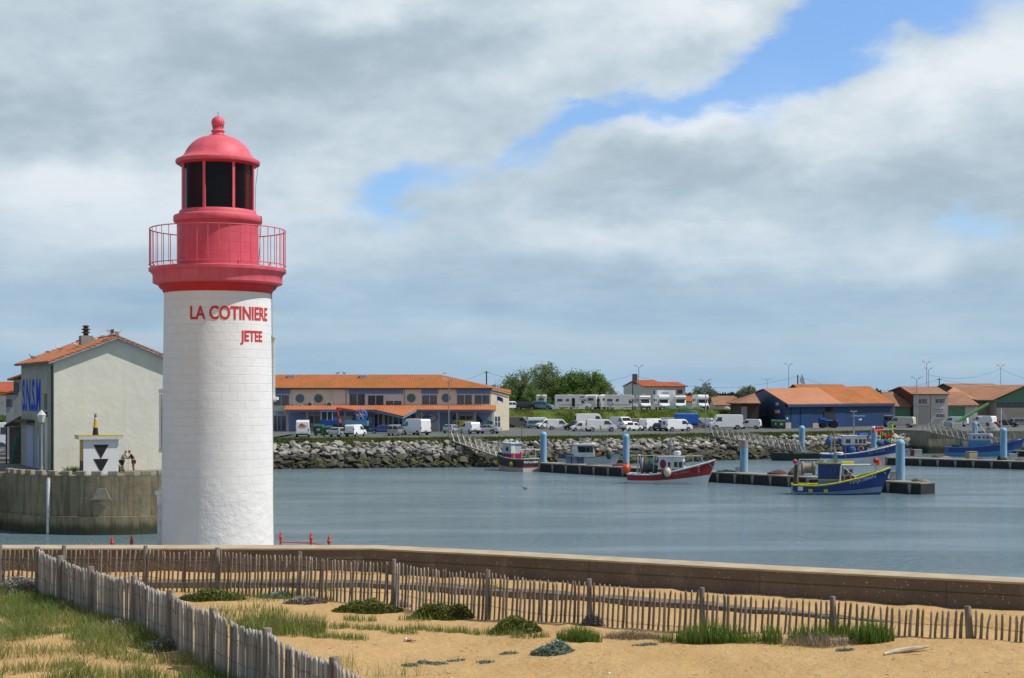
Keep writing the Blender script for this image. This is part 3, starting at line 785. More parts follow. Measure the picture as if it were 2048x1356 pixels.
MB().add([(0, 0, 0), (W, 0, 0), (W, 0, E), (W / 2, 0, A), (0, 0, E), (0, 0.25, 0), (W, 0.25, 0), (W, 0.25, E), (W / 2, 0.25, A), (0, 0.25, E)],
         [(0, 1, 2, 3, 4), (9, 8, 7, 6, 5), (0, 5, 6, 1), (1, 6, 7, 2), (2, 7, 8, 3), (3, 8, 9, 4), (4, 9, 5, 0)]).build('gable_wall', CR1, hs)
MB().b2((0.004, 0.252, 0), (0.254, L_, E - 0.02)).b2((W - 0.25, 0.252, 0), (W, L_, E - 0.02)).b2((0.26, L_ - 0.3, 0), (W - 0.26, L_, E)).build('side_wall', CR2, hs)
sl = (A - E) / (W / 2); OV = 0.5
for sgn in (-1, 1):
 xe = W / 2 + sgn * (W / 2 + OV); ze = A + 0.10 - sl * (W / 2 + OV)
 nrm = Vector((sgn * sl, 0, 1))
 MB().slab([(W / 2 + sgn * 0.001, -OV, A + 0.10), (xe, -OV, ze), (xe, L_ + 0.4, ze), (W / 2 + sgn * 0.001, L_ + 0.4, A + 0.10)], nrm, 0.12).build('roof', TILE_O, hs)
 MB().slab([(W / 2 + sgn * 0.002, -OV + 0.02, A - 0.02), (xe - sgn * 0.05, -OV + 0.02, ze - 0.12), (xe - sgn * 0.05, -OV + 0.14, ze - 0.12), (W / 2 + sgn * 0.002, -OV + 0.14, A - 0.02)], nrm, 0.10).build('bargeboard', mat('flaking_bargeboard', (0.50, 0.50, 0.50), (0.12, 0.16, 0.26), scale=6, rough=0.8), hs)
 MB().slab([(W / 2 + sgn * 0.003, -OV + 0.15, A + 0.02), (xe - sgn * 0.02, -OV + 0.15, ze - 0.06), (xe - sgn * 0.02, L_, ze - 0.06), (W / 2 + sgn * 0.003, L_, A + 0.02)], nrm, 0.05).build('soffit', mat('soffit_board', (0.16, 0.18, 0.20), rough=0.8), hs)
ridge = MB()
for i in range(31): ridge.tube((W / 2, -OV + i * 0.46, A + 0.20), (W / 2, -OV + i * 0.46 + 0.48, A + 0.22), 0.13, 0.115, n=8)
ridge.build('ridge_tiles', TILE_O, hs)
ch = MB().b2((W / 2 - 1.9, 3.4, 9.0), (W / 2 - 1.0, 4.3, 10.45)).build('chimney', mat('chimney_render', (0.30, 0.29, 0.26), rough=0.9), hs)
MB().lathe([(0.2, 0), (0.2, 0.2), (0.34, 0.24), (0.34, 0.3), (0.2, 0.33), (0.2, 0.45), (0.36, 0.49), (0.36, 0.55), (0.2, 0.58), (0.18, 0.7), (0.26, 0.72), (0.26, 0.8), (0.05, 0.84)], (W / 2 - 1.45, 3.85, 10.45), n=14).build('cowl', mat('rusty_cowl', (0.06, 0.04, 0.035), (0.12, 0.06, 0.04), rough=0.8), ch, smooth=30)
BLUEL = mat('painted_blue_letters', (0.02, 0.09, 0.70), (0.02, 0.08, 0.50), scale=4, rough=0.95, spec=0.05)
LT = plane_M((-0.004, 9.1, 4.6), (0, -1, 0), (-1, 0, 0))
text_part('S.N.S.M', 2.5, BLUEL, hs, LT, 'lettering', 0.10, 0.004, 1, None, 7.8)
DOORB = mat('pale_blue_door', (0.33, 0.42, 0.60), (0.28, 0.36, 0.52), rough=0.6)
MB().b2((-0.06, 8.0, 0), (0.0, 10.9, 3.4)).build('sliding_door', DOORB, hs)
MB().b2((-0.05, 5.5, 0), (0.0, 6.5, 2.5)).build('door', DOORB, hs)
MB().b2((-0.6, 7.6, 3.55), (0.0, 13.6, 3.8)).build('canopy', mat('mossy_canopy', (0.06, 0.05, 0.03), (0.12, 0.10, 0.04), rough=0.95), hs)
MB().b2((-0.08, 2.2, 0), (0, 3.1, 4.1)).build('pilaster', CR1, hs)
MB().tube((-0.1, 0.35, 0), (-0.1, 0.35, 8.0), 0.07).build('downpipe', mat('mossy_pipe', (0.10, 0.09, 0.05), rough=0.9), hs)
MB().b2((-0.15, 2.6, 4.15), (-0.004, 3.6, 4.5)).build('sign_board', mat('dark_teal_sign', (0.02, 0.06, 0.08), rough=0.5), hs)
MB().b2((-0.03, 2.7, 4.7), (-0.004, 3.7, 5.9)).build('vent_panel', mat('stained_panel', (0.18, 0.16, 0.11), rough=0.9), hs)
sh = thing('lean_to_shed', 'dark open lean-to shed with mossy roof left of the cream house', 'shed', tuple(at(42, 860, 126)[:2]) + (PIER,), R(8))
MB().slab([(-1.35, 0, 3.1), (0, 0, 3.9), (0, 5, 3.9), (-1.35, 5, 3.1)], (-.4, 0, 1), 0.15).build('roof', MATS['mossy_canopy'], sh)
MB().b2((-1.3, 0.3, 0), (-1.2, 0.4, 3.1)).build('post', DARKST, sh)
MB().b2((-1.1, 0.8, 0), (0, 1.1, 3.1)).build('stone_wall', mat('rubble_wall', (0.24, 0.22, 0.18), (0.10, 0.09, 0.08), scale=5, rough=0.95, bump=0.05), sh)
hose = MB(); hp_ = [(-0.75 + 0.035 * i, 0.3, 0.2 + i * 0.2) for i in range(12)]
for a_, b_ in zip(hp_[:-1], hp_[1:]): hose.tube(a_, b_, 0.15, 0.12, n=10)
hose.build('hose', mat('teal_net', (0.02, 0.13, 0.13), (0.03, 0.2, 0.18), scale=6, rough=0.8), sh, smooth=60)
rw = thing('rear_wing', 'grey rendered back building with small shuttered window and orange roof edge', 'house', tuple(at(27, 860, 130))[:2] + (PIER,), 0)
MB().b2((0, 0, 0), (1.6, 6, 7.1)).build('wall', mat('pale_grey_render', (0.42, 0.46, 0.46), (0.30, 0.33, 0.33), scale=1, rough=0.9), rw)
MB().slab([(-0.4, -0.4, 7.05), (1.7, -0.4, 7.75), (1.7, 6.5, 7.75), (-0.4, 6.5, 7.05)], (-.3, 0, 1), 0.16).build('roof', TILE_O, rw)
wf = MB().b2((0.05, -0.06, 5.8), (0.45, -0.004, 6.9)).build('shutter', mat('grey_shutter', (0.14, 0.16, 0.17), rough=0.7), rw)
rw2 = thing('low_block', 'pale low block with blue barred window behind the lean-to shed', 'house', tuple(at(12, 860, 140))[:2] + (PIER,), 0)
MB().b2((0, 0, 0), (1.1, 6, 5.8)).build('wall', MATS['pale_grey_render'], rw2)
MB().slab([(-0.5, -0.4, 5.75), (1.2, -0.4, 6.2), (1.2, 6.4, 6.2), (-0.5, 6.4, 5.75)], (-.3, 0, 1), 0.15).build('roof', TILE_O, rw2)
w_ = MB().b2((0.03, -0.05, 4.7), (0.62, -0.004, 5.4)).build('window', GLASS, rw2)
for k in range(4): MB().b2((0.06 + k * 0.15, -0.09, 4.7), (0.10 + k * 0.15, -0.052, 5.4)).build('bar', mat('blue_bar', (0.10, 0.17, 0.36), rough=0.5), w_)
p = on(83, 947, PIER)
sl_ = thing('street_lamp', 'grey lamp post with lantern head before the side wall of the cream house', 'street lamp', (p.x, p.y, PIER))
MB().lathe([(0.13, 0), (0.11, 0.5), (0.075, 0.6), (0.06, 3.75)], n=12).build('post', mat('lamp_post_grey', (0.30, 0.30, 0.30), rough=0.5), sl_, smooth=40)
MB().lathe([(0.10, 3.74), (0.20, 3.80), (0.34, 4.32)], n=6, caps=False).build('lamp_glass', mat('opal_glass', (0.62, 0.66, 0.66), rough=0.2), sl_)
MB().lathe([(0.36, 4.32), (0.12, 4.60), (0.05, 4.66), (0.001, 4.72)], n=6, caps=False).build('lamp_cap', mat('lamp_cap_white', (0.6, 0.6, 0.58), rough=0.5), sl_)
HP = on(161, 951, PIER)
hut = thing('beacon_hut', 'small white hut with two black triangles and a yellow flat top', 'hut', ((164.5 - 1024) * 109.4 / F, 109.4, PIER), R(22))
HW = 2.5; HD = 2.5; HH = 2.55
hutw = mat('hut_white', (0.76, 0.77, 0.78), (0.70, 0.71, 0.72), scale=3, rough=0.6)
hx = 0.08
MB().b2((hx, 0, 0), (hx + HW, HD, HH)).build('wall', hutw, hut)
MB().b2((hx - 0.006, 0.03, 0.95), (hx - 0.001, HD, HH)).build('side_panel', mat('hut_yellow', (0.55, 0.36, 0.03), rough=0.6), hut)
MB().b2((hx - 0.006, 0.03, 0.0), (hx - 0.001, HD, 0.948)).build('plinth_panel', mat('hut_black', (0.03, 0.03, 0.032), rough=0.7), hut)
MB().b2((hx - 0.35, -0.24, HH), (hx + HW + 0.3, HD + 0.2, HH + 0.24)).build('slab', mat('slab_white', (0.62, 0.62, 0.58), (0.52, 0.52, 0.46), rough=0.7), hut)
MB().b2((hx - 0.345, -0.235, HH + 0.243), (hx + HW + 0.295, HD + 0.19, HH + 0.30)).build('slab_top', MATS['hut_yellow'], hut)
BT = mat('triangle_black', (0.012, 0.012, 0.018), rough=0.5)
cx = hx + HW / 2
for zt_ in (2.16, 1.12):
 MB().slab([(cx - 0.54, -0.003, zt_), (cx + 0.54, -0.003, zt_), (cx, -0.003, zt_ - 1.02)], (0, -1, 0), 0.02).build('triangle', BT, hut)
bc = thing('beacon_cone', 'slim black and yellow cone with white light on top of the hut', 'beacon', ((191 - 1024) * 110.4 / F, 110.4, PIER + HH + 0.30))
for (n_, pr_, mm) in (('base', [(0.22, 0), (0.165, 0.55)], BT), ('band', [(0.165, 0.55), (0.095, 1.15)], mat('beacon_yellow', (0.75, 0.42, 0.01), rough=0.4)), ('collar', [(0.14, 1.15), (0.14, 1.25), (0.09, 1.26)], WHITEP), ('lamp', [(0.085, 1.26), (0.085, 1.50), (0.05, 1.58)], mat('beacon_lamp', (0.12, 0.16, 0.3), rough=0.15))):
 MB().lathe(pr_, n=20).build(n_, mm, bc, smooth=40)
# ================================================================ PEOPLE
def skin_body(name, joints, edges, m, parent=None, sub=1):
 me = bpy.data.meshes.new(name)
 me.from_pydata([j[:3] for j in joints], edges, [])
 o = bpy.data.objects.new(name, me); COL.objects.link(o)
 md = o.modifiers.new('skin', 'SKIN'); md.use_smooth_shade = True
 sv = me.skin_vertices[0].data
 for i, j in enumerate(joints): sv[i].radius = (j[3], j[3]); sv[i].use_root = (i == 0)
 ss = o.modifiers.new('sub', 'SUBSURF'); ss.levels = sub; ss.render_levels = sub
 me.materials.append(m)
 if parent is not None: o.parent = parent
 return o
SKIN = mat('skin', (0.48, 0.27, 0.19), rough=0.6)
HAIRM = mat('dark_hair', (0.02, 0.016, 0.012), rough=0.7)
def person(label, loc, rz, lean, shirt, trousers, hair, hgt=1.72, long_sleeve=True, long_trousers=True, reach=0.35, group=None):
 p = thing('person', label, 'person', loc, rz, group)
 s = hgt / 1.75
 hip = 0.92 * s
 c, sn = math.cos(lean), math.sin(lean)
 def T(h, f=0, y=0): return (f + sn * h - 0.0, y, hip + c * h)
 J = []; Eg = []
 def add(x, y, z, r, par=None):
  J.append((x, y, z, r))
  if par is not None: Eg.append((par, len(J) - 1))
  return len(J) - 1
 def TT(h, f, y, r, par=None):
  q = T(h * s, f * s, y * s); return add(q[0], q[1], q[2], r * s, par)
 pel = TT(0, 0, 0, 0.135)
 wst = TT(0.18, 0, 0, 0.12, pel); chs = TT(0.38, 0, 0, 0.145, wst); nk0 = TT(0.52, 0.0, 0, 0.07, chs)
 nk = TT(0.59, 0.03, 0, 0.05, nk0)
 h1 = TT(0.67, 0.05, 0, 0.082, nk); h2 = TT(0.75, 0.045, 0, 0.088, h1); h3 = TT(0.81, 0.035, 0, 0.06, h2)
 no = TT(0.69, 0.135, 0, 0.014, h1)
 hands = []
 for sd in (-1, 1):
  sh_ = TT(0.47, 0, 0.17 * sd, 0.062, chs)
  S0 = Vector(J[sh_][:3])
  el = add(S0.x + 0.10 * s + reach * 0.25, S0.y + 0.04 * sd, S0.z - 0.24 * s, 0.046 * s, sh_)
  wr = add(J[el][0] + 0.20 * s, J[el][1] - 0.10 * sd, J[el][2] - 0.02 * s, 0.030 * s, el)
  pa = add(J[wr][0] + 0.06, J[wr][1] - 0.01 * sd, J[wr][2], 0.032 * s, wr)
  kx, ky, kz = J[pa][:3]
  for k, ln in enumerate((0.075, 0.085, 0.078, 0.062)):
   f1 = add(kx + ln * 0.6, ky + (k - 1.5) * 0.017, kz - 0.012, 0.009, pa)
   add(kx + ln, ky + (k - 1.5) * 0.017, kz - 0.035, 0.008, f1)
  t1 = add(kx - 0.005, ky + 0.03 * -sd, kz + 0.025, 0.011, pa); add(kx + 0.03, ky - 0.035 * sd, kz + 0.04, 0.009, t1)
  hp2 = add(0, 0.095 * sd * s, hip - 0.06 * s, 0.095 * s, pel)
  kn = add(0.04, 0.11 * sd * s, 0.50 * s, 0.065 * s, hp2)
  an = add(-0.02, 0.12 * sd * s, 0.09 * s, 0.042 * s, kn)
  ft = add(0.12, 0.13 * sd * s, 0.035 * s, 0.038 * s, an)
  add(0.20, 0.13 * sd * s, 0.03 * s, 0.03 * s, ft)
 skin_body('body', J, Eg, SKIN, p)
 def sub(idx, infl, name, m_, trunc=None):
  mp_ = {}; jj = []; ee = []
  for i in idx:
   mp_[i] = len(jj); q = list(J[i]); q[3] *= infl
   if trunc and i in trunc: q[:3] = trunc[i]
   jj.append(tuple(q))
  for a_, b_ in Eg:
   if a_ in mp_ and b_ in mp_: ee.append((mp_[a_], mp_[b_]))
  skin_body(name, jj, ee, m_, p)
 step = (len(J) - 9) // 2
 arms = []; legs = []; tr = {}
 for k in range(2):
  b_ = 9 + k * step
  arms += [b_, b_ + 1] + ([b_ + 2] if long_sleeve else [])
  lg = b_ + step - 5
  legs += [lg, lg + 1] + ([lg + 2] if long_trousers else [])
  if not long_trousers:
   A_, B_ = Vector(J[lg][:3]), Vector(J[lg + 1][:3]); tr[lg + 1] = tuple(A_.lerp(B_, 0.95))
 sub([0, 1, 2, 3] + arms, 1.16, 'shirt', shirt)
 sub([0] + legs, 1.2, 'trousers', trousers, tr)
 hq = T(0.765 * s, 0.02 * s)
 MB().ball(hq, 0.098 * s, 14, 0.95).build('hair', hair, p, smooth=60)
 for sd in (-1, 1):
  e = T(0.715 * s, 0.125 * s, 0.033 * sd); MB().ball(e, 0.010, 8).build('eye', BLACKPL, p)
  e = T(0.70 * s, 0.04 * s, 0.088 * sd); MB().ball(e, 0.02, 8, 1.5).build('ear', SKIN, p)
 return p
q1 = on(243, 946, PIER + 0.01); q2 = on(259, 946, PIER + 0.01)
person('person in sand-coloured vest and black shorts bending beside the white hut', (q1.x - 0.05, 111.6, PIER + 0.008), R(-12), 0.42,
       mat('tan_vest', (0.24, 0.22, 0.16), (0.30, 0.28, 0.22), rough=0.9), mat('black_cloth', (0.015, 0.015, 0.018), rough=0.9), mat('grey_hair', (0.30, 0.29, 0.28), rough=0.8), 1.75, False, False)
person('person in black jacket and rust trousers leaning over a fishing rod', (q2.x + 0.25, 111.6, PIER + 0.008), R(190), 0.40,
       MATS['black_cloth'], mat('rust_trousers', (0.22, 0.06, 0.045), rough=0.9), HAIRM, 1.72)
rod = thing('fishing_rod', 'thin upright fishing rod between the two people on the pier', 'fishing rod', (q1.x + 0.50, 111.3, PIER))
MB().tube((0, 0, 0.1), (0.03, 0, 2.15), 0.012, 0.005, n=6).build('rod', DARKST, rod)
MB().lathe([(0.03, 0.7), (0.045, 0.74), (0.03, 0.78)], n=8).build('reel', GALV, rod)
# ================================================================ FENCES IN THE SAND
def pale_mat(name, c1, c2, c3):
 m = bpy.data.materials.new(name); m.use_nodes = True
 N = NT(m.node_tree); b = m.node_tree.nodes['Principled BSDF']
 pos = N.n('ShaderNodeNewGeometry').outputs['Position']
 a = N.n('ShaderNodeAttribute', attribute_name='tint').outputs['Fac']
 mp = N.n('ShaderNodeMapping'); N.put(mp.inputs[0], pos); mp.inputs['Scale'].default_value = (60, 60, 3)
 g_ = N.noise(mp.outputs[0], 1.0, 4, 0.7)
 c = N.ramp(a, [(0.0, c1), (0.5, c2), (1.0, c3)])
 c = N.mix(N.m('MULTIPLY', N.smooth(g_, 0.45, 0.7), 0.55), c, tuple(q * 0.35 for q in c1))
 N.put(b.inputs['Base Color'], c); b.inputs['Roughness'].default_value = 0.95
 bp = N.n('ShaderNodeBump'); bp.inputs['Distance'].default_value = 0.006; N.put(bp.inputs['Height'], g_); N.put(b.inputs['Normal'], bp.outputs[0])
 MATS[name] = m
 return m
PALE = pale_mat('weathered_pale', (0.26, 0.235, 0.215), (0.37, 0.345, 0.325), (0.48, 0.465, 0.45))
PALE2 = pale_mat('weathered_pale_brown', (0.18, 0.135, 0.10), (0.27, 0.215, 0.17), (0.38, 0.32, 0.27))
POSTM = mat('fence_post_wood', (0.27, 0.245, 0.22), (0.14, 0.115, 0.095), scale=3, rough=0.95, bump=0.01, bscale=30, stretch=(4, 4, 0.6))
WIRE = mat('fence_wire', (0.05, 0.05, 0.05), rough=0.6, metal=0.5)
def pales(P, Q, zt_f, spacing, wid, tilt, rnd, mat_, parent, name='paling_panel'):
 P, Q = Vector(P), Vector(Q); d = (Q - P); Ln = d.length; u = d / Ln; nrm = Vector((u.y, -u.x))
 n = int(Ln / spacing); vs = []; fs = []; tint = []
 for i in range(n):
  s_ = (i + 0.5 + rnd.uniform(-0.13, 0.13)) * Ln / n
  c = P + u * s_
  w = wid * rnd.uniform(0.75, 1.22) / 2; th = rnd.uniform(0.008, 0.014)
  top = zt_f(s_ / Ln, c.x, c.y) + rnd.uniform(-0.022, 0.016)
  bot = gz(c.x, c.y, False) - 0.12
  tl = rnd.gauss(0, 0.012) + tilt; tn = rnd.gauss(0, 0.012)
  bend = rnd.gauss(0, 0.012); yaw = rnd.gauss(0, 0.15)
  ua = Vector((u.x * math.cos(yaw) - u.y * math.sin(yaw), u.x * math.sin(yaw) + u.y * math.cos(yaw)))
  na = Vector((ua.y, -ua.x))
  H = top - bot; b0 = len(vs)
  levels = [0, 0.35, 0.7, 0.93, 1.0]; sc = [1, 1.02, 0.95, 0.9, 0.22]
  for k, (lv, q_) in enumerate(zip(levels, sc)):
   off = u * (tl * H * lv + bend * math.sin(math.pi * lv)) + nrm * (tn * H * lv)
   for (sa, sb) in ((-1, -1), (1, -1), (1, 1), (-1, 1)):
    p = c + off + ua * (sa * w * q_) + na * (sb * th)
    vs.append((p.x, p.y, bot + H * lv))
  for k in range(4):
   for j in range(4):
    a = b0 + k * 4 + j; b_ = b0 + k * 4 + (j + 1) % 4
    fs.append((a, b_, b_ + 4, a + 4))
  fs.append((b0 + 16, b0 + 17, b0 + 18, b0 + 19))
  tint += [rnd.random()] * 17
 return fast_mesh(name, np.array(vs), np.array(fs), mat_, tint, parent)
def fence(name, label, pts, tops, spacing, wid, tilt, mat_, rnd, post_r=0.055, wires=(0.18, 0.5, 0.8)):
 t = thing(name, label, 'fence', (0, 0, 0))
 for k, (p, q_) in enumerate(zip(pts[:-1], pts[1:])):
  f = lambda s_, X, Y, a=tops[k], b=tops[k + 1]: a + (b - a) * s_ - 0.05 - 0.04 * math.sin(math.pi * s_)
  pales(p, q_, f, spacing, wid, tilt, rnd, mat_, t)
 for k, (p, tp) in enumerate(zip(pts, tops)):
  g0 = gz(p[0], p[1], False) - 0.2
  lx, ly = rnd.gauss(0, 0.02), rnd.gauss(0, 0.02)
  nn = MB()
  pr_ = post_r * rnd.uniform(0.85, 1.15)
  prof = [(pr_ * 1.2, g0), (pr_ * 1.12, g0 + (tp - g0) * 0.3), (pr_ * 0.95, g0 + (tp - g0) * 0.65), (pr_ * 0.9, tp - 0.01), (pr_ * 0.8, tp)]
  nn.lathe(prof, (p[0], p[1], 0), n=12)
  nn.v = [(x + lx * (z - g0) + 0.006 * noise.noise(Vector((x * 9, y * 9, z * 4))), y + ly * (z - g0), z) for x, y, z in nn.v]
  nn.build('post', POSTM, t, smooth=40)
 for h in wires:
  for side in (-1, 1):
   w_ = MB(); pp = []
   for k, (p, q_) in enumerate(zip(pts[:-1], pts[1:])):
    d = (Vector(q_) - Vector(p)); nrm = Vector((d.y, -d.x)).normalized()
    m_ = max(4, int(d.length / 0.12))
    for j in range(m_):
     s_ = j / m_; c = Vector(p) + d * s_
     tp = tops[k] + (tops[k + 1] - tops[k]) * s_ - 0.07; lo = tp - 0.95
     zz = lo + 0.95 * h + 0.012 * math.sin(j * 1.7 * side) - 0.05 * math.sin(math.pi * s_)
     pp.append((c.x + nrm.x * 0.02 * side, c.y + nrm.y * 0.02 * side, zz))
   w_.path(pp, 0.0028, n=4).build('wire', WIRE, t)
 return t
rf = random.Random(3)
near = [(-9.0, 28.5), (-8.1, 26.95), (-7.1, 25.35), (-6.0, 23.9), (-5.03, 22.1), (-4.05, 20.3), (-3.03, 18.6), (-1.98, 16.6), (-1.0, 14.9)]
ntop = [7.12, 7.12, 7.10, 7.12, 7.13, 7.12, 7.11, 7.10, 7.08]
fence('chestnut_fence', 'near grey paling fence of close split stakes slanting down through the dune grass', near, ntop, 0.056, 0.050, 0.02, PALE, rf, 0.062)
far_ = [(-11.9, 29.1), (-9.9, 29.0), (-8.7, 28.95), (-7.08, 28.9), (-5.6, 28.5), (-3.95, 27.7), (-2.1, 26.5), (-0.41, 24.9), (1.23, 23.7), (2.87, 22.6), (4.63, 21.6), (6.3, 20.6), (8.1, 19.6), (9.9, 18.6)]
ftop = [7.1, 7.1, 7.1, 7.1, 7.1, 7.1, 7.1, 7.1, 7.1, 7.1, 7.1, 7.1, 7.1, 7.1]
fence('paling_fence', 'long brown fence of spaced thin stakes crossing the sand before the sea wall', far_, ftop, 0.087, 0.036, 0.055, PALE2, rf, 0.05, (0.1, 0.45, 0.8))
# ================================================================ GRASSES AND PLANTS
def blades(name, P, H, wd, m, spread=0.35, bendk=0.5, tint=None, parent=None, segs=3):
 n = len(P)
 az = rng.uniform(0, 2 * np.pi, n); lean = rng.normal(0, spread, n); bd = rng.uniform(0.1, 1.0, n) * bendk
 fa = rng.uniform(0, 2 * np.pi, n)
 W = wd * rng.uniform(0.6, 1.3, n)
 V = np.zeros((n, (segs) * 2 + 1, 3))
 for k in range(segs + 1):
  t = k / segs
  off = H * (lean * t + np.sign(lean) * bd * t * t * 0.6)
  cx = P[:, 0] + np.cos(az) * off; cy = P[:, 1] + np.sin(az) * off; cz = P[:, 2] + H * t * (1 - 0.25 * bd * t)
  wk = W * (1 - t) ** 0.6 / 2
  if k < segs:
   V[:, 2 * k] = np.stack([cx - np.cos(fa) * wk, cy - np.sin(fa) * wk, cz], 1)
   V[:, 2 * k + 1] = np.stack([cx + np.cos(fa) * wk, cy + np.sin(fa) * wk, cz], 1)
  else:
   V[:, 2 * segs] = np.stack([cx, cy, cz], 1)
 nv = 2 * segs + 1
 base = (np.arange(n) * nv)[:, None]
 tri = []
 for k in range(segs - 1):
  tri += [[2 * k, 2 * k + 1, 2 * k + 3], [2 * k, 2 * k + 3, 2 * k + 2]]
 tri += [[2 * segs - 2, 2 * segs - 1, 2 * segs]]
 tri = np.array(tri)
 Fc = (base[:, None, :] + tri[None, :, :]).reshape(-1, 3)
 if tint is None: tint = np.clip(rng.normal(0.5, 0.22, n), 0, 1)
 return fast_mesh(name, V.reshape(-1, 3), Fc, m, np.repeat(tint, len(tri)), parent)
GRASS = leaf_mat('dune_grass', (0.08, 0.145, 0.025), (0.17, 0.24, 0.055), (0.42, 0.35, 0.16), 0.3)
GRASSG = leaf_mat('fresh_grass', (0.055, 0.125, 0.02), (0.11, 0.20, 0.03), (0.22, 0.28, 0.07), 0.3)
DRY = leaf_mat('dry_stems', (0.16, 0.12, 0.075), (0.26, 0.21, 0.15), (0.42, 0.36, 0.28), 0.2)
SHRUB = leaf_mat('low_shrub', (0.06, 0.08, 0.016), (0.13, 0.15, 0.03), (0.24, 0.25, 0.07), 0.25)
def scatter(n, cx, cy, rx, ry, ang=0, clump=0):
 if clump:
  cpts = scatter(max(1, n // clump), cx, cy, rx, ry, ang)
  P = np.repeat(cpts, clump, 0)[:n] + np.concatenate([rng.normal(0, 0.035, (min(n, len(cpts) * clump), 2)), np.zeros((min(n, len(cpts) * clump), 1))], 1)
  for i in range(len(P)): P[i, 2] = gz(P[i, 0], P[i, 1]) - 0.01
  return P
 r = np.sqrt(rng.uniform(0, 1, n)); t = rng.uniform(0, 2 * np.pi, n)
 x = r * np.cos(t) * rx; y = r * np.sin(t) * ry
 X = cx + x * math.cos(ang) - y * math.sin(ang); Y = cy + x * math.sin(ang) + y * math.cos(ang)
 return np.array([(a, b, gz(a, b) - 0.01) for a, b in zip(X, Y)])
def near_fence_x(Y):
 return lerp_line([(b, a) for a, b in near[::-1]], Y)
pts = []; tn = []; hs_ = []
tries = 0
while len(pts) < 25000 and tries < 200000:
 tries += 1
 Y = 16.0 + 13.0 * rng.uniform() ** 0.9
 X = rng.uniform(-13.5, 1.0)
 xf = near_fence_x(Y)
 if X > xf - 0.05 or X < -0.36 * Y: continue
 d = noise.noise(Vector((X * 0.55, Y * 0.55, 4))) + 0.6 * noise.noise(Vector((X * 1.7, Y * 1.7, 8)))
 lush = max(0, 1 - (xf - X) / 2.2) * 0.5 + max(0, (20.5 - Y) / 4) * 0.55 + (0.15 if Y > 25 else 0)
 if d * 1.5 + lush + 0.0 < rng.uniform(-0.15, 0.45): continue
 pts.append((X, Y, gz(X, Y) - 0.01))
 tn.append(min(1, max(0, 0.52 - 0.45 * (lush - 0.25) + 0.8 * noise.noise(Vector((X * 0.9, Y * 0.9, 1))) + rng.normal(0, 0.2))))
 hs_.append((0.10 + 0.13 * rng.uniform() + 0.10 * max(0, lush - 0.2)))
tag(blades('dune_grass', np.array(pts), np.array(hs_), 0.011, GRASS, 0.30, 0.6, np.array(tn)), 'long green and straw grass growing on the dune left of the fence', 'grass', kind='stuff')
G2 = []
H2 = []
def addp(n, px, py, rx, ry, h0, h1, clump=0):
 c = gray(px, py)
 P_ = scatter(n, c.x, c.y, rx, ry, R(-25), clump)
 G2.append(P_); H2.append(rng.uniform(h0, h1, len(P_)))
addp(1100, 450, 1240, 1.0, 1.3, 0.08, 0.2)
addp(1500, 560, 1262, 0.75, 0.75, 0.14, 0.34)
addp(700, 480, 1195, 1.2, 0.7, 0.06, 0.16)
for (px, py) in ((680, 1255), (740, 1262), (800, 1268), (850, 1262), (900, 1262), (960, 1266), (1010, 1272), (1060, 1278), (700, 1280), (720, 1240), (830, 1240), (650, 1275)):
 addp(170, px, py, 0.32, 0.16, 0.06, 0.15)
addp(200, 610, 1200, 0.6, 0.3, 0.08, 0.2)
for (px, py) in ((650, 1182), (525, 1175), (600, 1172), (985, 1185), (1050, 1195)): addp(60, px, py, 0.22, 0.15, 0.10, 0.24)
tag(blades('beach_grass', np.concatenate(G2), np.concatenate(H2), 0.012, GRASS, 0.16, 0.25, np.clip(rng.normal(0.45, 0.18, sum(map(len, G2))), 0, 1)), 'sparse short shoots scattered over the sand between the two fences', 'grass', kind='stuff')
def tuft(label, px, py, n, rx, ry, h0, h1, m=GRASSG, w=0.013, spread=0.2, cat='plant', name='grass_tuft', group=None, ang=-25):
 c = gray(px, py)
 P_ = scatter(n, c.x, c.y, rx, ry, R(ang))
 dist = np.sqrt(((P_[:, 0] - c.x) / rx) ** 2 + ((P_[:, 1] - c.y) / rx) ** 2)
 H_ = rng.uniform(h0, h1, n) * np.clip(1.15 - 0.45 * dist, 0.4, 1.1)
 o = blades(name, P_, H_, w, m, spread, 0.2)
 return tag(o, label, cat, group)
tuft('bright green clump of tall shoots at the fence post right of centre', 1420, 1283, 820, 0.52, 0.20, 0.12, 0.40)
tuft('green shoots thinning out right of the tall clump below the fence', 1494, 1285, 220, 0.22, 0.2, 0.08, 0.27)
tuft('small green clump behind the silvery rosette plant', 1158, 1283, 750, 0.36, 0.18, 0.12, 0.27)
tuft('tall green shoots left of the dry mound under the fence', 1545, 1286, 170, 0.15, 0.14, 0.14, 0.42)
tuft('green shoots mixed with dry grass on the sand mound', 1616, 1280, 330, 0.30, 0.2, 0.10, 0.34)
tuft('round bushy green clump right of the sand mound below the fence', 1742, 1286, 800, 0.32, 0.2, 0.12, 0.36)
tuft('green shoots around the fence post on the mound', 1672, 1272, 220, 0.26, 0.14, 0.1, 0.32)
tuft('dry straw grass spilling over the sand mound', 1640, 1288, 900, 0.55, 0.22, 0.06, 0.2, DRY, 0.008, 0.7)
tuft('brown dry heath clump below the middle of the fence', 1270, 1275, 900, 0.5, 0.16, 0.06, 0.15, DRY, 0.010, 0.6)
tuft('thin green shoots left of the tall clump beside the fence', 1340, 1280, 140, 0.25, 0.12, 0.06, 0.22)
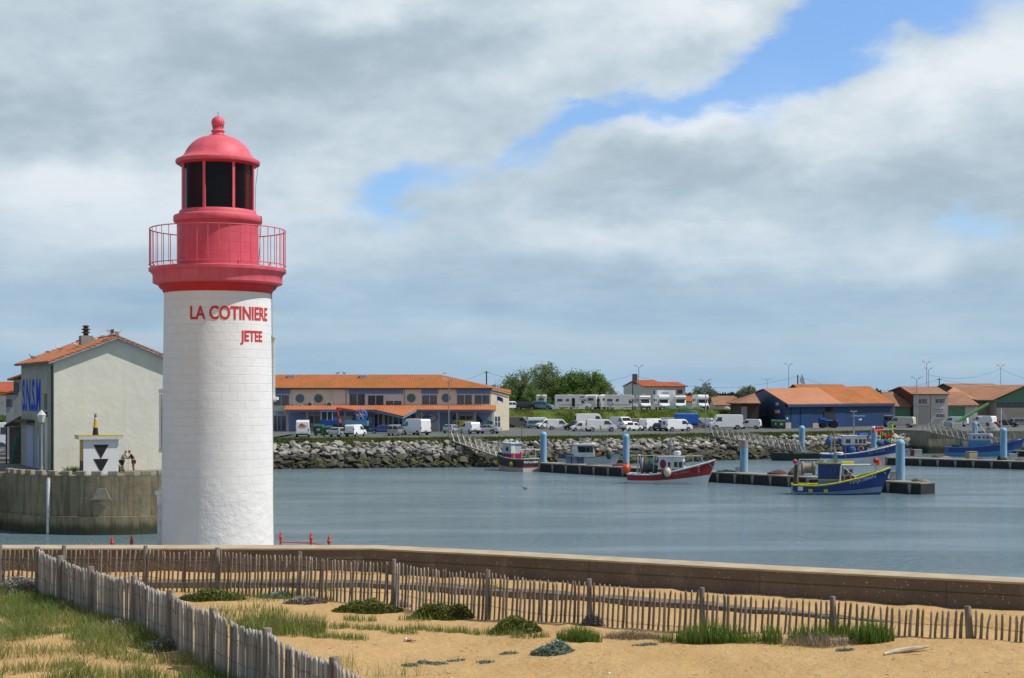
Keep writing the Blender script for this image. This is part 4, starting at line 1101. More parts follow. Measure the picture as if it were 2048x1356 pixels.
def shrub(label, px, py, rx, ry, h, n, m=SHRUB, leaf=0.035, name='shrub', cat='shrub', group=None):
 c = gray(px, py)
 t = thing(name, label, cat, (c.x, c.y, c.z), 0, group)
 P = []; tint = []
 for i in range(n):
  a = rng.uniform(0, 2 * np.pi); r = math.sqrt(rng.uniform())
  x, y = r * rx * math.cos(a), r * ry * math.sin(a)
  hh = h * (1 - r ** 2.4) * (0.85 + 0.5 * noise.noise(Vector((px + x * 4, y * 4, 0))))
  z = rng.uniform(0.25, 1.0) ** 0.5 * max(0.02, hh)
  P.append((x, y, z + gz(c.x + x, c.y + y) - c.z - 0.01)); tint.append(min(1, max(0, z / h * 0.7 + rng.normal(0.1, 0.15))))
 P = np.array(P); V = []
 u = rng.normal(0, 1, (n, 3)); u /= np.linalg.norm(u, axis=1)[:, None]
 w_ = np.cross(u, rng.normal(0, 1, (n, 3))); w_ /= np.linalg.norm(w_, axis=1)[:, None]
 L2 = leaf * rng.uniform(0.6, 1.4, n)[:, None]
 V = np.stack([P - u * L2, P - w_ * L2 * 0.35, P + u * L2, P + w_ * L2 * 0.35], 1).reshape(-1, 3)
 fast_mesh('foliage', V, np.arange(4 * n).reshape(-1, 4), m, tint, t)
 st = MB()
 for i in range(14):
  a = i * 2.4
  st.tube((0, 0, -0.03), (rx * 0.7 * math.cos(a), ry * 0.7 * math.sin(a), h * 0.5), 0.006, 0.002, n=5)
 st.build('stem', mat('twig', (0.08, 0.06, 0.04), rough=0.9), t)
 return t
shrub('low dark green shrub against the fence left of the first tall post', 425, 1200, 0.62, 0.35, 0.22, 3200)
shrub('flat dark green shrub under the fence post right of the lighthouse', 735, 1222, 0.62, 0.28, 0.22, 3200)
shrub('bushy dark green shrub in front of the fence with sand below', 885, 1235, 0.55, 0.34, 0.32, 3600)
shrub('small rounded dark shrub below the fence near the middle of the sand', 1030, 1266, 0.42, 0.26, 0.25, 2400)
SILV = leaf_mat('silver_leaf', (0.09, 0.13, 0.085), (0.20, 0.27, 0.21), (0.38, 0.45, 0.38), 0.15)
shrub('silver green rosette plant with a small yellow flower on bare sand', 1105, 1308, 0.30, 0.24, 0.17, 900, SILV, 0.045, 'rosette_plant', 'plant')
c = gray(1104, 1300)
tag(MB().lathe([(0.001, 0), (0.02, 0.004), (0.024, 0.01), (0.001, 0.014)], (c.x + 0.0, c.y - 0.02, c.z + 0.15), n=10).build('flower_head', mat('yellow_petals', (0.75, 0.5, 0.02), rough=0.6)), 'small yellow flower on the silver green plant', 'flower')
GREYB = leaf_mat('grey_twigs', (0.10, 0.085, 0.07), (0.24, 0.22, 0.20), (0.48, 0.46, 0.44), 0.1)
shrub('grey dead twiggy bush at the far end of the near fence', 45, 1185, 0.62, 0.5, 0.34, 2600, GREYB, 0.03, 'dead_bush', 'bush')
shrub('grey green herb at the foot of the near fence with yellow tips', 150, 1218, 0.45, 0.35, 0.22, 1500, GREYB, 0.03, 'dead_bush', 'bush')
shrub('pale dead tuft beside the bend of the near fence', 248, 1262, 0.3, 0.25, 0.2, 900, GREYB, 0.03, 'dead_bush', 'bush')
shrub('thin grey tuft against the lower part of the near fence', 320, 1300, 0.3, 0.25, 0.2, 900, GREYB, 0.03, 'dead_bush', 'bush')
shrub('purplish dry heath under the second tall fence post', 610, 1208, 0.4, 0.2, 0.13, 1300, GREYB, 0.03, 'dead_bush', 'bush')
shrub('grey straggly herb right of the fence post in the middle', 1185, 1252, 0.2, 0.15, 0.2, 500, GREYB, 0.028, 'dead_bush', 'bush')
shrub('pale green leafy herb left of the fence post beyond the lighthouse', 555, 1196, 0.35, 0.22, 0.13, 900, SILV, 0.035, 'leafy_herb', 'plant')
shrub('white flowered herb under the fence post in the centre left', 800, 1212, 0.22, 0.18, 0.13, 500, GREYB, 0.028, 'leafy_herb', 'plant')
for i, (px, py, lb) in enumerate(((820, 1330, 'creeping pale shoots left of the row on the bare sand'), (850, 1326, 'middle pale green creeping shoots on the bare sand'), (878, 1328, 'creeping pale shoots beside a thin grass stalk'), (912, 1320, 'largest creeping shoots on the bare sand'), (1018, 1308, 'tiny green sprout left of the rosette plant'), (1282, 1292, 'tiny grey green sprout below the brown heath clump'), (1300, 1290, 'tiny dark sprout right beside a grey green one'), (1690, 1300, 'tiny sprout left of the driftwood'), (970, 1325, 'lone small sprout right of the creeping row'))):
 shrub(lb, px, py, 0.13, 0.09, 0.045, 90, SILV, 0.028, 'sprout', 'plant')
W2 = []
for (px, py) in ((700, 1345), (745, 1352), (790, 1350), (830, 1352), (690, 1335)):
 c = gray(px, py); W2.append(scatter(26, c.x, c.y, 0.18, 0.15))
W2 = np.concatenate(W2)
tag(blades('wispy_grass', W2, rng.uniform(0.15, 0.34, len(W2)), 0.006, GRASSG, 0.35, 0.5), 'thin wispy stalks on the bare sand right of the near fence', 'grass', kind='stuff')
sc_ = MB()
for i in range(300):
 px = rng.uniform(640, 2040); py = rng.uniform(1285, 1354)
 if noise.noise(Vector((px * 0.008, py * 0.03, 0))) < 0.08: continue
 c = gray(px, py); a = rng.uniform(0, 3.1); L2 = 0.006 + 0.03 * rng.uniform() ** 2.5
 sc_.tube((c.x - L2 * math.cos(a), c.y - L2 * math.sin(a), c.z + 0.004), (c.x + L2 * math.cos(a), c.y + L2 * math.sin(a), c.z + 0.007), 0.004, 0.002, n=4)
tag(sc_.build('seaweed_debris', mat('dry_seaweed', (0.10, 0.05, 0.025), (0.05, 0.03, 0.02), rough=0.9)), 'dark dry seaweed crumbs scattered on the sand', 'debris', kind='stuff')
d0 = gray(1768, 1309); d1 = gray(1858, 1303)
dw = MB(); n_ = 10; pr_ = None
for i in range(n_):
 t = i / (n_ - 1); p = d0.lerp(d1, t) + Vector((0, 0.03 * math.sin(t * 5), 0.025 + 0.03 * math.sin(t * 3)))
 p.z = gz(p.x, p.y) + 0.02 + 0.035 * t
 r = 0.012 + 0.022 * math.sin(math.pi * min(1, t * 0.9 + 0.1)) + 0.004 * noise.noise(Vector((t * 9, 0, 0)))
 if pr_: dw.tube(pr_[0], p, pr_[1], r, n=8)
 pr_ = (p, r)
tag(dw.build('driftwood', mat('bleached_wood', (0.62, 0.57, 0.48), (0.42, 0.37, 0.30), scale=12, rough=0.8, bump=0.004), smooth=40), 'bleached crooked driftwood branch lying on the sand at the right', 'driftwood')
c = gray(812, 1283)
cn = thing('paper_cone', 'red and white crumpled paper cone lying on the sand', 'litter', (c.x, c.y, c.z + 0.03), R(-6))
MB().tube((0.02, 0, 0), (0.16, 0, -0.012), 0.032, 0.004, n=14).build('cone', mat('red_print_paper', (0.36, 0.02, 0.03), (0.60, 0.5, 0.48), scale=30, lo=0.5, hi=0.7, rough=0.6), cn, smooth=40)
MB().ball((0, 0, 0.002), 0.035, 14).build('wad', mat('white_paper', (0.75, 0.75, 0.76), rough=0.7), cn, smooth=60)
c = gray(1218, 1346)
tag(MB().lathe([(0.03, 0), (0.026, 0.01), (0.001, 0.016)], (c.x, c.y, c.z), n=12).build('seashell', mat('shell_white', (0.7, 0.69, 0.66), rough=0.5)), 'tiny white shell on the sand near the bottom edge', 'seashell')
for lb, px in (('green weeds at the foot of the cream wall left of the white hut', 148), ('green weeds between the white hut and the two people', 236)):
 c = at(px, 940, 113.3 if px < 200 else 112.6); n_ = 260
 P_ = np.stack([c.x + rng.normal(0, .45 if px < 200 else .25, n_), c.y + rng.normal(0, .08, n_), np.full(n_, PIER + .004)], 1)
 tag(blades('weed_tuft', P_, rng.uniform(.15, .55 if px < 200 else .75, n_), .05, GRASSG, .35, .4), lb, 'weeds')
# ================================================================ MARKET HALL
T_ORL = tile_mat('lichen_tile', (0.44, 0.115, 0.03), (0.28, 0.11, 0.008), (0.50, 0.24, 0.12), (1, 0), 3.0)
T_PINK = tile_mat('pink_tile', (0.48, 0.20, 0.10), (0.42, 0.16, 0.07), (0.54, 0.30, 0.18), (1, 0), 3.0)
T_BRN = tile_mat('brown_tile', (0.34, 0.17, 0.10), (0.24, 0.11, 0.06), (0.42, 0.25, 0.15), (1, 0), 3.0)
T_RED = tile_mat('red_tile', (0.42, 0.09, 0.03), (0.36, 0.07, 0.02), (0.45, 0.16, 0.08), (1, 0), 3.0)
BEIGE = mat('beige_render', (0.70, 0.67, 0.56), (0.63, 0.60, 0.50), scale=0.4, rough=0.9, bump=0.01)
BEIGE2 = mat('white_band', (0.62, 0.62, 0.60), (0.54, 0.54, 0.52), scale=1, rough=0.8)
BLUESH = mat('blue_shutter', (0.22, 0.32, 0.52), (0.18, 0.27, 0.46), scale=1.5, rough=0.6, bump=0.01, bscale=6)
BLUELV = mat('blue_louvre', (0.11, 0.21, 0.46), (0.14, 0.26, 0.52), scale=2, rough=0.6, stretch=(0.1, 0.1, 12))
LBLUE = mat('light_blue_trim', (0.10, 0.30, 0.52), (0.12, 0.34, 0.56), rough=0.5)
ACW = mat('ac_casing', (0.55, 0.55, 0.52), (0.46, 0.46, 0.44), rough=0.5)
WFR = mat('window_frame_white', (0.66, 0.66, 0.65), rough=0.5)
def facade(pT, Y, y0=None):
 return lambda px, py: ((px - 1024) * Y / F, EYE + (HZ - py) * Y / F)
def window(parent, x0, x1, z0, z1, y, mull=1, frame=WFR, glass=GLASS, fw=0.09, name='window', out=0.04, blind=None):
 fr = MB()
 fr.b2((x0, y - out, z0), (x0 + fw, y + 0.02, z1)).b2((x1 - fw, y - out, z0), (x1, y + 0.02, z1))
 fr.b2((x0 + fw, y - out, z1 - fw), (x1 - fw, y + 0.02, z1)).b2((x0 + fw, y - out, z0), (x1 - fw, y + 0.02, z0 + fw))
 w = x1 - x0
 for k in range(mull):
  c = x0 + w * (k + 1) / (mull + 1)
  fr.b2((c - fw / 2, y - out * 0.9, z0 + fw), (c + fw / 2, y + 0.02, z1 - fw))
 f = fr.build(name, frame, parent)
 MB().b2((x0 + fw, y - 0.012, z0 + fw), (x1 - fw, y + 0.015, z1 - fw)).build('pane', glass, f)
 if blind: MB().b2((x0 + fw * 1.1, y - 0.025, z1 - fw - (z1 - z0) * blind), (x1 - fw * 1.1, y - 0.014, z1 - fw)).build('blind', MATS['white_worn_paint'], f)
 return f
YF = 262.0
fx = facade(None, YF)
mh = thing('market_hall', 'long two-storey beige and blue harbour building with orange tiled roof and porch', 'building', (0, 0, 0))
xL = fx(430, 0)[0]; xR = fx(982, 0)[0]
zE = fx(0, 777)[1]; zM = fx(0, 812)[1]; zR = EYE + (HZ - 750.5) * 268.5 / F
MB().b2((xL, YF, CP - 0.1), (xR, YF + 13, zE)).build('wall', BEIGE, mh)
pB = at(1018, 786, 269.5); pA = Vector((xR + 0.01, YF + 0.01, zE))
MB().add([(pA.x, pA.y, CP - .1), (pB.x, pB.y, CP - .1), (pB.x, pB.y, pB.z), (pA.x, pA.y, zE), (pA.x, YF + 12.9, CP - .1), (pB.x, YF + 12.9, CP - .1), (pB.x, YF + 12.9, pB.z), (pA.x, YF + 12.9, zE)],
         [(0, 1, 2, 3), (5, 4, 7, 6), (1, 5, 6, 2), (4, 0, 3, 7), (3, 2, 6, 7), (0, 4, 5, 1)]).build('flank_wall', mat('flank_render', (0.60, 0.54, 0.41), (0.54, 0.48, 0.37), scale=0.5, rough=0.9), mh)
r0 = at(500, 750.5, 268.5); r1 = at(880, 750.5, 268.5); e0 = at(430, 777, YF - 0.5); e1 = at(984, 777, YF - 0.5); e2 = at(1021, 787, 269.3)
r0.x = xL - .4
bk0 = Vector((e0.x, YF + 14, zE)); bk1 = Vector((e2.x, YF + 14, zE - 0.4))
rfm = MB().slab([e0, e1, r1, r0], (0, -.5, 1), 0.14)
rfm.slab([e1, e2, r1], (.4, -.3, 1), 0.14).slab([e2, bk1, r1], (.6, .1, 1), 0.14).slab([bk1, bk0, r0, r1], (0, .5, 1), 0.14)
rf_ = rfm.build('roof', T_ORL, mh)
MB().slab([at(984, 779.5, YF - .55), at(1021.5, 789, 269.2), at(1021.5, 787, 269.2), at(984, 777, YF - .55)], (.4, -.9, 0), 0.1).build('verge', mat('verge_tile', (0.45, 0.30, 0.20), rough=0.9), rf_)
MB().b2((xL, YF - 0.52, zE - 0.12), (xR, YF - 0.40, zE + 0.02)).build('gutter', mat('dark_gutter', (0.10, 0.09, 0.08), rough=0.7), mh)
for px in (583, 727):
 c_ = at(px, 757, 267.0)
 MB().box((c_.x, c_.y, c_.z + 0.55), (1.5, 1.1, 0.16)).box((c_.x, c_.y, c_.z + 0.2), (1.3, 0.95, 0.52)).build('skylight', mat('skylight_white', (0.62, 0.66, 0.70), rough=0.3), mh)
for a_, b_ in ((545, 580), (697, 806), (843, 876), (913, 981)):
 x0, x1 = fx(a_, 0)[0], fx(b_, 0)[0]
 m_ = MB()
 for k in range(5): m_.box(((x0 + x1) / 2, YF - 0.08, fx(0, 788)[1] + 0.1 + k * 0.17), (x1 - x0, 0.14, 0.13))
 m_.build('louvre_band', BLUELV, mh)
for a_, b_, y0, y1, bl in ((546, 579, 812, 789, None), (698, 731, 812, 787, None), (735, 768, 811, 787, 0.12), (771, 804, 812, 787, 0.55), (843, 875, 810, 787, 0.1), (913, 945, 810, 787, 0.08), (948, 980, 809, 787, 0.1)):
 window(mh, fx(a_, 0)[0], fx(b_, 0)[0], fx(0, y0)[1], fx(0, y1)[1], YF, 1, blind=bl)
PORT = mat('porthole_teal', (0.02, 0.10, 0.14), (0.04, 0.16, 0.22), scale=0.6, rough=0.1, spec=0.8)
for px, py in ((600, 797), (637, 797), (822.5, 796), (892, 796)):
 x, z = fx(px, py)
 t_ = MB().torus((x, YF - 0.02, z), 0.74, 0.06, 'y', 28, 6).build('porthole', mat('porthole_rim', (0.36, 0.32, 0.26), rough=0.6), mh, smooth=60)
 MB().tube((x, YF + 0.01, z), (x, YF - 0.03, z), 0.72, n=28).build('pane', PORT, t_)
for px in (583.5, 662.5, 811):
 MB().b2((fx(px - 1.6, 0)[0], YF - 0.12, zM + 0.3), (fx(px + 1.6, 0)[0], YF - 0.002, zE - 0.2)).build('downpipe', BEIGE2, mh)
for px in (692, 808.5):
 MB().b2((fx(px - .7, 0)[0], YF - 0.1, zM + 0.3), (fx(px + .7, 0)[0], YF - 0.002, zE - 0.2)).build('downpipe', mat('grey_pipe', (0.25, 0.23, 0.2), rough=0.7), mh)
for px, py, w_, h_ in ((586, 811, 0.75, 0.6), (601, 812, 0.9, 0.6), (620, 809, 1.05, 1.05), (659, 809, 1.05, 1.05), (826, 813, .8, .35), (838, 813, .8, .35)):
 x, z = fx(px, py)
 a_ = MB().b2((x - w_ / 2, YF - 0.5, z - h_ / 2), (x + w_ / 2, YF - 0.05, z + h_ / 2)).build('air_conditioner', ACW, mh, bevel=0.02)
 MB().tube((x, YF - 0.505, z), (x, YF - 0.52, z), min(w_, h_) * 0.36, n=16).build('fan_grille', mat('fan_dark', (0.08, 0.08, 0.08), rough=0.6), a_)
cb = YF - 0.02; cf = YF - 3.4
def cpz(py, Y): return EYE + (HZ - py) * Y / F
can = MB()
def canopy(a_, b_): can.slab([(fx(a_, 0)[0], cf, cpz(820.5, cf)), ((b_ - 1024) * cf / F, cf, cpz(820.5, cf)), ((b_ - 1024) * cb / F, cb, cpz(811.5, cb)), ((a_ - 1024) * cb / F, cb, cpz(811.5, cb))], (0, -.4, 1), 0.13)
canopy(573, 750); canopy(832, 992)
can.slab([((750 - 1024) * cf / F, cf, cpz(820.5, cf)), at(806, 833.5, 251.5), at(832, 820.5, cf), at(832, 811.5, cb), at(750, 811.5, cb)], (0, -.35, 1), 0.13)
can.build('canopy_roof', mat('dummy', (0, 0, 0)) and tile_mat('canopy_tile', (0.48, 0.155, 0.06), (0.42, 0.12, 0.04), (0.55, 0.27, 0.15), (1, 0), 2.4), mh)
MB().slab([at(743, 820, cf - .05), at(806, 834.5, 251.4), at(806, 837.5, 251.4), at(743, 823, cf - .05)], (0, -1, 0), 0.12).slab([at(806, 834.5, 251.35), at(833, 820, cf - .05), at(833, 823, cf - .05), at(806, 837.5, 251.35)], (0.3, -1, 0), 0.12).build('porch_fascia', LBLUE, mh)
MB().slab([at(573, 821, cf), at(749, 821, cf), at(749, 823, cf), at(573, 823, cf)], (0, -1, 0), 0.1).slab([at(834, 821, cf), at(991, 821, cf), at(991, 823, cf), at(834, 823, cf)], (0, -1, 0), 0.1).build('canopy_fascia', mat('fascia_blue', (0.10, 0.14, 0.30), rough=0.6), mh)
for px, Yp in ((576, cf + .2), (614, cf + .2), (652, cf + .2), (690, cf + .2), (728, cf + .2), (843, cf + .2), (878, cf + .2), (914, cf + .2), (951, cf + .2), (986, cf + .2), (806, 252.0)):
 x = (px - 1024) * Yp / F
 zt_ = cpz(822, Yp) if px != 806 else cpz(836, Yp)
 MB().b2((x - 0.1, Yp - .1, CP - .05), (x + 0.1, Yp + .1, zt_)).build('canopy_post', LBLUE if px == 806 else mat('post_bluegrey', (0.30, 0.36, 0.46), rough=0.6), mh)
def bay(a_, b_, yt, yb, m_, name, out=0.06):
 return MB().b2((fx(a_, 0)[0], YF - out, cpz(yb, YF)), (fx(b_, 0)[0], YF - 0.001, cpz(yt, YF))).build(name, m_, mh)
SHT = mat('bay_grey', (0.38, 0.42, 0.50), (0.32, 0.36, 0.44), scale=.6, rough=0.7)
bay(545, 985, 821.5, 826, SHT, 'fascia_band', 0.08)
bay(576, 612, 826.2, 861.5, BLUESH, 'roller_shutter')
bay(614, 651, 826.2, 861.5, SHT, 'bay_panel', 0.03); window(mh, fx(616, 0)[0], fx(641, 0)[0], cpz(848, YF), cpz(831, YF), YF - 0.035, 1)
bay(653, 689, 826.2, 861.5, BLUESH, 'roller_shutter'); bay(691, 727, 826.2, 861.5, BLUESH, 'roller_shutter')
bay(680, 706, 832, 850, BEIGE2, 'white_door', 0.09)
bay(729, 747, 826.2, 862, BLUESH, 'panel'); wn = bay(735.5, 745, 833, 848, mat('notice_frame', (0.12, 0.16, 0.34), rough=0.5), 'notice_board', 0.12)
MB().b2((fx(737, 0)[0], YF - 0.14, cpz(847, YF)), (fx(743.6, 0)[0], YF - 0.121, cpz(834, YF))).build('notice_sheet', mat('notice_paper', (0.5, 0.55, 0.6), rough=0.5), wn)
for a_, b_ in ((748, 756), (757, 765), (769, 776), (777, 785), (787, 797), (798, 808), (809, 820), (821, 832)):
 window(mh, fx(a_, 0)[0], fx(b_, 0)[0], cpz(858, YF), cpz(828, YF), YF, 0, WFR, mat('entrance_glass', (0.02, 0.055, 0.06), (0.05, 0.09, 0.10), scale=1, rough=0.08), 0.06, 'glazed_door')
bay(843, 876, 824, 859, mat('white_mural', (0.62, 0.65, 0.70), (0.56, 0.6, 0.66), rough=0.6), 'mural_panel')
lg = MB().torus((0, 0, 0), 1.15, 0.10, 'y', 30, 5); lg.v = [(x + fx(861, 0)[0], YF - 0.09 + y * .2, z * 0.62 + cpz(835.5, YF)) for x, y, z in lg.v]
lg.build('logo_ring', mat('logo_blue', (0.03, 0.13, 0.42), rough=0.6), mh)
fsh = MB(); X_, Z_ = fx(857, 0)[0], cpz(834.5, YF)
fsh.slab([(X_ - 1.0, YF - .075, Z_ + .05), (X_ - .2, YF - .075, Z_ - .18), (X_ + .7, YF - .075, Z_ + .1), (X_ - .1, YF - .075, Z_ + .38)], (0, -1, 0), 0.02).slab([(X_ - 1.4, YF - .075, Z_ + .35), (X_ - .95, YF - .075, Z_ + .08), (X_ - 1.4, YF - .075, Z_ - .15)], (0, -1, 0), 0.02)
fsh.build('logo_fish', mat('logo_light_blue', (0.05, 0.3, 0.62), rough=0.6), mh)
bay(880, 912, 826.2, 861.5, BLUESH, 'roller_shutter')
bay(916, 948, 826.2, 861.5, SHT, 'bay_panel', 0.03); window(mh, fx(918, 0)[0], fx(946, 0)[0], cpz(843, YF), cpz(831, YF), YF - 0.035, 1)
bay(952, 984, 826.2, 861.5, BLUESH, 'roller_shutter')
DKT = mat('mural_dark', (0.03, 0.07, 0.12), rough=0.6)
tri = MB(); q_ = lambda px, py: (fx(px, 0)[0], YF - 0.065, cpz(py, YF))
tri.slab([q_(953, 828), q_(966, 841), q_(953, 855)], (0, -1, 0), 0.02).slab([q_(903, 836), q_(911.5, 828), q_(911.5, 842)], (0, -1, 0), 0.02)
tri.build('mural_triangle', DKT, mh)
MB().slab([q_(984, 829), q_(974, 838), q_(984, 847)], (0, -1, 0), 0.02).build('mural_triangle', mat('mural_pale', (0.42, 0.5, 0.6), rough=0.6), mh)
MB().slab([q_(971, 848), q_(976, 842), q_(986, 843), q_(988, 855), q_(971, 855)], (0, -1, 0), 0.02).build('mural_shape', mat('mural_green', (0.05, 0.22, 0.16), rough=0.6), mh)
sg = bay(546, 574, 822, 829, mat('sign_grey', (0.5, 0.52, 0.56), rough=0.6), 'sign_board', 0.14)
text_part('CRIEE', 0.36, mat('sign_navy', (0.02, 0.04, 0.2), rough=0.5), sg, plane_M((fx(560, 0)[0], YF - 0.145, cpz(827.5, YF)), (1, 0, 0), (0, -1, 0)), 'lettering', 0.01, 0.004)
for a_, b_ in ((547, 554), (555, 562), (563, 572)):
 window(mh, fx(a_, 0)[0], fx(b_, 0)[0], cpz(862, YF), cpz(831, YF), YF, 0, mat('blue_frame', (0.16, 0.24, 0.42), rough=0.6), GLASS, 0.08, 'glazed_door')
dirf = (pB - pA); dirf.z = 0; dirf.normalize(); nf = Vector((dirf.y, -dirf.x, 0))
def fl(px, py, out=0.0):
 k = (px - 1024) / F
 t_ = (pA.x - k * pA.y) / (k * dirf.y - dirf.x)
 p_ = Vector((pA.x + dirf.x * t_, pA.y + dirf.y * t_, 0)); p_.z = EYE + (HZ - py) * p_.y / F
 return p_ + nf * out
dr = MB().slab([fl(988, 855), fl(1001, 855), fl(1001, 832), fl(988, 832)], nf, 0.06).build('door', WFR, mh)
for a_, b_ in ((989, 994), (995, 1000)):
 for c_, d_ in ((843, 833), (854, 844)):
  MB().slab([fl(a_, c_, .062), fl(b_, c_, .062), fl(b_, d_, .062), fl(a_, d_, .062)], nf, 0.01).build('pane', GLASS, dr)
MB().slab([fl(983, 830.5), fl(1018, 830.5), fl(1018, 831.3), fl(983, 831.3)], nf, 0.03).build('string_course', BEIGE2, mh)
fg = thing('flag', 'blue flag hanging from a short pole on the beige end wall', 'flag', tuple(fl(989, 806, 0.5)))
MB().tube((0, 0, -0.2), (0, 0, 1.3), 0.03, n=6).tube((0, 0, 0.1), tuple(-nf * .5), 0.02, n=5).build('pole', GALV, fg)
cl = MB(); vs = []; fs = []
for i in range(9):
 for j in range(5):
  u_, v_ = i / 8, j / 4
  vs.append((u_ * 1.05, -0.1 + 0.10 * math.sin(u_ * 6 + v_), 1.2 - v_ * 0.75 - u_ * u_ * 0.45))
for i in range(8):
 for j in range(4): fs.append((i * 5 + j, (i + 1) * 5 + j, (i + 1) * 5 + j + 1, i * 5 + j + 1))
cl.add(vs, fs); cl.build('cloth', mat('flag_blue', (0.02, 0.05, 0.42), rough=0.7), fg, smooth=60)
# ================================================================ OTHER BUILDINGS
def gable_roof(mb, x0, x1, y0, y1, ze, zr, ov=0.4, axis='x', t=0.14):
 if axis == 'x':
  ym = (y0 + y1) / 2; k = (zr - ze) / (ym - y0)
  mb.slab([(x0 - ov, y0 - ov, ze - k * ov), (x1 + ov, y0 - ov, ze - k * ov), (x1 + ov, ym, zr), (x0 - ov, ym, zr)], (0, -k, 1), t)
  mb.slab([(x0 - ov, y1 + ov, ze - k * ov), (x0 - ov, ym, zr), (x1 + ov, ym, zr), (x1 + ov, y1 + ov, ze - k * ov)], (0, k, 1), t)
 else:
  xm = (x0 + x1) / 2; k = (zr - ze) / (xm - x0)
  mb.slab([(x0 - ov, y0 - ov, ze - k * ov), (xm, y0 - ov, zr), (xm, y1 + ov, zr), (x0 - ov, y1 + ov, ze - k * ov)], (-k, 0, 1), t)
  mb.slab([(x1 + ov, y0 - ov, ze - k * ov), (x1 + ov, y1 + ov, ze - k * ov), (xm, y1 + ov, zr), (xm, y0 - ov, zr)], (k, 0, 1), t)
 return mb
def gable_walls(mb, x0, x1, y0, y1, zb, ze, zr, axis='x'):
 if axis == 'x':
  ym = (y0 + y1) / 2; e = 0.02
  prof = [(y0, zb), (y1, zb), (y1, ze), (ym, zr - e), (y0, ze)]
  vs = [(x0, a, b) for a, b in prof] + [(x1, a, b) for a, b in prof]
 else:
  xm = (x0 + x1) / 2
  prof = [(x0, zb), (x1, zb), (x1, ze), (xm, zr - 0.02), (x0, ze)]
  vs = [(a, y0, b) for a, b in prof] + [(a, y1, b) for a, b in prof]
 n = 5
 return mb.add(vs, [tuple(range(n - 1, -1, -1)), tuple(range(n, 2 * n))] + [(i, (i + 1) % n, n + (i + 1) % n, n + i) for i in range(n)])
Yh = 340.0; hx_ = facade(None, Yh)
h1 = thing('white_house', 'white house with orange hipped roof and chimney behind the campers', 'house', (0, 0, 0))
xa, xb, xc = hx_(1262, 0)[0], hx_(1288, 0)[0], hx_(1329, 0)[0]
ze_ = hx_(0, 773)[1]; zr_ = hx_(0, 761)[1]
wl = MB().add([(hx_(1253, 0)[0], Yh + 9, TER), (xb, Yh, TER), (xc, Yh, TER), (xc, Yh + 10, TER), (hx_(1253, 0)[0], Yh + 9, ze_), (xb, Yh, ze_), (xc, Yh, ze_), (xc, Yh + 10, ze_), ((hx_(1253, 0)[0] + xb) / 2 + 0.2, Yh + 4.7, zr_ - .1)],
              [(0, 1, 5, 4), (1, 2, 6, 5), (2, 3, 7, 6), (3, 0, 4, 7), (4, 5, 8)])
wl.build('wall', mat('house_white', (0.62, 0.64, 0.64), (0.55, 0.57, 0.58), scale=1, rough=0.9), h1)
rr = MB()
a0 = Vector(((hx_(1253, 0)[0] + xb) / 2 - .1, Yh + 4.5, zr_)); a1 = Vector((hx_(1311, 0)[0], Yh + 4.5, zr_ + .05))
rr.slab([(xb - .3, Yh - .5, ze_ - .05), (xc + .2, Yh - .5, ze_ - .05), a1, a0], (0, -.3, 1), .15)
rr.slab([(xc + .2, Yh - .5, ze_ - .05), (xc + .3, Yh + 10.2, ze_), a1], (.4, 0, 1), .15)
rr.slab([(xc + .3, Yh + 10.2, ze_), (hx_(1253, 0)[0] - .3, Yh + 9.3, ze_), a0, a1], (0, .3, 1), .15)
rr.build('roof', T_RED, h1)
cx_, cz_ = hx_(1274, 757)
MB().b2((cx_ - .5, Yh + 3.5, zr_ - .8), (cx_ + .4, Yh + 4.4, cz_ + 1.1)).build('chimney', mat('chimney_grey', (0.16, 0.14, 0.13), rough=0.9), h1)
window(h1, hx_(1307, 0)[0], hx_(1318, 0)[0], hx_(0, 800)[1], hx_(0, 781)[1], Yh, 1, mat('shutter_grey', (0.25, 0.28, 0.33), rough=.7))
h2 = thing('pink_house', 'pale pink house with orange roof joined to the right of the white house', 'house', (0, 0, 0))
xd = hx_(1372, 0)[0]; zp = hx_(0, 773.5)[1]
MB().b2((xc + .02, Yh + 1.2, TER), (xd, Yh + 10, zp)).build('wall', mat('house_pink', (0.56, 0.49, 0.47), (0.5, 0.44, 0.43), scale=1, rough=0.9), h2)
rr = MB(); p0 = Vector((hx_(1316, 0)[0], Yh + 5.6, hx_(0, 764.5)[1])); p1 = Vector((hx_(1360, 0)[0], Yh + 5.6, hx_(0, 764.5)[1]))
rr.slab([(xc + .35, Yh + .8, zp), (xd + .5, Yh + .8, zp), p1, p0], (0, -.3, 1), .15).slab([(xd + .5, Yh + .8, zp), (xd + .5, Yh + 10.4, zp), p1], (.5, 0, 1), .15).slab([(xd + .5, Yh + 10.4, zp), (xc + .35, Yh + 10.4, zp), p0, p1], (0, .3, 1), .15)
rr.build('roof', T_RED, h2)
for a_, b_, m_ in ((1333, 1348, mat('white_balcony', (.6, .6, .62), rough=.6)), (1356, 1366, MATS['shutter_grey'])):
 window(h2, hx_(a_, 0)[0], hx_(b_, 0)[0], hx_(0, 788)[1], hx_(0, 779)[1], Yh + 1.2, 1, m_)
def low_house(name, label, pxa, pxb, pye, pyr, Y, dep, wallm, roofm, zb):
 t = thing(name, label, 'house', (0, 0, 0)); f_ = facade(None, Y)
 x0, x1 = f_(pxa, 0)[0], f_(pxb, 0)[0]; ze = f_(0, pye)[1]; zr = EYE + (HZ - pyr) * (Y + dep / 2) / F
 gable_walls(MB(), x0, x1, Y, Y + dep, zb, ze, zr).build('wall', wallm, t)
 gable_roof(MB(), x0, x1, Y, Y + dep, ze, zr).build('roof', roofm, t)
 return t
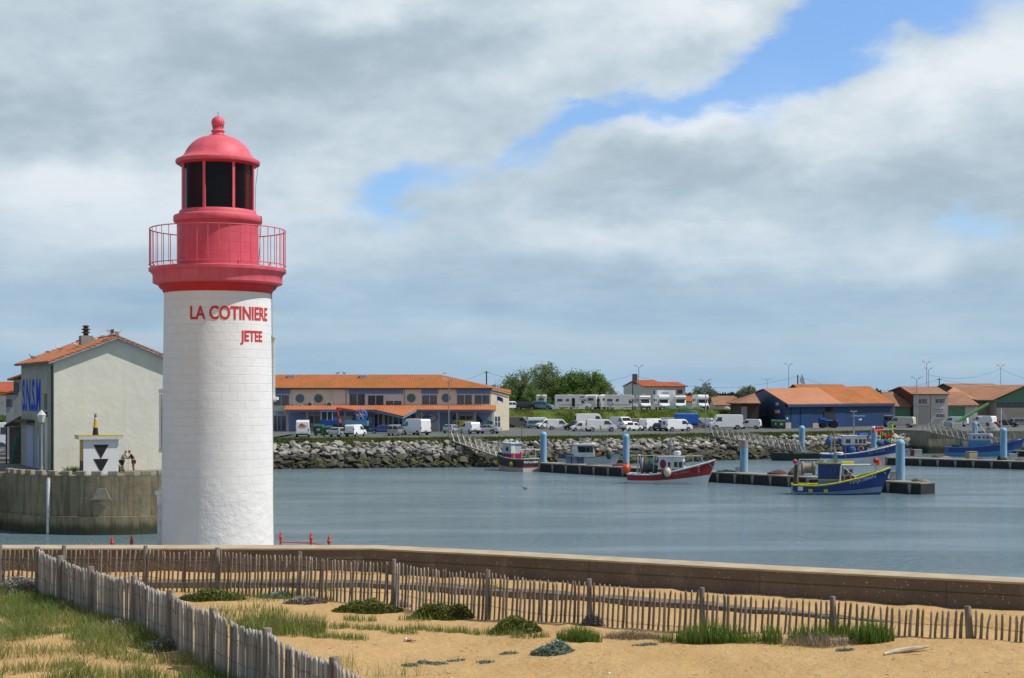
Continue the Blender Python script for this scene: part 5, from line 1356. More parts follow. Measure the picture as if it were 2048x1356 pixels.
low_house('low_house', 'low house with long orange roof just right of the campers', 1430, 1476, 810, 794.5, 320, 9, BEIGE, T_BRN, TER)
low_house('low_house', 'small orange roofed house half hidden behind the young tree', 1372, 1388, 802, 793, 330, 8, BEIGE, T_RED, TER)
low_house('low_house', 'narrow strip of brown roof far away left of the blue shed', 1442, 1470, 797, 792.5, 400, 9, BEIGE, T_BRN, TER)
YB = 287.0
t = thing('brown_shed', 'dark brown shed with hipped tile roof beside the blue building', 'shed', (0, 0, 0)); f_ = facade(None, YB)
MB().b2((f_(1482, 0)[0], YB, CP), (f_(1517, 0)[0], YB + 14, f_(0, 807)[1])).build('wall', mat('brown_board', (0.09, 0.055, 0.035), (0.06, 0.04, 0.03), rough=.9), t)
MB().b2((f_(1482.5, 0)[0], YB - .06, CP), (f_(1494, 0)[0], YB - .001, f_(0, 813)[1])).build('door', mat('grey_door', (0.34, 0.34, 0.33), rough=.7), t)
zz = f_(0, 807)[1]; rz_ = at(1515, 788, YB + 7)
MB().slab([(f_(1474, 0)[0], YB - .7, zz - .1), (f_(1520, 0)[0], YB - .7, zz - .1), (f_(1520, 0)[0], YB + 7, rz_.z), (rz_.x - .5, YB + 7, rz_.z)], (0, -.3, 1), .2).slab([(f_(1474, 0)[0], YB - .7, zz - .1), (rz_.x - .5, YB + 7, rz_.z), (f_(1474, 0)[0], YB + 14, zz - .1)], (-.4, 0, 1), .2).slab([(f_(1474, 0)[0], YB + 14, zz - .1), (rz_.x - .5, YB + 7, rz_.z), (f_(1520, 0)[0], YB + 7, rz_.z), (f_(1520, 0)[0], YB + 14, zz - .1)], (0, .3, 1), .2).build('roof', T_BRN, t)
DB = mat('deep_blue_cladding', (0.006, 0.038, 0.11), (0.010, 0.048, 0.135), scale=1.2, rough=0.5, stretch=(6, 6, 0.3))
DB2 = mat('deep_blue_shade', (0.007, 0.042, 0.13), (0.010, 0.05, 0.15), scale=1.2, rough=0.55)
t = bb = thing('blue_warehouse', 'long deep blue harbour warehouse with orange lichen covered tile roof', 'warehouse', (0, 0, 0))
C1 = on(1570, 857, CP); C0 = on(1513, 853, CP); C2 = on(1786, 851, CP)
zeb = EYE + (HZ - 808) * C1.y / F
v1 = (C0 - C1); v1.z = 0
apx = C1 + v1 * 0.50
def gp(k, py, out=0.0):
 p_ = C1 + v1 * k; n_ = Vector((v1.y, -v1.x, 0)).normalized();
 if n_.y > 0: n_ = -n_
 p_ = p_ + n_ * out
 return Vector((p_.x, p_.y, EYE + (HZ - py) * (C1.y + v1.y * k) / F))
fr = C1 - v1.normalized() * 0.0
gpts = [Vector((C0.x, C0.y, CP)), Vector((C1.x, C1.y, CP)), gp(0, 806.5), gp(0.74, 779), gp(1.0, 785.5)]
bkv = (C2 - C1); bkv.z = 0
gb = MB().slab(gpts, bkv.normalized(), 0.3); gb.build('gable_wall', DB2, bb)
nb = Vector((bkv.y, -bkv.x, 0)).normalized()
if nb.y > 0: nb = -nb
Lb = bkv.length; ub = bkv.normalized()
def fb(s_, z, out=0.0): return C1 + ub * s_ + nb * out + Vector((0, 0, z - CP))
MB().slab([fb(0.31, CP, -.01), fb(Lb, CP, -.01), fb(Lb, zeb + .1, -.01), fb(0.31, zeb + .1, -.01)], -nb, 0.3).build('front_wall', DB, bb)
MB().slab([fb(Lb + .002, CP, 0), fb(Lb + .002, CP, -16), fb(Lb + .002, zeb + 1.5, -16), fb(Lb + .002, zeb + 3.2, -9), fb(Lb + .002, zeb + .1, 0)], -ub, 0.3).build('end_wall', DB2, bb)
rA = gp(0.74, 778.5) + ub * -0.2; rB = at(1738, 773.5, C2.y + 6); eA = fb(-0.35, zeb - .15, .9); eB = at(1790, 807.5, C2.y - .9)
mid_t = (1685 - 1570) / (1786 - 1570.0)
eM = eA.lerp(eB, 0.49); rM = rA.lerp(rB, 0.50)
MB().slab([eA, eM, rM, rA], (0, -.4, 1), .16).build('roof', T_PINK, bb)
MB().slab([eM, eB, rB, rM], (0, -.4, 1), .17).slab([eB, eB + Vector((3.6, 15, 0)), rB], (.5, 0, 1), .17).build('roof', T_ORL, bb)
MB().slab([rA, rB, eB + Vector((3.6, 15, 0)), gp(1.02, 785.5) + Vector((-.3, 2, 0))], (0, .4, 1), .12).slab([gp(.74, 779, .25), gp(1.03, 786, .25), gp(1.03, 787, .25) + ub * 6, gp(.74, 779, .25) + ub * 6], (-.3, 0, 1), .1).build('roof_rear', T_BRN, bb)
MB().slab([eA - Vector((0, 0, .45)), eB - Vector((0, 0, .45)), eB, eA], (0, 1, 0), .12).build('fascia', DB2, bb)
for s0, s1, m_, zt_, nm in ((2.0, 4.5, DB2, 0, 'sliding_door'), (5.2, 9.0, DB2, 0, 'sliding_door'), (13.9, 15.7, mat('dark_opening', (0.02, 0.014, 0.014), rough=.9), 0, 'doorway'), (16.2, 21, DB2, 0, 'sliding_door')):
 MB().slab([fb(s0, CP, .02), fb(min(s1, Lb - .3), CP, .02), fb(min(s1, Lb - .3), zeb - .5, .02), fb(s0, zeb - .5, .02)], nb, .05).build(nm, m_, bb)
CONC = mat('plinth_concrete', (0.36, 0.35, 0.33), (0.28, 0.27, 0.26), rough=.9)
MB().slab([fb(0.1, CP, .03), fb(1.9, CP, .03), fb(1.9, CP + 1.1, .03), fb(.1, CP + 1.1, .03)], nb, .06).build('plinth', CONC, bb)
MB().slab([fb(9.2, CP, .03), fb(13.5, CP, .03), fb(13.5, CP + .9, .03), fb(9.2, CP + .9, .03)], nb, .06).build('plinth', CONC, bb)
MB().slab([fb(0.5, CP + 1.7, .03), fb(.9, CP + 1.7, .03), fb(.9, CP + 2.1, .03), fb(.5, CP + 2.1, .03)], nb, .04).build('notice', BEIGE2, bb)
ng = Vector((v1.y, -v1.x, 0)).normalized(); ng = -ng if ng.y > 0 else ng
def gq(px, py, out):
 k = (px - 1024) / F; t_ = (C1.x - k * C1.y) / (k * v1.y - v1.x); p_ = C1 + v1 * t_
 return Vector((p_.x, p_.y, EYE + (HZ - py) * p_.y / F)) + ng * out
wv = MB().slab([gq(1522, 833, 0.01), gq(1547, 833, .01), gq(1547, 821, .01), gq(1522, 821, .01)], ng, .03).build('window', mat('brown_recess', (0.07, 0.045, 0.03), rough=.7), bb)
MB().slab([gq(1524, 832, .045), gq(1533, 832, .045), gq(1533, 824, .045), gq(1524, 824, .045)], ng, .01).build('pane', mat('blue_pane', (0.05, 0.16, .42), rough=.2), wv)
sg = MB().slab([gq(1550.5, 828, .01), gq(1560, 828, .01), gq(1560, 820, .01), gq(1550.5, 820, .01)], ng, .05).build('sign', BEIGE2, bb)
c_ = gq(1555.2, 823.2, .066); text_part('ACE', 0.30, mat('sign_blue', (0.02, 0.08, .4), rough=.5), sg, plane_M(c_, (1, 0.0, 0), (0, -1, 0)), 'lettering', .012)
MB().slab([gq(1550.5, 828, .062), gq(1560, 828, .062), gq(1560, 825.6, .062), gq(1550.5, 825.6, .062)], ng, .006).build('sign_stripe', mat('sign_red', (.5, .04, .05), rough=.5), sg)
MB().slab([gq(1553.5, 811, .01), gq(1558, 811, .01), gq(1558, 805, .01), gq(1553.5, 805, .01)], ng, .2).build('flood_lamp', ACW, bb)
t = thing('rear_roof_house', 'orange ridge of a building just visible behind the blue warehouse roof', 'building', (0, 0, 0))
Yq = 318; f_ = facade(None, Yq)
gable_walls(MB(), f_(1600, 0)[0], f_(1693, 0)[0], Yq, Yq + 12, CP, f_(0, 778)[1], f_(0, 768.2)[1]).build('wall', mat('brown_gable', (0.10, .06, .045), rough=.9), t)
gable_roof(MB(), f_(1600, 0)[0], f_(1693, 0)[0], Yq, Yq + 12, f_(0, 778)[1], f_(0, 768.4)[1] - .1).build('roof', T_ORL, t)
Yo = on(1850, 850, CP).y; f_ = facade(None, Yo)
of = thing('harbour_office', 'pale two-storey office with brown tile roof and dark brown flank', 'building', (0, 0, 0))
x0, x1 = f_(1827, 0)[0], f_(1896, 0)[0]; zE2 = f_(0, 788.5)[1]
OFM = mat('office_render', (0.60, 0.57, 0.52), (0.54, 0.51, 0.46), scale=1, rough=.9)
MB().b2((x0, Yo, CP), (x1, Yo + 12, zE2)).build('wall', OFM, of)
ap = at(1800, 774.5, Yo + 7); lf = at(1783, 783.5, Yo + 12)
MB().slab([(x0 - .01, Yo, CP), (x0 - .01, Yo, zE2), (ap.x, Yo + 6.5, ap.z), (lf.x, Yo + 12, lf.z), (lf.x, Yo + 12, CP)], (1, .6, 0), .2).build('flank_wall', mat('dark_brown_cladding', (0.10, 0.045, 0.03), (0.07, .03, .02), rough=.9), of)
MB().slab([(x0 - .6, Yo - .6, zE2 - .1), (x1 + .2, Yo - .6, zE2 - .1), at(1873, 774.5, Yo + 6.5), (ap.x - .2, Yo + 6.5, ap.z)], (0, -.4, 1), .2).slab([(x1 + .2, Yo - .6, zE2 - .1), (x1 + 1, Yo + 13, zE2 - .1), at(1873, 774.5, Yo + 6.5)], (.5, 0, 1), .2).slab([(x1 + 1, Yo + 13, zE2 - .1), (lf.x - .5, Yo + 13, lf.z), (ap.x - .2, Yo + 6.5, ap.z), at(1873, 774.5, Yo + 6.5)], (0, .4, 1), .2).build('roof', T_BRN, of)
for a_, b_, c_, d_ in ((1836, 1851, 808, 797), (1870, 1886, 807, 797), (1871.5, 1886, 836, 827.5)):
 w = window(of, f_(a_, 0)[0], f_(b_, 0)[0], f_(0, c_)[1], f_(0, d_)[1], Yo, 1)
 MB().b2((f_(b_, 0)[0] + .02, Yo - .05, f_(0, c_)[1]), (f_(b_ + 3, 0)[0], Yo - .001, f_(0, d_)[1])).build('shutter', mat('shutter_brown', (.22, .2, .18), rough=.8), w)
 MB().b2((f_(a_ - 1, 0)[0], Yo - .12, f_(0, c_ + 1.2)[1]), (f_(b_ + 1, 0)[0], Yo - .001, f_(0, c_ + .1)[1])).build('sill', BEIGE2, w)
sg = MB().b2((f_(1870, 0)[0], Yo - .1, f_(0, 821)[1]), (f_(1887, 0)[0], Yo - .002, f_(0, 816)[1])).build('sign', BEIGE2, of)
text_part('COOPERATIVE', .22, MATS['sign_blue'], sg, plane_M((f_(1878.5, 0)[0], Yo - .105, f_(0, 819.8)[1]), (1, 0, 0), (0, -1, 0)), 'lettering', .006, .003, .82)
MB().b2((f_(1860.5, 0)[0], Yo - .08, CP), (f_(1861.5, 0)[0], Yo - .001, zE2)).build('downpipe', MATS['grey_pipe'], of)
MB().b2((f_(1837, 0)[0], Yo - .05, CP), (f_(1858, 0)[0], Yo - .002, f_(0, 813)[1])).build('garage_door', mat('garage_beige', (.50, .47, .42), rough=.8), of)
MB().b2((f_(1827, 0)[0], Yo - .06, f_(0, 813)[1]), (f_(1859, 0)[0], Yo - .002, f_(0, 811.5)[1])).build('lintel', CONC, of)
GRN = mat('green_door', (0.085, 0.22, 0.13), (0.10, 0.26, 0.16), scale=2, rough=.6, stretch=(5, 5, .2))
def unit(label, pa, pb, pw, py_e, pyr_l, pyr_r, Y, gd, name='harbour_unit'):
 t = thing(name, label, 'building', (0, 0, 0)); f_ = facade(None, Y)
 x0, x1 = f_(pa, 0)[0], f_(pb, 0)[0]; ze = f_(0, py_e)[1]
 MB().b2((x0, Y, CP), (x1, Y + 12, ze)).build('wall', OFM, t)
 MB().slab([(x0 - .8, Y - .8, ze - .1), (x1 + .2, Y - .8, ze - .1), at(pyr_r[0], pyr_r[1], Y + 7), at(pyr_l[0], pyr_l[1], Y + 7)], (0, -.4, 1), .18).slab([at(pyr_l[0], pyr_l[1], Y + 7), at(pyr_r[0], pyr_r[1], Y + 7), (x1 + .2, Y + 12.5, ze), (x0 - .8, Y + 12.5, ze)], (0, .4, 1), .18).build('roof', T_BRN, t)
 MB().b2((f_(gd[0], 0)[0], Y - .08, CP), (f_(gd[1], 0)[0], Y - .002, f_(0, gd[2])[1])).build('roller_door', GRN, t)
 return t
unit('low unit with green roller door between the blue warehouse and the office', 1783, 1826.5, 0, 813, (1762, 785), (1786, 785), Yo + 1.5, (1791, 1826, 815))
unit('low unit with dark green door and brown roof right of the office', 1897, 1955, 0, 811, (1897, 785), (1925, 785), Yo + 1.5, (1897.5, 1930, 814))
Yg = on(2000, 848, CP).y; f_ = facade(None, Yg)
bh = thing('market_shed', 'large hall with tiled roof, green boarded gable and high strip of windows at the right', 'building', (0, 0, 0))
xg0 = f_(1993, 0)[0]; xg1 = f_(2110, 0)[0]; xm_ = (xg0 + xg1) / 2; zg = f_(0, 800)[1]; zgr = f_(0, 771.5)[1]
MB().b2((xg0, Yg, CP), (xg1, Yg + 30, f_(0, 815.5)[1])).build('wall', mat('hall_concrete', (0.50, .45, .36), (.44, .4, .32), scale=.8, rough=.9), bh)
MB().add([(xg0, Yg, f_(0, 804.5)[1]), (xg1, Yg, f_(0, 804.5)[1]), (xg1, Yg, zg), (xm_, Yg, zgr), (xg0, Yg, zg), (xg0, Yg + .3, f_(0, 804.5)[1]), (xg1, Yg + .3, f_(0, 804.5)[1]), (xg1, Yg + .3, zg), (xm_, Yg + .3, zgr), (xg0, Yg + .3, zg)],
         [(0, 1, 2, 3, 4), (9, 8, 7, 6, 5), (0, 5, 6, 1), (1, 6, 7, 2), (2, 7, 8, 3), (3, 8, 9, 4), (4, 9, 5, 0)]).build('gable', mat('green_boards', (.11, .26, .16), (.09, .22, .13), scale=1, rough=.7, stretch=(9, 1, .2)), bh)
MB().b2((xg0 + .05, Yg + .1, f_(0, 815.4)[1]), (xg1, Yg + .5, f_(0, 804.6)[1])).build('strip_window', mat('strip_glass', (.10, .13, .14), (.05, .07, .08), scale=1.2, rough=.25, stretch=(3, 1, .5)), bh)
lfp = at(1928, 793, Yg + 22)
MB().slab([(xg0, Yg, CP), (xg0, Yg + 16, CP), (xg0, Yg + 16, f_(0, 800)[1]), (xg0, Yg, f_(0, 800)[1])], (1, 0, 0), -.2).build('side_wall', mat('side_wall_grey', (.30, .28, .25), rough=.9), bh)
MB().b2((f_(1930, 0)[0], Yg + 5, CP), (xg0 - .3, Yg + 20, f_(0, 806)[1])).build('annex_wall', MATS['side_wall_grey'], bh)
rg_ = MB()
e0_ = at(1986, 801, Yg - .8); r0_ = at(2047, 771, Yg - .8); r1_ = at(1912, 768.5, Yg + 34)
rg_.slab([e0_, (xm_, Yg - .8, zgr + .1), (xm_, Yg + 30, zgr + .3), at(1908, 775, Yg + 30), at(1893, 786, Yg + 10), at(1955, 801, Yg + 4)], (-.3, -.2, 1), .15)
rg_.slab([(xm_, Yg - .8, zgr + .1), (xg1 + 1, Yg - .8, zg - .2), (xg1 + 1, Yg + 30, zg - .2), (xm_, Yg + 30, zgr + .3)], (.4, 0, 1), .15)
rg_.build('roof', T_PINK if False else tile_mat('faded_tile', (0.44, 0.21, 0.11), (.36, .16, .08), (.5, .3, .18), (0, 1), 2.0), bh)
t = thing('rear_hall', 'second tiled roof ridge rising behind the large hall', 'building', (0, 0, 0))
Yr = Yg + 36; f_ = facade(None, Yr)
gable_walls(MB(), f_(1908, 0)[0], f_(2004, 0)[0], Yr, Yr + 16, CP, f_(0, 776)[1], f_(0, 767)[1]).build('wall', MATS['brown_gable'], t)
gable_roof(MB(), f_(1908, 0)[0], f_(2004, 0)[0], Yr, Yr + 16, f_(0, 776)[1], f_(0, 767.6)[1]).build('roof', T_BRN, t)
YL = 215; f_ = facade(None, YL)
fh = thing('far_house', 'white house with steep orange roof and dormer at the left edge', 'house', (0, 0, 0))
x0, x1 = f_(-60, 0)[0], f_(34, 0)[0]
gable_walls(MB(), x0, x1, YL, YL + 10, PIER, f_(0, 784)[1], f_(0, 764)[1]).build('wall', mat('far_white_wall', (.6, .62, .62), rough=.9), fh)
gable_roof(MB(), x0, x1, YL, YL + 10, f_(0, 784)[1], f_(0, 764.5)[1]).build('roof', T_RED, fh)
window(fh, f_(2, 0)[0], f_(7, 0)[0], f_(0, 812)[1], f_(0, 802)[1], YL, 1)
struct(MB().poly([(-400, 130, PIER - .25), (-34.2, 130, PIER - .25), (-34.2, 240, PIER - .25), (-400, 240, PIER - .25)]).build('ground_apron', ASPH))
# ================================================================ ROCKS
def rock_mat():
 m = bpy.data.materials.new('armour_rock'); m.use_nodes = True
 N = NT(m.node_tree); b = m.node_tree.nodes['Principled BSDF']
 geo = N.n('ShaderNodeNewGeometry'); pos = geo.outputs['Position']
 rnd = geo.outputs['Random Per Island']
 oi = N.n('ShaderNodeObjectInfo').outputs['Random']
 f = N.noise(pos, 1.6, 6, 0.65)
 k = N.m('FRACT', N.m('ADD', rnd, N.m('MULTIPLY', oi, 7.3)))
 c = N.ramp(k, [(0.0, (0.19, 0.185, 0.18)), (0.45, (0.31, 0.30, 0.28)), (0.8, (0.41, 0.385, 0.33)), (1.0, (0.50, 0.45, 0.34))])
 c = N.mix(N.m('MULTIPLY', N.smooth(f, 0.45, 0.7), 0.5), c, (0.14, 0.13, 0.115))
 sp = N.n('ShaderNodeSeparateXYZ'); N.put(sp.inputs[0], pos)
 zn = N.m('ADD', sp.outputs[2], N.m('MULTIPLY', N.m('SUBTRACT', N.noise(pos, 0.35, 4, 0.6), 0.5), 1.6))
 dark = N.m('SUBTRACT', 1.0, N.smooth(zn, 1.75, 2.2))
 c = N.mix(N.m('MULTIPLY', dark, 0.85), c, (0.035, 0.033, 0.025))
 alg = N.m('MULTIPLY', N.m('SUBTRACT', 1.0, N.smooth(zn, 1.1, 1.6)), N.smooth(N.noise(pos, 0.6, 5, 0.6), 0.42, 0.62))
 c = N.mix(N.m('MULTIPLY', alg, 0.9), c, (0.085, 0.10, 0.02))
 c = N.mix(N.m('MULTIPLY', N.m('SUBTRACT', 1.0, N.smooth(zn, 0.25, 0.7)), 0.9), c, (0.018, 0.018, 0.012))
 N.put(b.inputs['Base Color'], c); b.inputs['Roughness'].default_value = 0.9
 bp = N.n('ShaderNodeBump'); bp.inputs['Distance'].default_value = 0.12; N.put(bp.inputs['Height'], N.noise(pos, 3.5, 6, 0.65)); N.put(b.inputs['Normal'], bp.outputs[0])
 return m
ROCK = rock_mat()
rk = random.Random(21)
def rock_mesh(seed):
 r_ = random.Random(seed); bm = bmesh.new()
 for i in range(16):
  v = Vector((r_.gauss(0, 1), r_.gauss(0, 1), r_.gauss(0, 1))).normalized()
  v = Vector((v.x * 1.0, v.y * 0.75, v.z * 0.5)) * r_.uniform(0.85, 1.1)
  bm.verts.new(v)
 bmesh.ops.convex_hull(bm, input=bm.verts)
 bmesh.ops.delete(bm, geom=[v for v in bm.verts if not v.link_faces], context='VERTS')
 me = bpy.data.meshes.new('boulder'); bm.to_mesh(me); bm.free(); me.materials.append(ROCK)
 return me
RM = [rock_mesh(i) for i in range(14)]
RV = []
for me in RM:
 RV.append((np.array([v.co[:] for v in me.vertices]), [tuple(p.vertices) for p in me.polygons]))
def slope_pt(X, t):
 a, b = lerp_line(RB, X), lerp_line(RT, X)
 return Vector((X, a + (b - a) * t, -1 + 4.64 * t))
spots = []
for i in range(4200):
 X = rk.uniform(-36, 67); t = rk.uniform(0.16, 0.90)
 size = rk.choice([0.34, 0.42, 0.52, 0.66, 0.85]) * rk.uniform(0.8, 1.2) * (1.12 if t < .5 else 1.0)
 spots.append((size, X, t))
spots.sort(key=lambda s_: -s_[0])
kept = []; grid = {}
for sz, X, t in spots:
 p = slope_pt(X, t); key = (int(p.x // 1.5), int(p.y // 1.5)); ok = True
 for dx in (-1, 0, 1):
  for dy in (-1, 0, 1):
   for q_, s2 in grid.get((key[0] + dx, key[1] + dy), []):
    if (q_ - p).length < 0.56 * (sz + s2): ok = False
 if ok: grid.setdefault(key, []).append((p, sz)); kept.append((sz, p, t))
big = kept[:300]; small = kept[300:]
for sz, p, t in big:
 me = rk.choice(RM); o = bpy.data.objects.new('boulder', me); COL.objects.link(o)
 o.location = p + Vector((0, -0.15, 0.12)); o.scale = (sz, sz * rk.uniform(.8, 1.1), sz * rk.uniform(.8, 1.25))
 o.rotation_euler = (rk.gauss(0, .35) + 0.35, rk.gauss(0, .3), rk.uniform(0, 6.28))
 if t < 0.58: lb, gr = 'dark weedy boulder near the waterline of the rock slope', 'weedy boulders along the waterline'
 else: lb, gr = 'pale grey angular boulder on the dry upper rock slope below the car park', 'pale boulders on the upper rock slope'
 tag(o, lb, 'boulder', gr)
AV = []; AF = []; base = 0
fill = [(rk.uniform(.25, .5), slope_pt(rk.uniform(-36, 67), rk.uniform(.15, .93)), 0) for _ in range(2400)]
fill += [(rk.uniform(.5, .9), slope_pt(rk.uniform(-60, -36), rk.uniform(.15, 1.0)), 0) for _ in range(120)]
mb_ = MB()
for sz, p, t in small + fill:
 V_, F_ = rk.choice(RV)
 a, b_ = rk.uniform(0, 6.28), rk.gauss(0.3, .4)
 Rm = np.array(Matrix.Rotation(a, 3, 'Z') @ Matrix.Rotation(b_, 3, 'X'))
 W_ = (V_ * sz) @ Rm.T + np.array(p) + np.array([0, -.1, .12])
 mb_.add(W_.tolist(), F_)
me = bpy.data.meshes.new('rubble'); me.from_pydata(mb_.v, [], mb_.f); me.materials.append(ROCK)
o = bpy.data.objects.new('rubble', me); COL.objects.link(o); tag(o, 'smaller grey stones filling the rock slope', 'rubble', kind='stuff')
P_ = []; Hh = []; tn = []
for i in range(30000):
 X = rk.uniform(-36, 66)
 d = noise.noise(Vector((X * 0.16, 3, 0))) + 0.4 * noise.noise(Vector((X * 0.7, 8, 0)))
 wdt = 1.3 + 2.4 * max(0, d)
 off = rk.uniform(-1, 0.45) * wdt
 if X > 12: off -= 0.3
 Y = lerp_line(RT, X) + 0.4 + off
 t = (Y - lerp_line(RB, X)) / (lerp_line(RT, X) - lerp_line(RB, X))
 z = CP if t > 1 else -1 + 4.64 * t + 0.25
 P_.append((X, Y, z)); Hh.append(rk.uniform(.12, .38) * (1 + .7 * max(0, d))); tn.append(min(1, max(0, .4 + .5 * noise.noise(Vector((X * .4, Y * .4, 0))) + rk.gauss(0, .15))))
BG = leaf_mat('bank_blades', (0.045, 0.085, 0.008), (0.10, 0.15, 0.015), (0.24, 0.22, 0.06), 0.3)
tag(blades('verge_grass', np.array(P_), np.array(Hh), 0.10, BG, 0.4, .4, np.array(tn), segs=2), 'rough green grass along the top edge of the rock slope', 'grass', kind='stuff')
P_ = []; tn = []
for i in range(26000):
 X = rk.uniform(-4, 49); t = rk.uniform(0, 1.02)
 Y = 294.1 + 8 * t; Z = 3.6 + (TER - 3.6) * (t * t * (3 - 2 * t) * 0.6 + t * 0.4)
 P_.append((X, Y, Z - .03)); tn.append(min(1, max(0, .42 + .75 * noise.noise(Vector((X * .13, t * 2.2, 0))) + rk.gauss(0, .14))))
tag(blades('meadow_grass', np.array(P_), np.array([rk.uniform(.12, .4) for _ in P_]), 0.11, BG, 0.4, .4, np.array(tn), segs=2), 'long green grass covering the bank below the campers', 'grass', kind='stuff')
# ================================================================ TREES
def tree(name, label, px, pyb, Y, w, h, leafm, n=4200, trunk_h=0.25, leaf=0.3, cat='tree', group=None, seed=0, lobes=11, zb=None, dens=1.0, flat=1.0, skirt=False):
 r_ = np.random.default_rng(seed + 77); rr = random.Random(seed)
 base = Vector(((px - 1024) * Y / F, Y, zb if zb is not None else EYE + (HZ - pyb) * Y / F))
 t = thing(name, label, cat, tuple(base), 0, group)
 tr = MB(); th = h * trunk_h
 tr.tube((0, 0, -0.2), (0.05 * w, 0, th), h * 0.028, h * 0.018, n=8)
 cen = []
 for i in range(lobes):
  a = i * 2.4 + rr.uniform(-.4, .4); rad = w / 2 * math.sqrt((i + .5) / lobes) * 0.80
  zc = th + (h - th) * (0.28 + 0.52 * (1 - (rad / (w / 2)) ** 1.7) * rr.uniform(.6, 1.05))
  if skirt and i % 2: zc = th + (h - th) * rr.uniform(.10, .38); rad *= 1.0
  rl = min(w, h) * (rr.uniform(.2, .29) if skirt else rr.uniform(.16, .25))
  c = Vector((rad * math.cos(a), rad * math.sin(a) * .8, zc)); cen.append((c, rl))
  mid = Vector((c.x * .4, c.y * .4, th + (c.z - th) * .45))
  tr.tube((0.04 * w, 0, th * .85), mid, h * .012, h * .008, n=6); tr.tube(mid, c, h * .008, h * .003, n=5)
 tr.build('trunk', mat('tree_bark', (0.10, 0.085, 0.07), (0.06, .05, .04), scale=4, rough=.95), t, smooth=50)
 pts = []; tn = []
 per = n // lobes
 for c, rl in cen:
  sub = []
  for k in range(16):
   d = r_.normal(0, 1, 3); d /= np.linalg.norm(d)
   sub.append((np.array(c) + d * rl * r_.uniform(.45, 1.05) * np.array([1.15, 1, .8]), rl * r_.uniform(.22, .42), r_.uniform(-.15, .15)))
  for sc_, sr, tb in sub:
   m_ = max(2, int(per / 16 * dens))
   q_ = sc_ + r_.normal(0, 1, (m_, 3)) * sr * 0.55
   pts.append(q_); tn += list(np.clip(.45 + tb + r_.normal(0, .16, m_), 0, 1))
 P = np.concatenate(pts); P[:, 2] = np.maximum(P[:, 2], th * .5); P[:, 2] *= flat
 nn = len(P)
 u = r_.normal(0, 1, (nn, 3)); u /= np.linalg.norm(u, axis=1)[:, None]
 v = np.cross(u, r_.normal(0, 1, (nn, 3))); v /= np.linalg.norm(v, axis=1)[:, None]
 L2 = leaf * r_.uniform(.6, 1.3, nn)[:, None] / 2
 V = np.stack([P - u * L2, P - v * L2 * .6, P + u * L2, P + v * L2 * .6], 1).reshape(-1, 3)
 fast_mesh('crown', V, np.arange(4 * nn).reshape(-1, 4), leafm, np.array(tn), t)
 return t
LF1 = leaf_mat('willow_leaf', (0.075, 0.125, 0.04), (0.17, 0.235, 0.09), (0.32, 0.38, 0.20), 0.3)
LF2 = leaf_mat('broad_leaf', (0.055, 0.115, 0.022), (0.13, 0.215, 0.045), (0.25, 0.33, 0.10), 0.3)
LF3 = leaf_mat('pine_needles', (0.015, 0.03, 0.014), (0.03, 0.055, 0.022), (0.06, 0.09, 0.04), 0.1)
LF4 = leaf_mat('grey_leaf', (0.09, 0.12, 0.06), (0.16, 0.20, 0.11), (0.28, 0.31, 0.2), 0.3)
GT = 'tall bushy trees behind the campers'
tree('bushy_tree', 'leftmost tall grey-green tree of the clump behind the parked cars', 1040, 820, 318, 8.2, 8.4, LF1, 13500, .05, .34, group=GT, seed=1, skirt=True, lobes=26, zb=TER)
tree('bushy_tree', 'broad grey-green tree with the highest crown in the clump', 1095, 820, 321, 8.8, 10.2, LF1, 16500, .05, .34, group=GT, seed=2, skirt=True, lobes=28, zb=TER)
tree('bushy_tree', 'round green tree left of centre in the clump above the motorhome', 1140, 820, 317, 7.8, 9.2, LF2, 13500, .05, .34, group=GT, seed=3, skirt=True, lobes=26, zb=TER)
tree('bushy_tree', 'rightmost fresh green tree of the clump with ragged edge', 1188, 820, 318, 7.2, 9.0, LF2, 13500, .05, .34, group=GT, seed=4, skirt=True, lobes=25, zb=TER)
tree('bushy_tree', 'dark low tree between the beige building and the tall clump', 1006, 820, 314, 4.5, 5.0, LF2, 6750, .05, .32, group=GT, seed=5, skirt=True, lobes=22, zb=TER)
tree('bushy_tree', 'shaded bush under the tall trees behind the black car', 1068, 820, 312, 6.0, 4.6, LF2, 6750, .05, .32, group=GT, seed=15, skirt=True, lobes=22, zb=TER)
tree('garden_tree', 'grey-green tree top over the long roof next to the lighthouse', 580, 820, 330, 8.5, 10.4, LF4, 5000, .3, .34, seed=6, zb=CP)
tree('garden_tree', 'smaller green tree top right behind the long roof', 622, 820, 334, 6.2, 8.7, LF2, 3600, .3, .34, seed=7, zb=CP)
tree('young_tree', 'young open tree behind the lamp post and the last camper', 1409, 820, 317, 5.4, 6.0, LF4, 3800, .15, .26, seed=8, zb=TER, dens=.9)
tree('young_tree', 'rounded pale green tree left of the blue warehouse', 1497, 820, 321, 5.0, 5.9, LF4, 4600, .15, .26, seed=9, zb=TER)
tree('shrub_tree', 'dark bush below the pale tree at the end of the bank', 1478, 820, 309, 3.4, 2.6, LF2, 1800, .1, .26, seed=10, zb=TER)
tree('pine_tree', 'dark flat pine far behind between the two pale trees', 1458, 810, 430, 7, 4.1, LF3, 2400, .2, .4, seed=11, zb=TER)
tree('pine_tree', 'dark pine top behind the right end of the blue warehouse', 1752, 810, 345, 4.2, 8.6, LF3, 2200, .3, .36, seed=12, zb=CP)
tree('pine_tree', 'low dark pine top right of the warehouse roof', 1775, 810, 345, 4.5, 7.6, LF3, 2200, .3, .36, seed=13, zb=CP)
tree('pine_tree', 'dark bushy tree top behind the hall roof at the far right', 2008, 810, 350, 3.4, 9.2, LF3, 1600, .3, .36, seed=14, zb=CP)
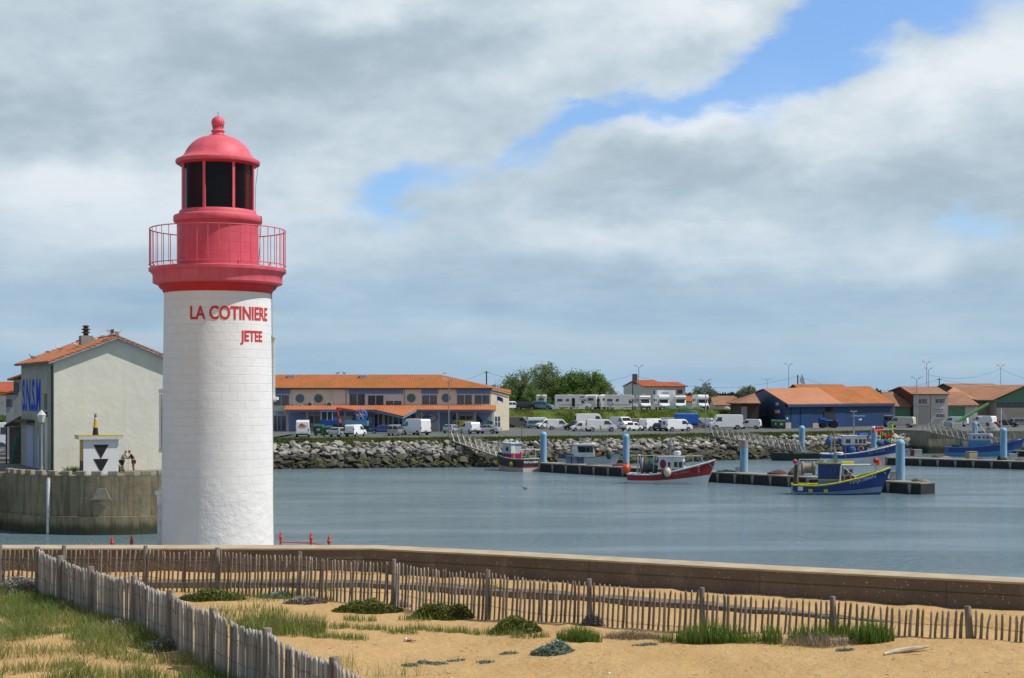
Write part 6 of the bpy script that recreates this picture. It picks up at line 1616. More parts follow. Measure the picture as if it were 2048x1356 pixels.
tree('garden_tree', 'green tree at the left edge behind the old low block', 8, 840, 190, 3.0, 4.0, LF2, 1500, .2, .22, seed=16, zb=PIER)
c0 = at(986, 775, 300); bt = thing('bare_tree', 'leafless twiggy tree beside the utility pole above the roof', 'tree', (c0.x, c0.y, TER))
tw = MB()
def branch(p, d, L2, r, dep):
 q_ = p + d * L2; tw.tube(p, q_, r, r * .65, n=5, caps=False)
 if dep == 0: return
 for k in range(3):
  branch(q_, (d + Vector((rk.gauss(0, .42), rk.gauss(0, .42), rk.uniform(0, .35)))).normalized(), L2 * .72, r * .6, dep - 1)
branch(Vector((0, 0, 0)), Vector((0, 0, 1)), 1.7, .10, 5)
tw.build('branches', MATS['tree_bark'], bt)
P_ = []; tn = []
for i in range(26000):
 X = rk.uniform(-260, 420); Y = rk.uniform(640, 700)
 top = 10.6 + 1.1 * noise.noise(Vector((X * .03, 0, 0))) + .8 * noise.noise(Vector((X * .15, 3, 0)))
 P_.append((X, Y, TER - 3 + (top - TER + 3) * rk.random() ** .5)); tn.append(min(1, max(0, rk.gauss(.4, .2))))
P = np.array(P_); nn = len(P); u = rng.normal(0, 1, (nn, 3)); u /= np.linalg.norm(u, axis=1)[:, None]
v = np.cross(u, rng.normal(0, 1, (nn, 3))); v /= np.linalg.norm(v, axis=1)[:, None]
V = np.stack([P - u * .8, P - v * .6, P + u * .8, P + v * .6], 1).reshape(-1, 3)
tag(fast_mesh('distant_woodland', V, np.arange(4 * nn).reshape(-1, 4), LF3, tn), 'low dark line of woods on the horizon', 'woodland', kind='stuff')
# ================================================================ VEHICLES
KINDS = {
 'high_van': dict(p=[(-2.75, .38), (-2.78, .9), (-2.72, 2.30), (-2.55, 2.52), (1.30, 2.55), (1.62, 2.42), (2.12, 1.42), (2.66, 1.12), (2.80, .80), (2.80, .38)], w=(-1.75, 1.85), r=.36, hw=1.0, nar=.90, ws=5,
                     side=[[(.85, 1.42), (.85, 2.1), (1.50, 2.1), (1.92, 1.42)]], rear=(1.45, 2.15)),
 'low_van': dict(p=[(-2.4, .36), (-2.44, .9), (-2.36, 1.75), (-2.2, 1.95), (0.95, 1.98), (1.25, 1.88), (1.80, 1.22), (2.36, .98), (2.46, .7), (2.46, .36)], w=(-1.5, 1.6), r=.33, hw=.95, nar=.88, ws=5,
     side=[[(.45, 1.2), (.45, 1.72), (1.15, 1.72), (1.62, 1.2)]], rear=(1.15, 1.65)),
 'small_van': dict(p=[(-2.0, .34), (-2.04, .85), (-1.96, 1.60), (-1.8, 1.80), (0.45, 1.83), (0.72, 1.75), (1.28, 1.12), (1.92, .94), (2.05, .65), (2.05, .34)], w=(-1.25, 1.35), r=.31, hw=.85, nar=.86, ws=5,
                      side=[[(.05, 1.08), (.05, 1.58), (.66, 1.58), (1.1, 1.08)]], rear=(1.1, 1.55)),
 'mpv': dict(p=[(-2.05, .34), (-2.1, .85), (-1.98, 1.3), (-1.78, 1.68), (0.45, 1.72), (0.75, 1.64), (1.38, 1.06), (2.0, .9), (2.12, .62), (2.12, .34)], w=(-1.28, 1.38), r=.32, hw=.87, nar=.83, ws=5,
    side=[[(-1.75, 1.05), (-1.65, 1.5), (-.75, 1.52), (-.75, 1.05)], [(-.65, 1.05), (-.65, 1.52), (.05, 1.52), (.05, 1.05)], [(.15, 1.05), (.15, 1.52), (.68, 1.52), (1.15, 1.05)]], rear=(1.05, 1.5)),
 'hatchback': dict(p=[(-1.88, .33), (-1.95, .7), (-1.85, .98), (-1.45, 1.36), (-1.2, 1.42), (0.10, 1.44), (0.38, 1.38), (1.08, .95), (1.80, .80), (1.93, .58), (1.93, .33)], w=(-1.2, 1.25), r=.30, hw=.83, nar=.78, ws=6,
                      side=[[(-1.35, .93), (-1.15, 1.28), (-.5, 1.3), (-.5, .93)], [(-.4, .93), (-.4, 1.3), (.28, 1.3), (.88, .93)]], rear=(.98, 1.30), rseg=2),
 'saloon': dict(p=[(-2.2, .34), (-2.26, .72), (-2.2, .98), (-1.65, 1.04), (-1.0, 1.38), (-.6, 1.44), (0.15, 1.45), (0.45, 1.38), (1.15, .98), (2.05, .82), (2.2, .6), (2.2, .34)], w=(-1.35, 1.38), r=.32, hw=.87, nar=.76, ws=7,
                   side=[[(-1.35, 1.0), (-.85, 1.32), (-.4, 1.35), (-.4, 1.0)], [(-.3, 1.0), (-.3, 1.35), (.35, 1.33), (.95, 1.0)]], rear=(1.0, 1.35), rseg=3),
 'pickup': dict(p=[(-2.0, .36), (-2.04, .95), (-2.0, 1.0), (-.35, 1.0), (-.25, 1.5), (-.05, 1.58), (0.55, 1.58), (0.78, 1.5), (1.25, 1.0), (1.9, .88), (2.02, .62), (2.02, .36)], w=(-1.25, 1.3), r=.30, hw=.83, nar=.84, ws=7,
                   side=[[(-.1, 1.02), (-.05, 1.42), (.68, 1.42), (1.05, 1.02)]], rear=(1.1, 1.45), rseg=3),
}
def car_paint(name, hexs, k=.75):
 return paint(hexs, k, .25, 'car_' + name, coat=0.6)
CW = mat('car_white', (0.84, 0.86, 0.88), (0.78, 0.80, 0.83), scale=1, rough=.3, coat=.4)
CP_ = dict(white=CW, silver=mat('car_silver', (.42, .44, .46), (.36, .38, .40), scale=1, rough=.28, metal=.4, coat=.5),
           cream=mat('car_cream', (.58, .57, .50), (.50, .49, .43), scale=1, rough=.35), blue=mat('car_blue', (.02, .06, .30), (.02, .05, .25), rough=.25, coat=.6),
           navy=mat('car_navy', (.015, .03, .09), (.02, .03, .08), rough=.25, coat=.6), black=mat('car_black', (.012, .015, .02), rough=.2, coat=.7),
           green=mat('car_green', (.012, .06, .045), rough=.3, coat=.5), yellow=mat('car_yellow', (.68, .50, .03), (.62, .45, .03), rough=.35, coat=.4),
           brown=mat('car_taupe', (.34, .28, .24), (.28, .23, .20), rough=.35, coat=.3), lblue=mat('car_light_blue', (.16, .32, .46), (.14, .28, .42), rough=.3, coat=.5, metal=.2),
           beige=mat('car_beige', (.58, .44, .30), (.5, .38, .26), rough=.4), grey=mat('car_grey', (.22, .25, .30), (.2, .22, .26), rough=.3, coat=.5, metal=.3))
def vehicle(name, label, cat, kind, color, px, py, head, z0=None, group='vehicles parked around the harbour', scale=1.0, windows=True, rear_glass=True, loc=None):
 z0 = CP if z0 is None else z0
 K = KINDS[kind]; loc = on(px, py, z0) if loc is None else Vector(loc)
 if z0 == CP and loc.y > 291.5 and px < 1500: loc = at(px, py, 291.5)
 if z0 == TER: loc = at(px, py, 305.5)
 t = thing(name, label, cat, (loc.x, loc.y, z0 + .004), R(head), group); t.scale = (scale,) * 3
 P = K['p']; hw = K['hw']; nar = K['nar']; zb = 1.0 if kind not in ('hatchback', 'saloon') else .9; zt_ = max(z for _, z in P)
 def half(z): return hw if z <= zb else hw * (1 - (1 - nar) * (z - zb) / (zt_ - zb))
 pr_ = list(P); low = []
 for wx in (K['w'][1], K['w'][0]):
  rr = K['r'] + .06
  low += [(wx + rr * math.cos(R(a)), P[0][1] + max(0.0, (K['r'] - P[0][1]) + rr * math.sin(R(a)))) for a in (0, 30, 60, 90, 120, 150, 180)]
 prof = pr_ + low; n = len(prof)
 vs = [(x, -half(z), z) for x, z in prof] + [(x, half(z), z) for x, z in prof]
 fs = [tuple(range(n)), tuple(range(2 * n - 1, n - 1, -1))] + [((i + 1) % n, i, n + i, n + (i + 1) % n) for i in range(n)]
 body = MB().add(vs, fs).build('body', CP_[color], t, bevel=.05)
 def slab_y(poly, s):
  q_ = [(x, s * (half(z) + .004), z) for x, z in poly]
  return MB().slab(q_, (0, s, 0), .008)
 if windows:
  for poly in K['side']:
   for s in (-1, 1): slab_y(poly, s).build('side_window', CARGLASS, t)
 a, b = Vector((P[K['ws']][0], 0, P[K['ws']][1])), Vector((P[K['ws'] + 1][0], 0, P[K['ws'] + 1][1]))
 nrm = Vector((a.z - b.z, 0, b.x - a.x)).normalized()
 A = a.lerp(b, .07) + nrm * .004; B = a.lerp(b, .93) + nrm * .004
 MB().slab([(A.x, -half(A.z) * .9, A.z), (A.x, half(A.z) * .9, A.z), (B.x, half(B.z) * .92, B.z), (B.x, -half(B.z) * .92, B.z)], nrm, .01).build('windscreen', CARGLASS, t)
 if rear_glass:
  z0_, z1_ = K['rear']; i = K.get('rseg')
  if i is not None:
   a, b = Vector((P[i][0], 0, P[i][1])), Vector((P[i + 1][0], 0, P[i + 1][1])); nr = Vector((-(b.z - a.z), 0, b.x - a.x)).normalized()
   A = a.lerp(b, .12) + nr * .004; B = a.lerp(b, .9) + nr * .004
   MB().slab([(A.x, -half(A.z) * .86, A.z), (A.x, half(A.z) * .86, A.z), (B.x, half(B.z) * .86, B.z), (B.x, -half(B.z) * .86, B.z)], nr, .008).build('rear_window', CARGLASS, t)
  else:
   xr = P[1][0]
   for s in (-1, 1):
    MB().b2((xr - .03, min(s * .07, s * hw * .78), z0_), (xr + .08, max(s * .07, s * hw * .78), z1_)).build('rear_window', CARGLASS, t)
 xr = P[1][0]; xf = P[-2][0]
 for s in (-1, 1):
  lx = xf - .10; zl_ = .68 if zt_ < 2 else .92
  MB().box((lx + .02, s * (hw - .17), zl_), (.24, .26, .17)).build('headlight', HEADL, t, bevel=.03)
  zt2 = .85 if zt_ < 1.5 else 1.15
  MB().box((xr + .035, s * (hw - .07), zt2), (.12, .12, .34 if zt_ > 1.5 else .15)).build('tail_light', TAIL, t)
  if zt_ > 1.0: MB().box((P[K['ws'] + 1][0] - .25, s * (hw + .09), P[K['ws'] + 1][1] + .06), (.09, .16, .2)).build('mirror', BLACKPL, t)
  for wx in K['w']:
   w_ = MB().tube((wx, s * (hw - .21), K['r']), (wx, s * (hw + .0), K['r']), K['r'], n=18).build('wheel', RUBBER, t)
   MB().tube((wx, s * (hw + .001), K['r']), (wx, s * (hw + .012), K['r']), K['r'] * .6, n=12).build('rim', RIM, w_)
 bc_ = BLACKPL if kind in ('high_van', 'low_van', 'small_van', 'pickup') else CP_[color]
 MB().box((xf - .03, 0, .47), (.22, hw * 1.9, .24)).build('front_bumper', bc_, t, bevel=.03)
 MB().box((xr + .04, 0, .47), (.2, hw * 1.9, .22)).build('rear_bumper', bc_, t, bevel=.03)
 MB().box((xr - .075, 0, .62 if zt_ < 1.6 else .8), (.04, .5, .11)).build('number_plate', PLATE, t)
 return t
VG = 'vans and cars parked in front of the market hall'
v = vehicle('panel_van', 'tall white van with an orange mark on its rear doors beside the lighthouse', 'van', 'high_van', 'white', 606, 874, 96, group=VG, rear_glass=False)
om = MB().slab([(-2.80, -.55, 1.75), (-2.80, .35, 1.62), (-2.80, .55, 1.85), (-2.80, .1, 2.12)], (-1, 0, 0), .012).box((-2.80, -.25, 1.62), (.02, .9, .12)); om.build('rear_logo', mat('orange_mark', (.65, .14, .03), rough=.5), v)
vehicle('hatchback_car', 'older silver saloon-like hatchback behind the green bins', 'car', 'hatchback', 'silver', 678, 873.5, 72, group=VG)
vehicle('small_van', 'small white van seen from behind next to the silver hatchback', 'van', 'small_van', 'white', 711, 873, 68, group=VG, rear_glass=False)
vehicle('hatchback_car', 'dark blue car facing left in front of the glass entrance', 'car', 'hatchback', 'blue', 764, 867, 182, group=VG)
vehicle('estate_car', 'silver people carrier with barred rear windows next to the blue car', 'car', 'mpv', 'silver', 791, 871, 82, group=VG)
vehicle('panel_van', 'tall white van with side towards the porch and rear doors turned right', 'van', 'high_van', 'white', 832, 870, 128, group=VG, rear_glass=False)
vehicle('hatchback_car', 'small silver car with bright rear window left of the lamp post', 'car', 'hatchback', 'silver', 903, 866, 70, group=VG)
vehicle('postal_van', 'yellow van parked in front of the blue roller shutters', 'van', 'low_van', 'yellow', 925, 862.5, 172, group=VG)
vehicle('small_van', 'white boxy small van in front of the yellow van', 'van', 'small_van', 'white', 940, 867.5, 118, group=VG, rear_glass=False, scale=1.06)
vehicle('saloon_car', 'silver saloon with red tail lights by the end of the market hall', 'car', 'saloon', 'silver', 975, 867, 152, group=VG)
WG = 'vans and cars parked below the grassy bank'
vehicle('old_van', 'taupe and white old van nearest to the beige building end wall', 'van', 'low_van', 'brown', 1038, 855, -22, group=WG, scale=1.06)
vehicle('low_van', 'pale blue and white van behind the light blue car', 'van', 'low_van', 'white', 1079, 852, 5, group=WG)
vehicle('hatchback_car', 'light blue car half hidden between the taupe van and a white van', 'car', 'mpv', 'lblue', 1072, 856.5, 12, group=WG, scale=.95)
vehicle('small_van', 'white van with open door facing left next to the light blue car', 'van', 'small_van', 'white', 1093, 857.5, 205, group=WG)
vehicle('small_van', 'white small van facing right with silver wheel beside a dark green car', 'van', 'small_van', 'white', 1117, 859.5, 4, group=WG, scale=1.06)
vehicle('hatchback_car', 'dark green car tucked between two white vans', 'car', 'mpv', 'green', 1150, 860.5, 172, group=WG, scale=.92)
vehicle('panel_van', 'tall white box van standing behind the long silver-white van', 'van', 'high_van', 'white', 1180, 852.5, 8, group=WG, scale=1.06)
vehicle('small_van', 'white car with dark bumper in front of the tall box van', 'car', 'small_van', 'white', 1163, 862.5, 190, group=WG, scale=.92)
vehicle('long_van', 'long silver-white van facing right below the bank', 'van', 'low_van', 'white', 1202, 863, 3, group=WG, scale=1.07)
vehicle('panel_van', 'white van seen from the front with dark windscreen', 'van', 'low_van', 'white', 1243, 857, -62, group=WG, scale=1.12)
vehicle('pickup_truck', 'small white pickup seen from behind on the left side', 'pickup', 'pickup', 'white', 1263, 862, 40, group=WG)
vehicle('beige_van', 'beige van behind the white pickup', 'van', 'small_van', 'beige', 1277, 855, -20, group=WG, scale=.98)
vehicle('panel_van', 'white van with closed rear doors turned to the viewer right of the pickup', 'van', 'low_van', 'white', 1305, 861, 42, group=WG, rear_glass=False, scale=1.08)
vehicle('hatchback_car', 'dark blue small car between two white vans', 'car', 'hatchback', 'navy', 1322, 861.5, 60, group=WG)
v = vehicle('low_van', 'white van with round blue mark on its rear doors', 'van', 'low_van', 'white', 1354, 862.5, 26, group=WG, rear_glass=False, scale=1.06)
MB().tube((-2.44, 0.1, 1.35), (-2.47, 0.1, 1.35), .34, n=20).build('rear_logo', mat('blue_mark', (.03, .12, .42), rough=.5), v)
vehicle('panel_van', 'grey-white van behind the van with the blue mark', 'van', 'low_van', 'silver', 1345, 849.5, 10, group=WG)
vehicle('estate_car', 'silver people carrier right of the blue covered trailer', 'car', 'mpv', 'silver', 1393, 856.5, -8, group=WG)
vehicle('small_van', 'pale small van behind the lamp post left of the big white van', 'van', 'small_van', 'white', 1405, 853, 160, group=WG)
vehicle('panel_van', 'big long white van facing left behind the gangway', 'van', 'high_van', 'white', 1452, 859, 183, group=WG, scale=1.08)
vehicle('small_van', 'small white van with rounded rear doors left of the blue warehouse', 'van', 'small_van', 'white', 1500, 858, 158, group=WG, rear_glass=False)
QG = 'vans and cars on the quay at the right'
vehicle('panel_van', 'white van with rear doors towards the viewer right of the blue warehouse', 'van', 'low_van', 'cream', 1803, 855, 148, group=QG, rear_glass=False, scale=1.06)
vehicle('low_van', 'white van partly hidden behind the green crane arm', 'van', 'low_van', 'white', 1911, 853, 150, group=QG, rear_glass=False)
vehicle('low_van', 'white van with red tail lamp right of the crane arm', 'van', 'low_van', 'white', 1967, 852, 128, group=QG, rear_glass=False, scale=1.05)
vehicle('saloon_car', 'black car with bright headlamp on the quay at the right', 'car', 'saloon', 'black', 2013, 854, -28, group=QG)
vehicle('saloon_car', 'grey-blue car cut off by the right edge', 'car', 'mpv', 'grey', 2044, 853, 0, group=QG)
vehicle('hatchback_car', 'silver car at the left edge behind the lean-to shed', 'car', 'hatchback', 'silver', 3, 0, 5, z0=PIER - .25, group='vehicles at the left edge', loc=at(3, 880, 150))
vehicle('panel_van', 'white van with purple and red marks at the left edge', 'van', 'high_van', 'white', 0, 0, 5, z0=PIER - .25, group='vehicles at the left edge', loc=at(-12, 880, 170), scale=1.15)
vehicle('suv_car', 'white car half hidden behind the beige end wall on the terrace', 'car', 'mpv', 'white', 1021, 820.5, 20, z0=TER, group='cars on the terrace')
vehicle('suv_car', 'black car parked under the tall trees on the terrace', 'car', 'mpv', 'black', 1052, 820, -12, z0=TER, group='cars on the terrace', scale=1.03)
vehicle('suv_car', 'metallic blue people carrier next to the black car on the terrace', 'car', 'mpv', 'lblue', 1085, 820.5, -22, z0=TER, group='cars on the terrace', scale=1.06)
CAMP = mat('camper_shell', (.80, .80, .79), (.74, .74, .73), scale=.8, rough=.35)
CGREY = mat('camper_stripe', (.30, .31, .33), rough=.5)
def camper(label, px, py, head, L_=6.6, overcab=True, scale=1.0, mark=None, group='motorhomes parked on the terrace'):
 loc = at(px, py, 308.5 if 'facing the viewer' in label else 313 if head > 45 else 307); t = thing('motorhome', label, 'motorhome', (loc.x, loc.y, TER + .004), R(head), group); t.scale = (scale,) * 3
 h = L_ / 2; w = 1.12
 xs0 = -h; xc = h - 2.1
 if overcab: p = [(xs0, .5), (xs0 - .02, 2.9), (xs0 + .2, 3.05), (xc + .5, 3.05), (xc + 1.15, 2.85), (xc + 1.3, 2.45), (xc + 1.0, 2.1), (xc, 2.05), (xc, .5)]
 else: p = [(xs0, .5), (xs0 - .02, 2.7), (xs0 + .2, 2.88), (xc + .3, 2.88), (xc + .9, 2.65), (xc + .75, 2.15), (xc, 2.05), (xc, .5)]
 n = len(p); vs = [(x, -w, z) for x, z in p] + [(x, w, z) for x, z in p]
 MB().add(vs, [tuple(range(n)), tuple(range(2 * n - 1, n - 1, -1))] + [((i + 1) % n, i, n + i, n + (i + 1) % n) for i in range(n)]).build('body', CAMP, t, bevel=.06)
 c = [(xc - .05, .5), (xc - .05, 2.04), (xc + .5, 2.04), (xc + 1.15, 1.3), (h - .1, 1.02), (h, .8), (h, .5)]
 n = len(c); cw = .98; vs = [(x, -cw, z) for x, z in c] + [(x, cw, z) for x, z in c]
 MB().add(vs, [tuple(range(n)), tuple(range(2 * n - 1, n - 1, -1))] + [((i + 1) % n, i, n + i, n + (i + 1) % n) for i in range(n)]).build('cab', CW, t, bevel=.05)
 a, b = Vector((xc + .5, 0, 2.04)), Vector((xc + 1.15, 0, 1.3)); nr = Vector((.74, 0, .65)).normalized()
 A = a.lerp(b, .06) + nr * .005; B = a.lerp(b, .95) + nr * .005
 MB().slab([(A.x, -.86, A.z), (A.x, .86, A.z), (B.x, .9, B.z), (B.x, -.9, B.z)], nr, .01).build('windscreen', CARGLASS, t)
 for s in (-1, 1):
  MB().slab([(xc + .1, s * (cw + .004), 1.3), (xc + .1, s * (cw + .004), 1.9), (xc + .5, s * (cw + .004), 1.9), (xc + .95, s * (cw + .004), 1.3)], (0, s, 0), .008).build('side_window', CARGLASS, t)
  for x0, x1 in ((-h + .5, -h + 1.6), (-h + 2.3, -h + 2.9)):
   MB().box(((x0 + x1) / 2, s * (w + .005), 1.95), (x1 - x0, .03, .5)).build('side_window', CARGLASS, t)
  MB().box((-.4, s * (w + .003), 1.0), (L_ - 2.6, .012, .14)).build('stripe', CGREY, t)
  for wx in (-h + 1.5, h - .85):
   w_ = MB().tube((wx, s * .75, .36), (wx, s * 1.0, .36), .36, n=18).build('wheel', RUBBER, t); MB().tube((wx, s * 1.001, .36), (wx, s * 1.012, .36), .2, n=12).build('rim', RIM, w_)
  MB().box((h - .08, s * .72, .85), (.2, .3, .2)).build('headlight', HEADL, t, bevel=.03)
  MB().box((-h - .01, s * .98, 1.0), (.06, .12, .4)).build('tail_light', TAIL, t)
 MB().box((h - .02, 0, .55), (.2, 1.85, .26)).build('front_bumper', BLACKPL, t, bevel=.03)
 MB().box((-.6, 0, 3.08), (.7, .7, .1)).build('roof_vent', ACW, t)
 MB().box((-h - .02, 0, 2.1), (.03, 1.1, .5)).build('rear_window', CARGLASS, t)
 if mark: MB().box((xc + 1.0 - 1.9, -(w + .02), 2.6) if mark == 'side' else (0, 0, 0), (.01, .01, .01))
 return t
camper('white motorhome with orange corner seen from the rear behind the blue car', 1081, 816, 92, 5.8)
t = camper('long motorhome with cab over and open side door facing right under the trees', 1146, 820.5, -3, 7.4)
MB().box((.1, -1.14, 1.5), (.62, .04, 1.75)).build('door_opening', mat('dark_opening2', (.02, .02, .022), rough=.9), t)
MB().box((1.9, -1.14, 2.6), (.9, .03, .26)).build('marker_panel', mat('marker_red', (.3, .10, .08), rough=.5), t)
camper('motorhome seen from the rear beside the long cab-over one', 1186, 817, 78, 5.8)
camper('motorhome just showing its white back left of the one with blue oval', 1205, 815, 100, 5.4)
t = camper('motorhome with blue oval on its side and cab facing right', 1243, 816.5, -3, 6.9)
lo = MB().torus((0, 0, 0), .55, .09, 'y', 24, 5); lo.v = [(x - 2.3, -1.135 + y * .1, z * .5 + 1.15) for x, y, z in lo.v]; lo.build('side_logo', MATS['logo_blue'], t)
camper('white motorhome facing the viewer directly left of the largest white panel', 1288, 815, -86, 6.0, False)
camper('cab-over motorhome facing the viewer in front of the white panel', 1324, 816, -82, 6.0)
camper('motorhome facing the viewer right of the white panel', 1361, 814, -96, 6.0, False)
camper('lone white motorhome facing the viewer in front of the young tree', 1402, 814, -84, 6.2)
b0 = at(1335, 815, 309); wp = thing('storage_box', 'big plain white box body between the front-facing motorhomes', 'box body', (b0.x, b0.y + 2.5, TER))
MB().b2((-1.9, 0, .5), (1.9, 4, 4.0)).build('body', CW, wp); MB().b2((-1.0, -.02, 3.3), (.5, -.001, 3.55)).build('print', mat('print_purple', (.3, .28, .45), rough=.5), wp)
MB().tube((-1.5, .3, 0), (-1.5, .3, .5), .1).build('leg', BLACKPL, wp); MB().tube((1.5, .3, 0), (1.5, .3, .5), .1).build('leg', BLACKPL, wp)
NETG = mat('green_net', (.02, .10, .06), (.05, .16, .10), scale=3, rough=.95, bump=.06)
def heap(name, label, px, py, Y, w, h, m, z0, n=10, seed=0, cat='net heap', group=None):
 r_ = random.Random(seed); c = at(px, py, Y); t = MB()
 nn, mm = 22, 8; vs = []; fs = []
 for j in range(mm + 1):
  for i in range(nn):
   a = 2 * math.pi * i / nn; k = j / mm
   rr = w / 2 * (1 - k ** 1.6) * (1 + .25 * noise.noise(Vector((math.cos(a) * 1.5 + seed, math.sin(a) * 1.5, k * 2))))
   vs.append((rr * math.cos(a), rr * math.sin(a) * .6, h * (k ** .8) * (1 + .2 * noise.noise(Vector((math.cos(a) + seed, math.sin(a), k))))))
 for j in range(mm):
  for i in range(nn): fs.append((j * nn + i, j * nn + (i + 1) % nn, (j + 1) * nn + (i + 1) % nn, (j + 1) * nn + i))
 fs.append(tuple(mm * nn + i for i in range(nn)))
 t.add(vs, fs); o = t.build(name, m, smooth=60); o.location = (c.x, Y, z0)
 return tag(o, label, cat, group)
heap('net_heap', 'green heap of fishing nets before the front-facing motorhomes', 1342, 815, 303.5, 3.6, .8, NETG, TER, seed=1)
heap('net_heap', 'green and red heap of nets right of the white panel', 1368, 815, 303.5, 3.8, .9, NETG, TER, seed=2)
heap('net_heap', 'dark green net heap below the lone motorhome', 1396, 815, 303.5, 3.0, .6, NETG, TER, seed=3)
heap('stone_heap', 'pale heap of sacks at the end of the bank', 1453, 815, 303.5, 1.6, .8, mat('sack_grey', (.4, .4, .38), rough=.9), TER, seed=4, cat='heap')
BIN = mat('bin_green', (.018, .10, .045), (.015, .08, .04), rough=.45)
def bin_(label, px, py, rz, z0=CP, sc_=1.0):
 c = on(px, py, z0); t = thing('refuse_bin', label, 'bin', (c.x, c.y, z0 + .004), R(rz), 'green wheeled refuse bins'); t.scale = (sc_,) * 3
 vs = [(-.6, -.5, .25), (.6, -.5, .25), (.6, .5, .25), (-.6, .5, .25), (-.68, -.6, 1.2), (.68, -.6, 1.2), (.68, .6, 1.2), (-.68, .6, 1.2)]
 MB().add(vs, [(0, 3, 2, 1), (4, 5, 6, 7), (0, 1, 5, 4), (1, 2, 6, 5), (2, 3, 7, 6), (3, 0, 4, 7)]).build('tub', BIN, t, bevel=.05)
 l_ = MB(); l_.lathe([(.01, 0), (.01, 0)], n=3)
 l_ = MB(); vs = []
 for i in range(7):
  a = math.pi * i / 6; vs += [(-.7, -.62 * math.cos(a), 1.205 + .28 * math.sin(a)), (.7, -.62 * math.cos(a), 1.205 + .28 * math.sin(a))]
 l_.add(vs, [(2 * i, 2 * i + 1, 2 * i + 3, 2 * i + 2) for i in range(6)] + [tuple(range(0, 14, 2)), tuple(range(13, 0, -2)), (0, 12, 13, 1)]).build('lid', BIN, t)
 MB().box((0.1, -.585, .8), (.5, .03, .35)).build('sticker', mat('sticker_white', (.55, .6, .6), rough=.5), t)
 for sx in (-.45, .45):
  for sy in (-.35, .35): MB().tube((sx, sy - .04, .12), (sx, sy + .04, .12), .12, n=10).build('wheel', RUBBER, t)
 return t
bin_('left green bin of the pair beside the tall white van', 638, 871, -10, sc_=1.15)
bin_('right green bin of the pair with a pale sticker', 655, 873.5, 8, sc_=1.12)
bin_('left green bin against the blue warehouse gable', 1551, 857, 0, sc_=1.15)
bin_('right green bin with white sticker at the corner of the blue warehouse', 1561, 858, -4, sc_=1.15)
c = on(683, 866, CP); ct = thing('crane_tractor', 'blue tractor-like truck with orange loading crane and pale blue flatbed', 'truck', (c.x, c.y + 2, CP + .004), 0)
BLT = mat('tractor_blue', (.015, .06, .30), (.02, .08, .36), rough=.4); BLL = mat('roof_blue', (.03, .18, .62), rough=.4); BED = mat('flatbed_blue', (.06, .28, .48), (.12, .3, .44), scale=3, rough=.6)
ORC = mat('crane_orange', (.70, .11, .03), (.6, .10, .03), rough=.45)
s_ = 12.2  # px per metre
MB().add([(-3.9, -1, .9), (-2.2, -1, .9), (-2.1, -1, 2.1), (-3.7, -1, 2.25), (-3.9, 1, .9), (-2.2, 1, .9), (-2.1, 1, 2.1), (-3.7, 1, 2.25)], [(0, 1, 2, 3), (7, 6, 5, 4), (0, 4, 5, 1), (1, 5, 6, 2), (2, 6, 7, 3), (3, 7, 4, 0)]).build('hood', BLT, ct, bevel=.06)
MB().b2((-2.15, -.9, .9), (-.6, .9, 2.1)).build('cab_base', BLT, ct, bevel=.04)
MB().b2((-3.5, -.85, 2.27), (-1.7, .85, 3.45)).build('cab_glass', CARGLASS, ct)
for x in (-3.52, -2.5, -1.66): MB().b2((x - .05, -.9, 2.1), (x + .05, -.8, 3.45)).build('cab_pillar', CW, ct)
MB().b2((-3.7, -.98, 3.45), (-1.2, .98, 3.62)).build('cab_roof', BLL, ct, bevel=.04)
MB().b2((-1.5, -.5, 1.0), (-1.05, .5, 2.5)).build('tank', BLL, ct)
MB().b2((-1.0, -.7, .7), (-.2, .7, 1.6)).build('crane_base', mat('crane_black', (.02, .02, .022), rough=.6), ct)
MB().tube((-.45, -.2, 1.5), (-.95, -.2, 4.2), .2, .17, n=8).build('crane_mast', ORC, ct)
MB().tube((-.95, -.2, 4.2), (1.6, -.2, 3.85), .22, .18, n=8).build('crane_boom', ORC, ct)
MB().tube((1.6, -.2, 3.85), (3.5, -.2, 3.45), .16, .12, n=8).build('crane_jib', ORC, ct)
MB().tube((-.55, -.45, 2.4), (.1, -.45, 3.95), .07, n=6).build('hydraulic_ram', MATS['crane_black'], ct)
MB().ball((2.0, -.2, 2.9), .35, 10).build('grab', MATS['crane_black'], ct)
MB().b2((.5, -1.1, 1.2), (4.2, 1.1, 2.0)).build('flatbed', BED, ct)
MB().b2((-2.2, -.4, .55), (4.2, .4, 1.0)).build('chassis', MATS['crane_black'], ct)
for wx, wr in ((-3.1, .5), (-1.2, .72), (2.7, .5), (3.7, .5)):
 for sy in (-1, 1):
  w_ = MB().tube((wx, sy * .75, wr), (wx, sy * 1.08, wr), wr, n=20).build('wheel', RUBBER, ct); MB().tube((wx, sy * 1.081, wr), (wx, sy * 1.1, wr), wr * .5, n=12).build('rim', GALV, w_)
nd = thing('net_drum', 'round blue net drum with brown net standing on the pale blue flatbed', 'net drum', (c.x + 3.1, c.y + 2, CP + 2.0))
MB().torus((0, -.5, .95), .85, .14, 'y', 28, 8).torus((0, .5, .95), .85, .14, 'y', 28, 8).tube((0, -.6, .95), (0, .6, .95), .32, n=16).build('drum', BLL, nd)
MB().add([(-.7, -.3, 0.0), (.7, -.3, 0.0), (.25, -.3, .8), (-.25, -.3, .8), (-.7, .3, 0.0), (.7, .3, 0.0), (.25, .3, .8), (-.25, .3, .8)], [(0, 1, 2, 3), (7, 6, 5, 4), (0, 4, 5, 1), (1, 5, 6, 2), (2, 6, 7, 3), (3, 7, 4, 0)]).build('cradle', BLT, nd)
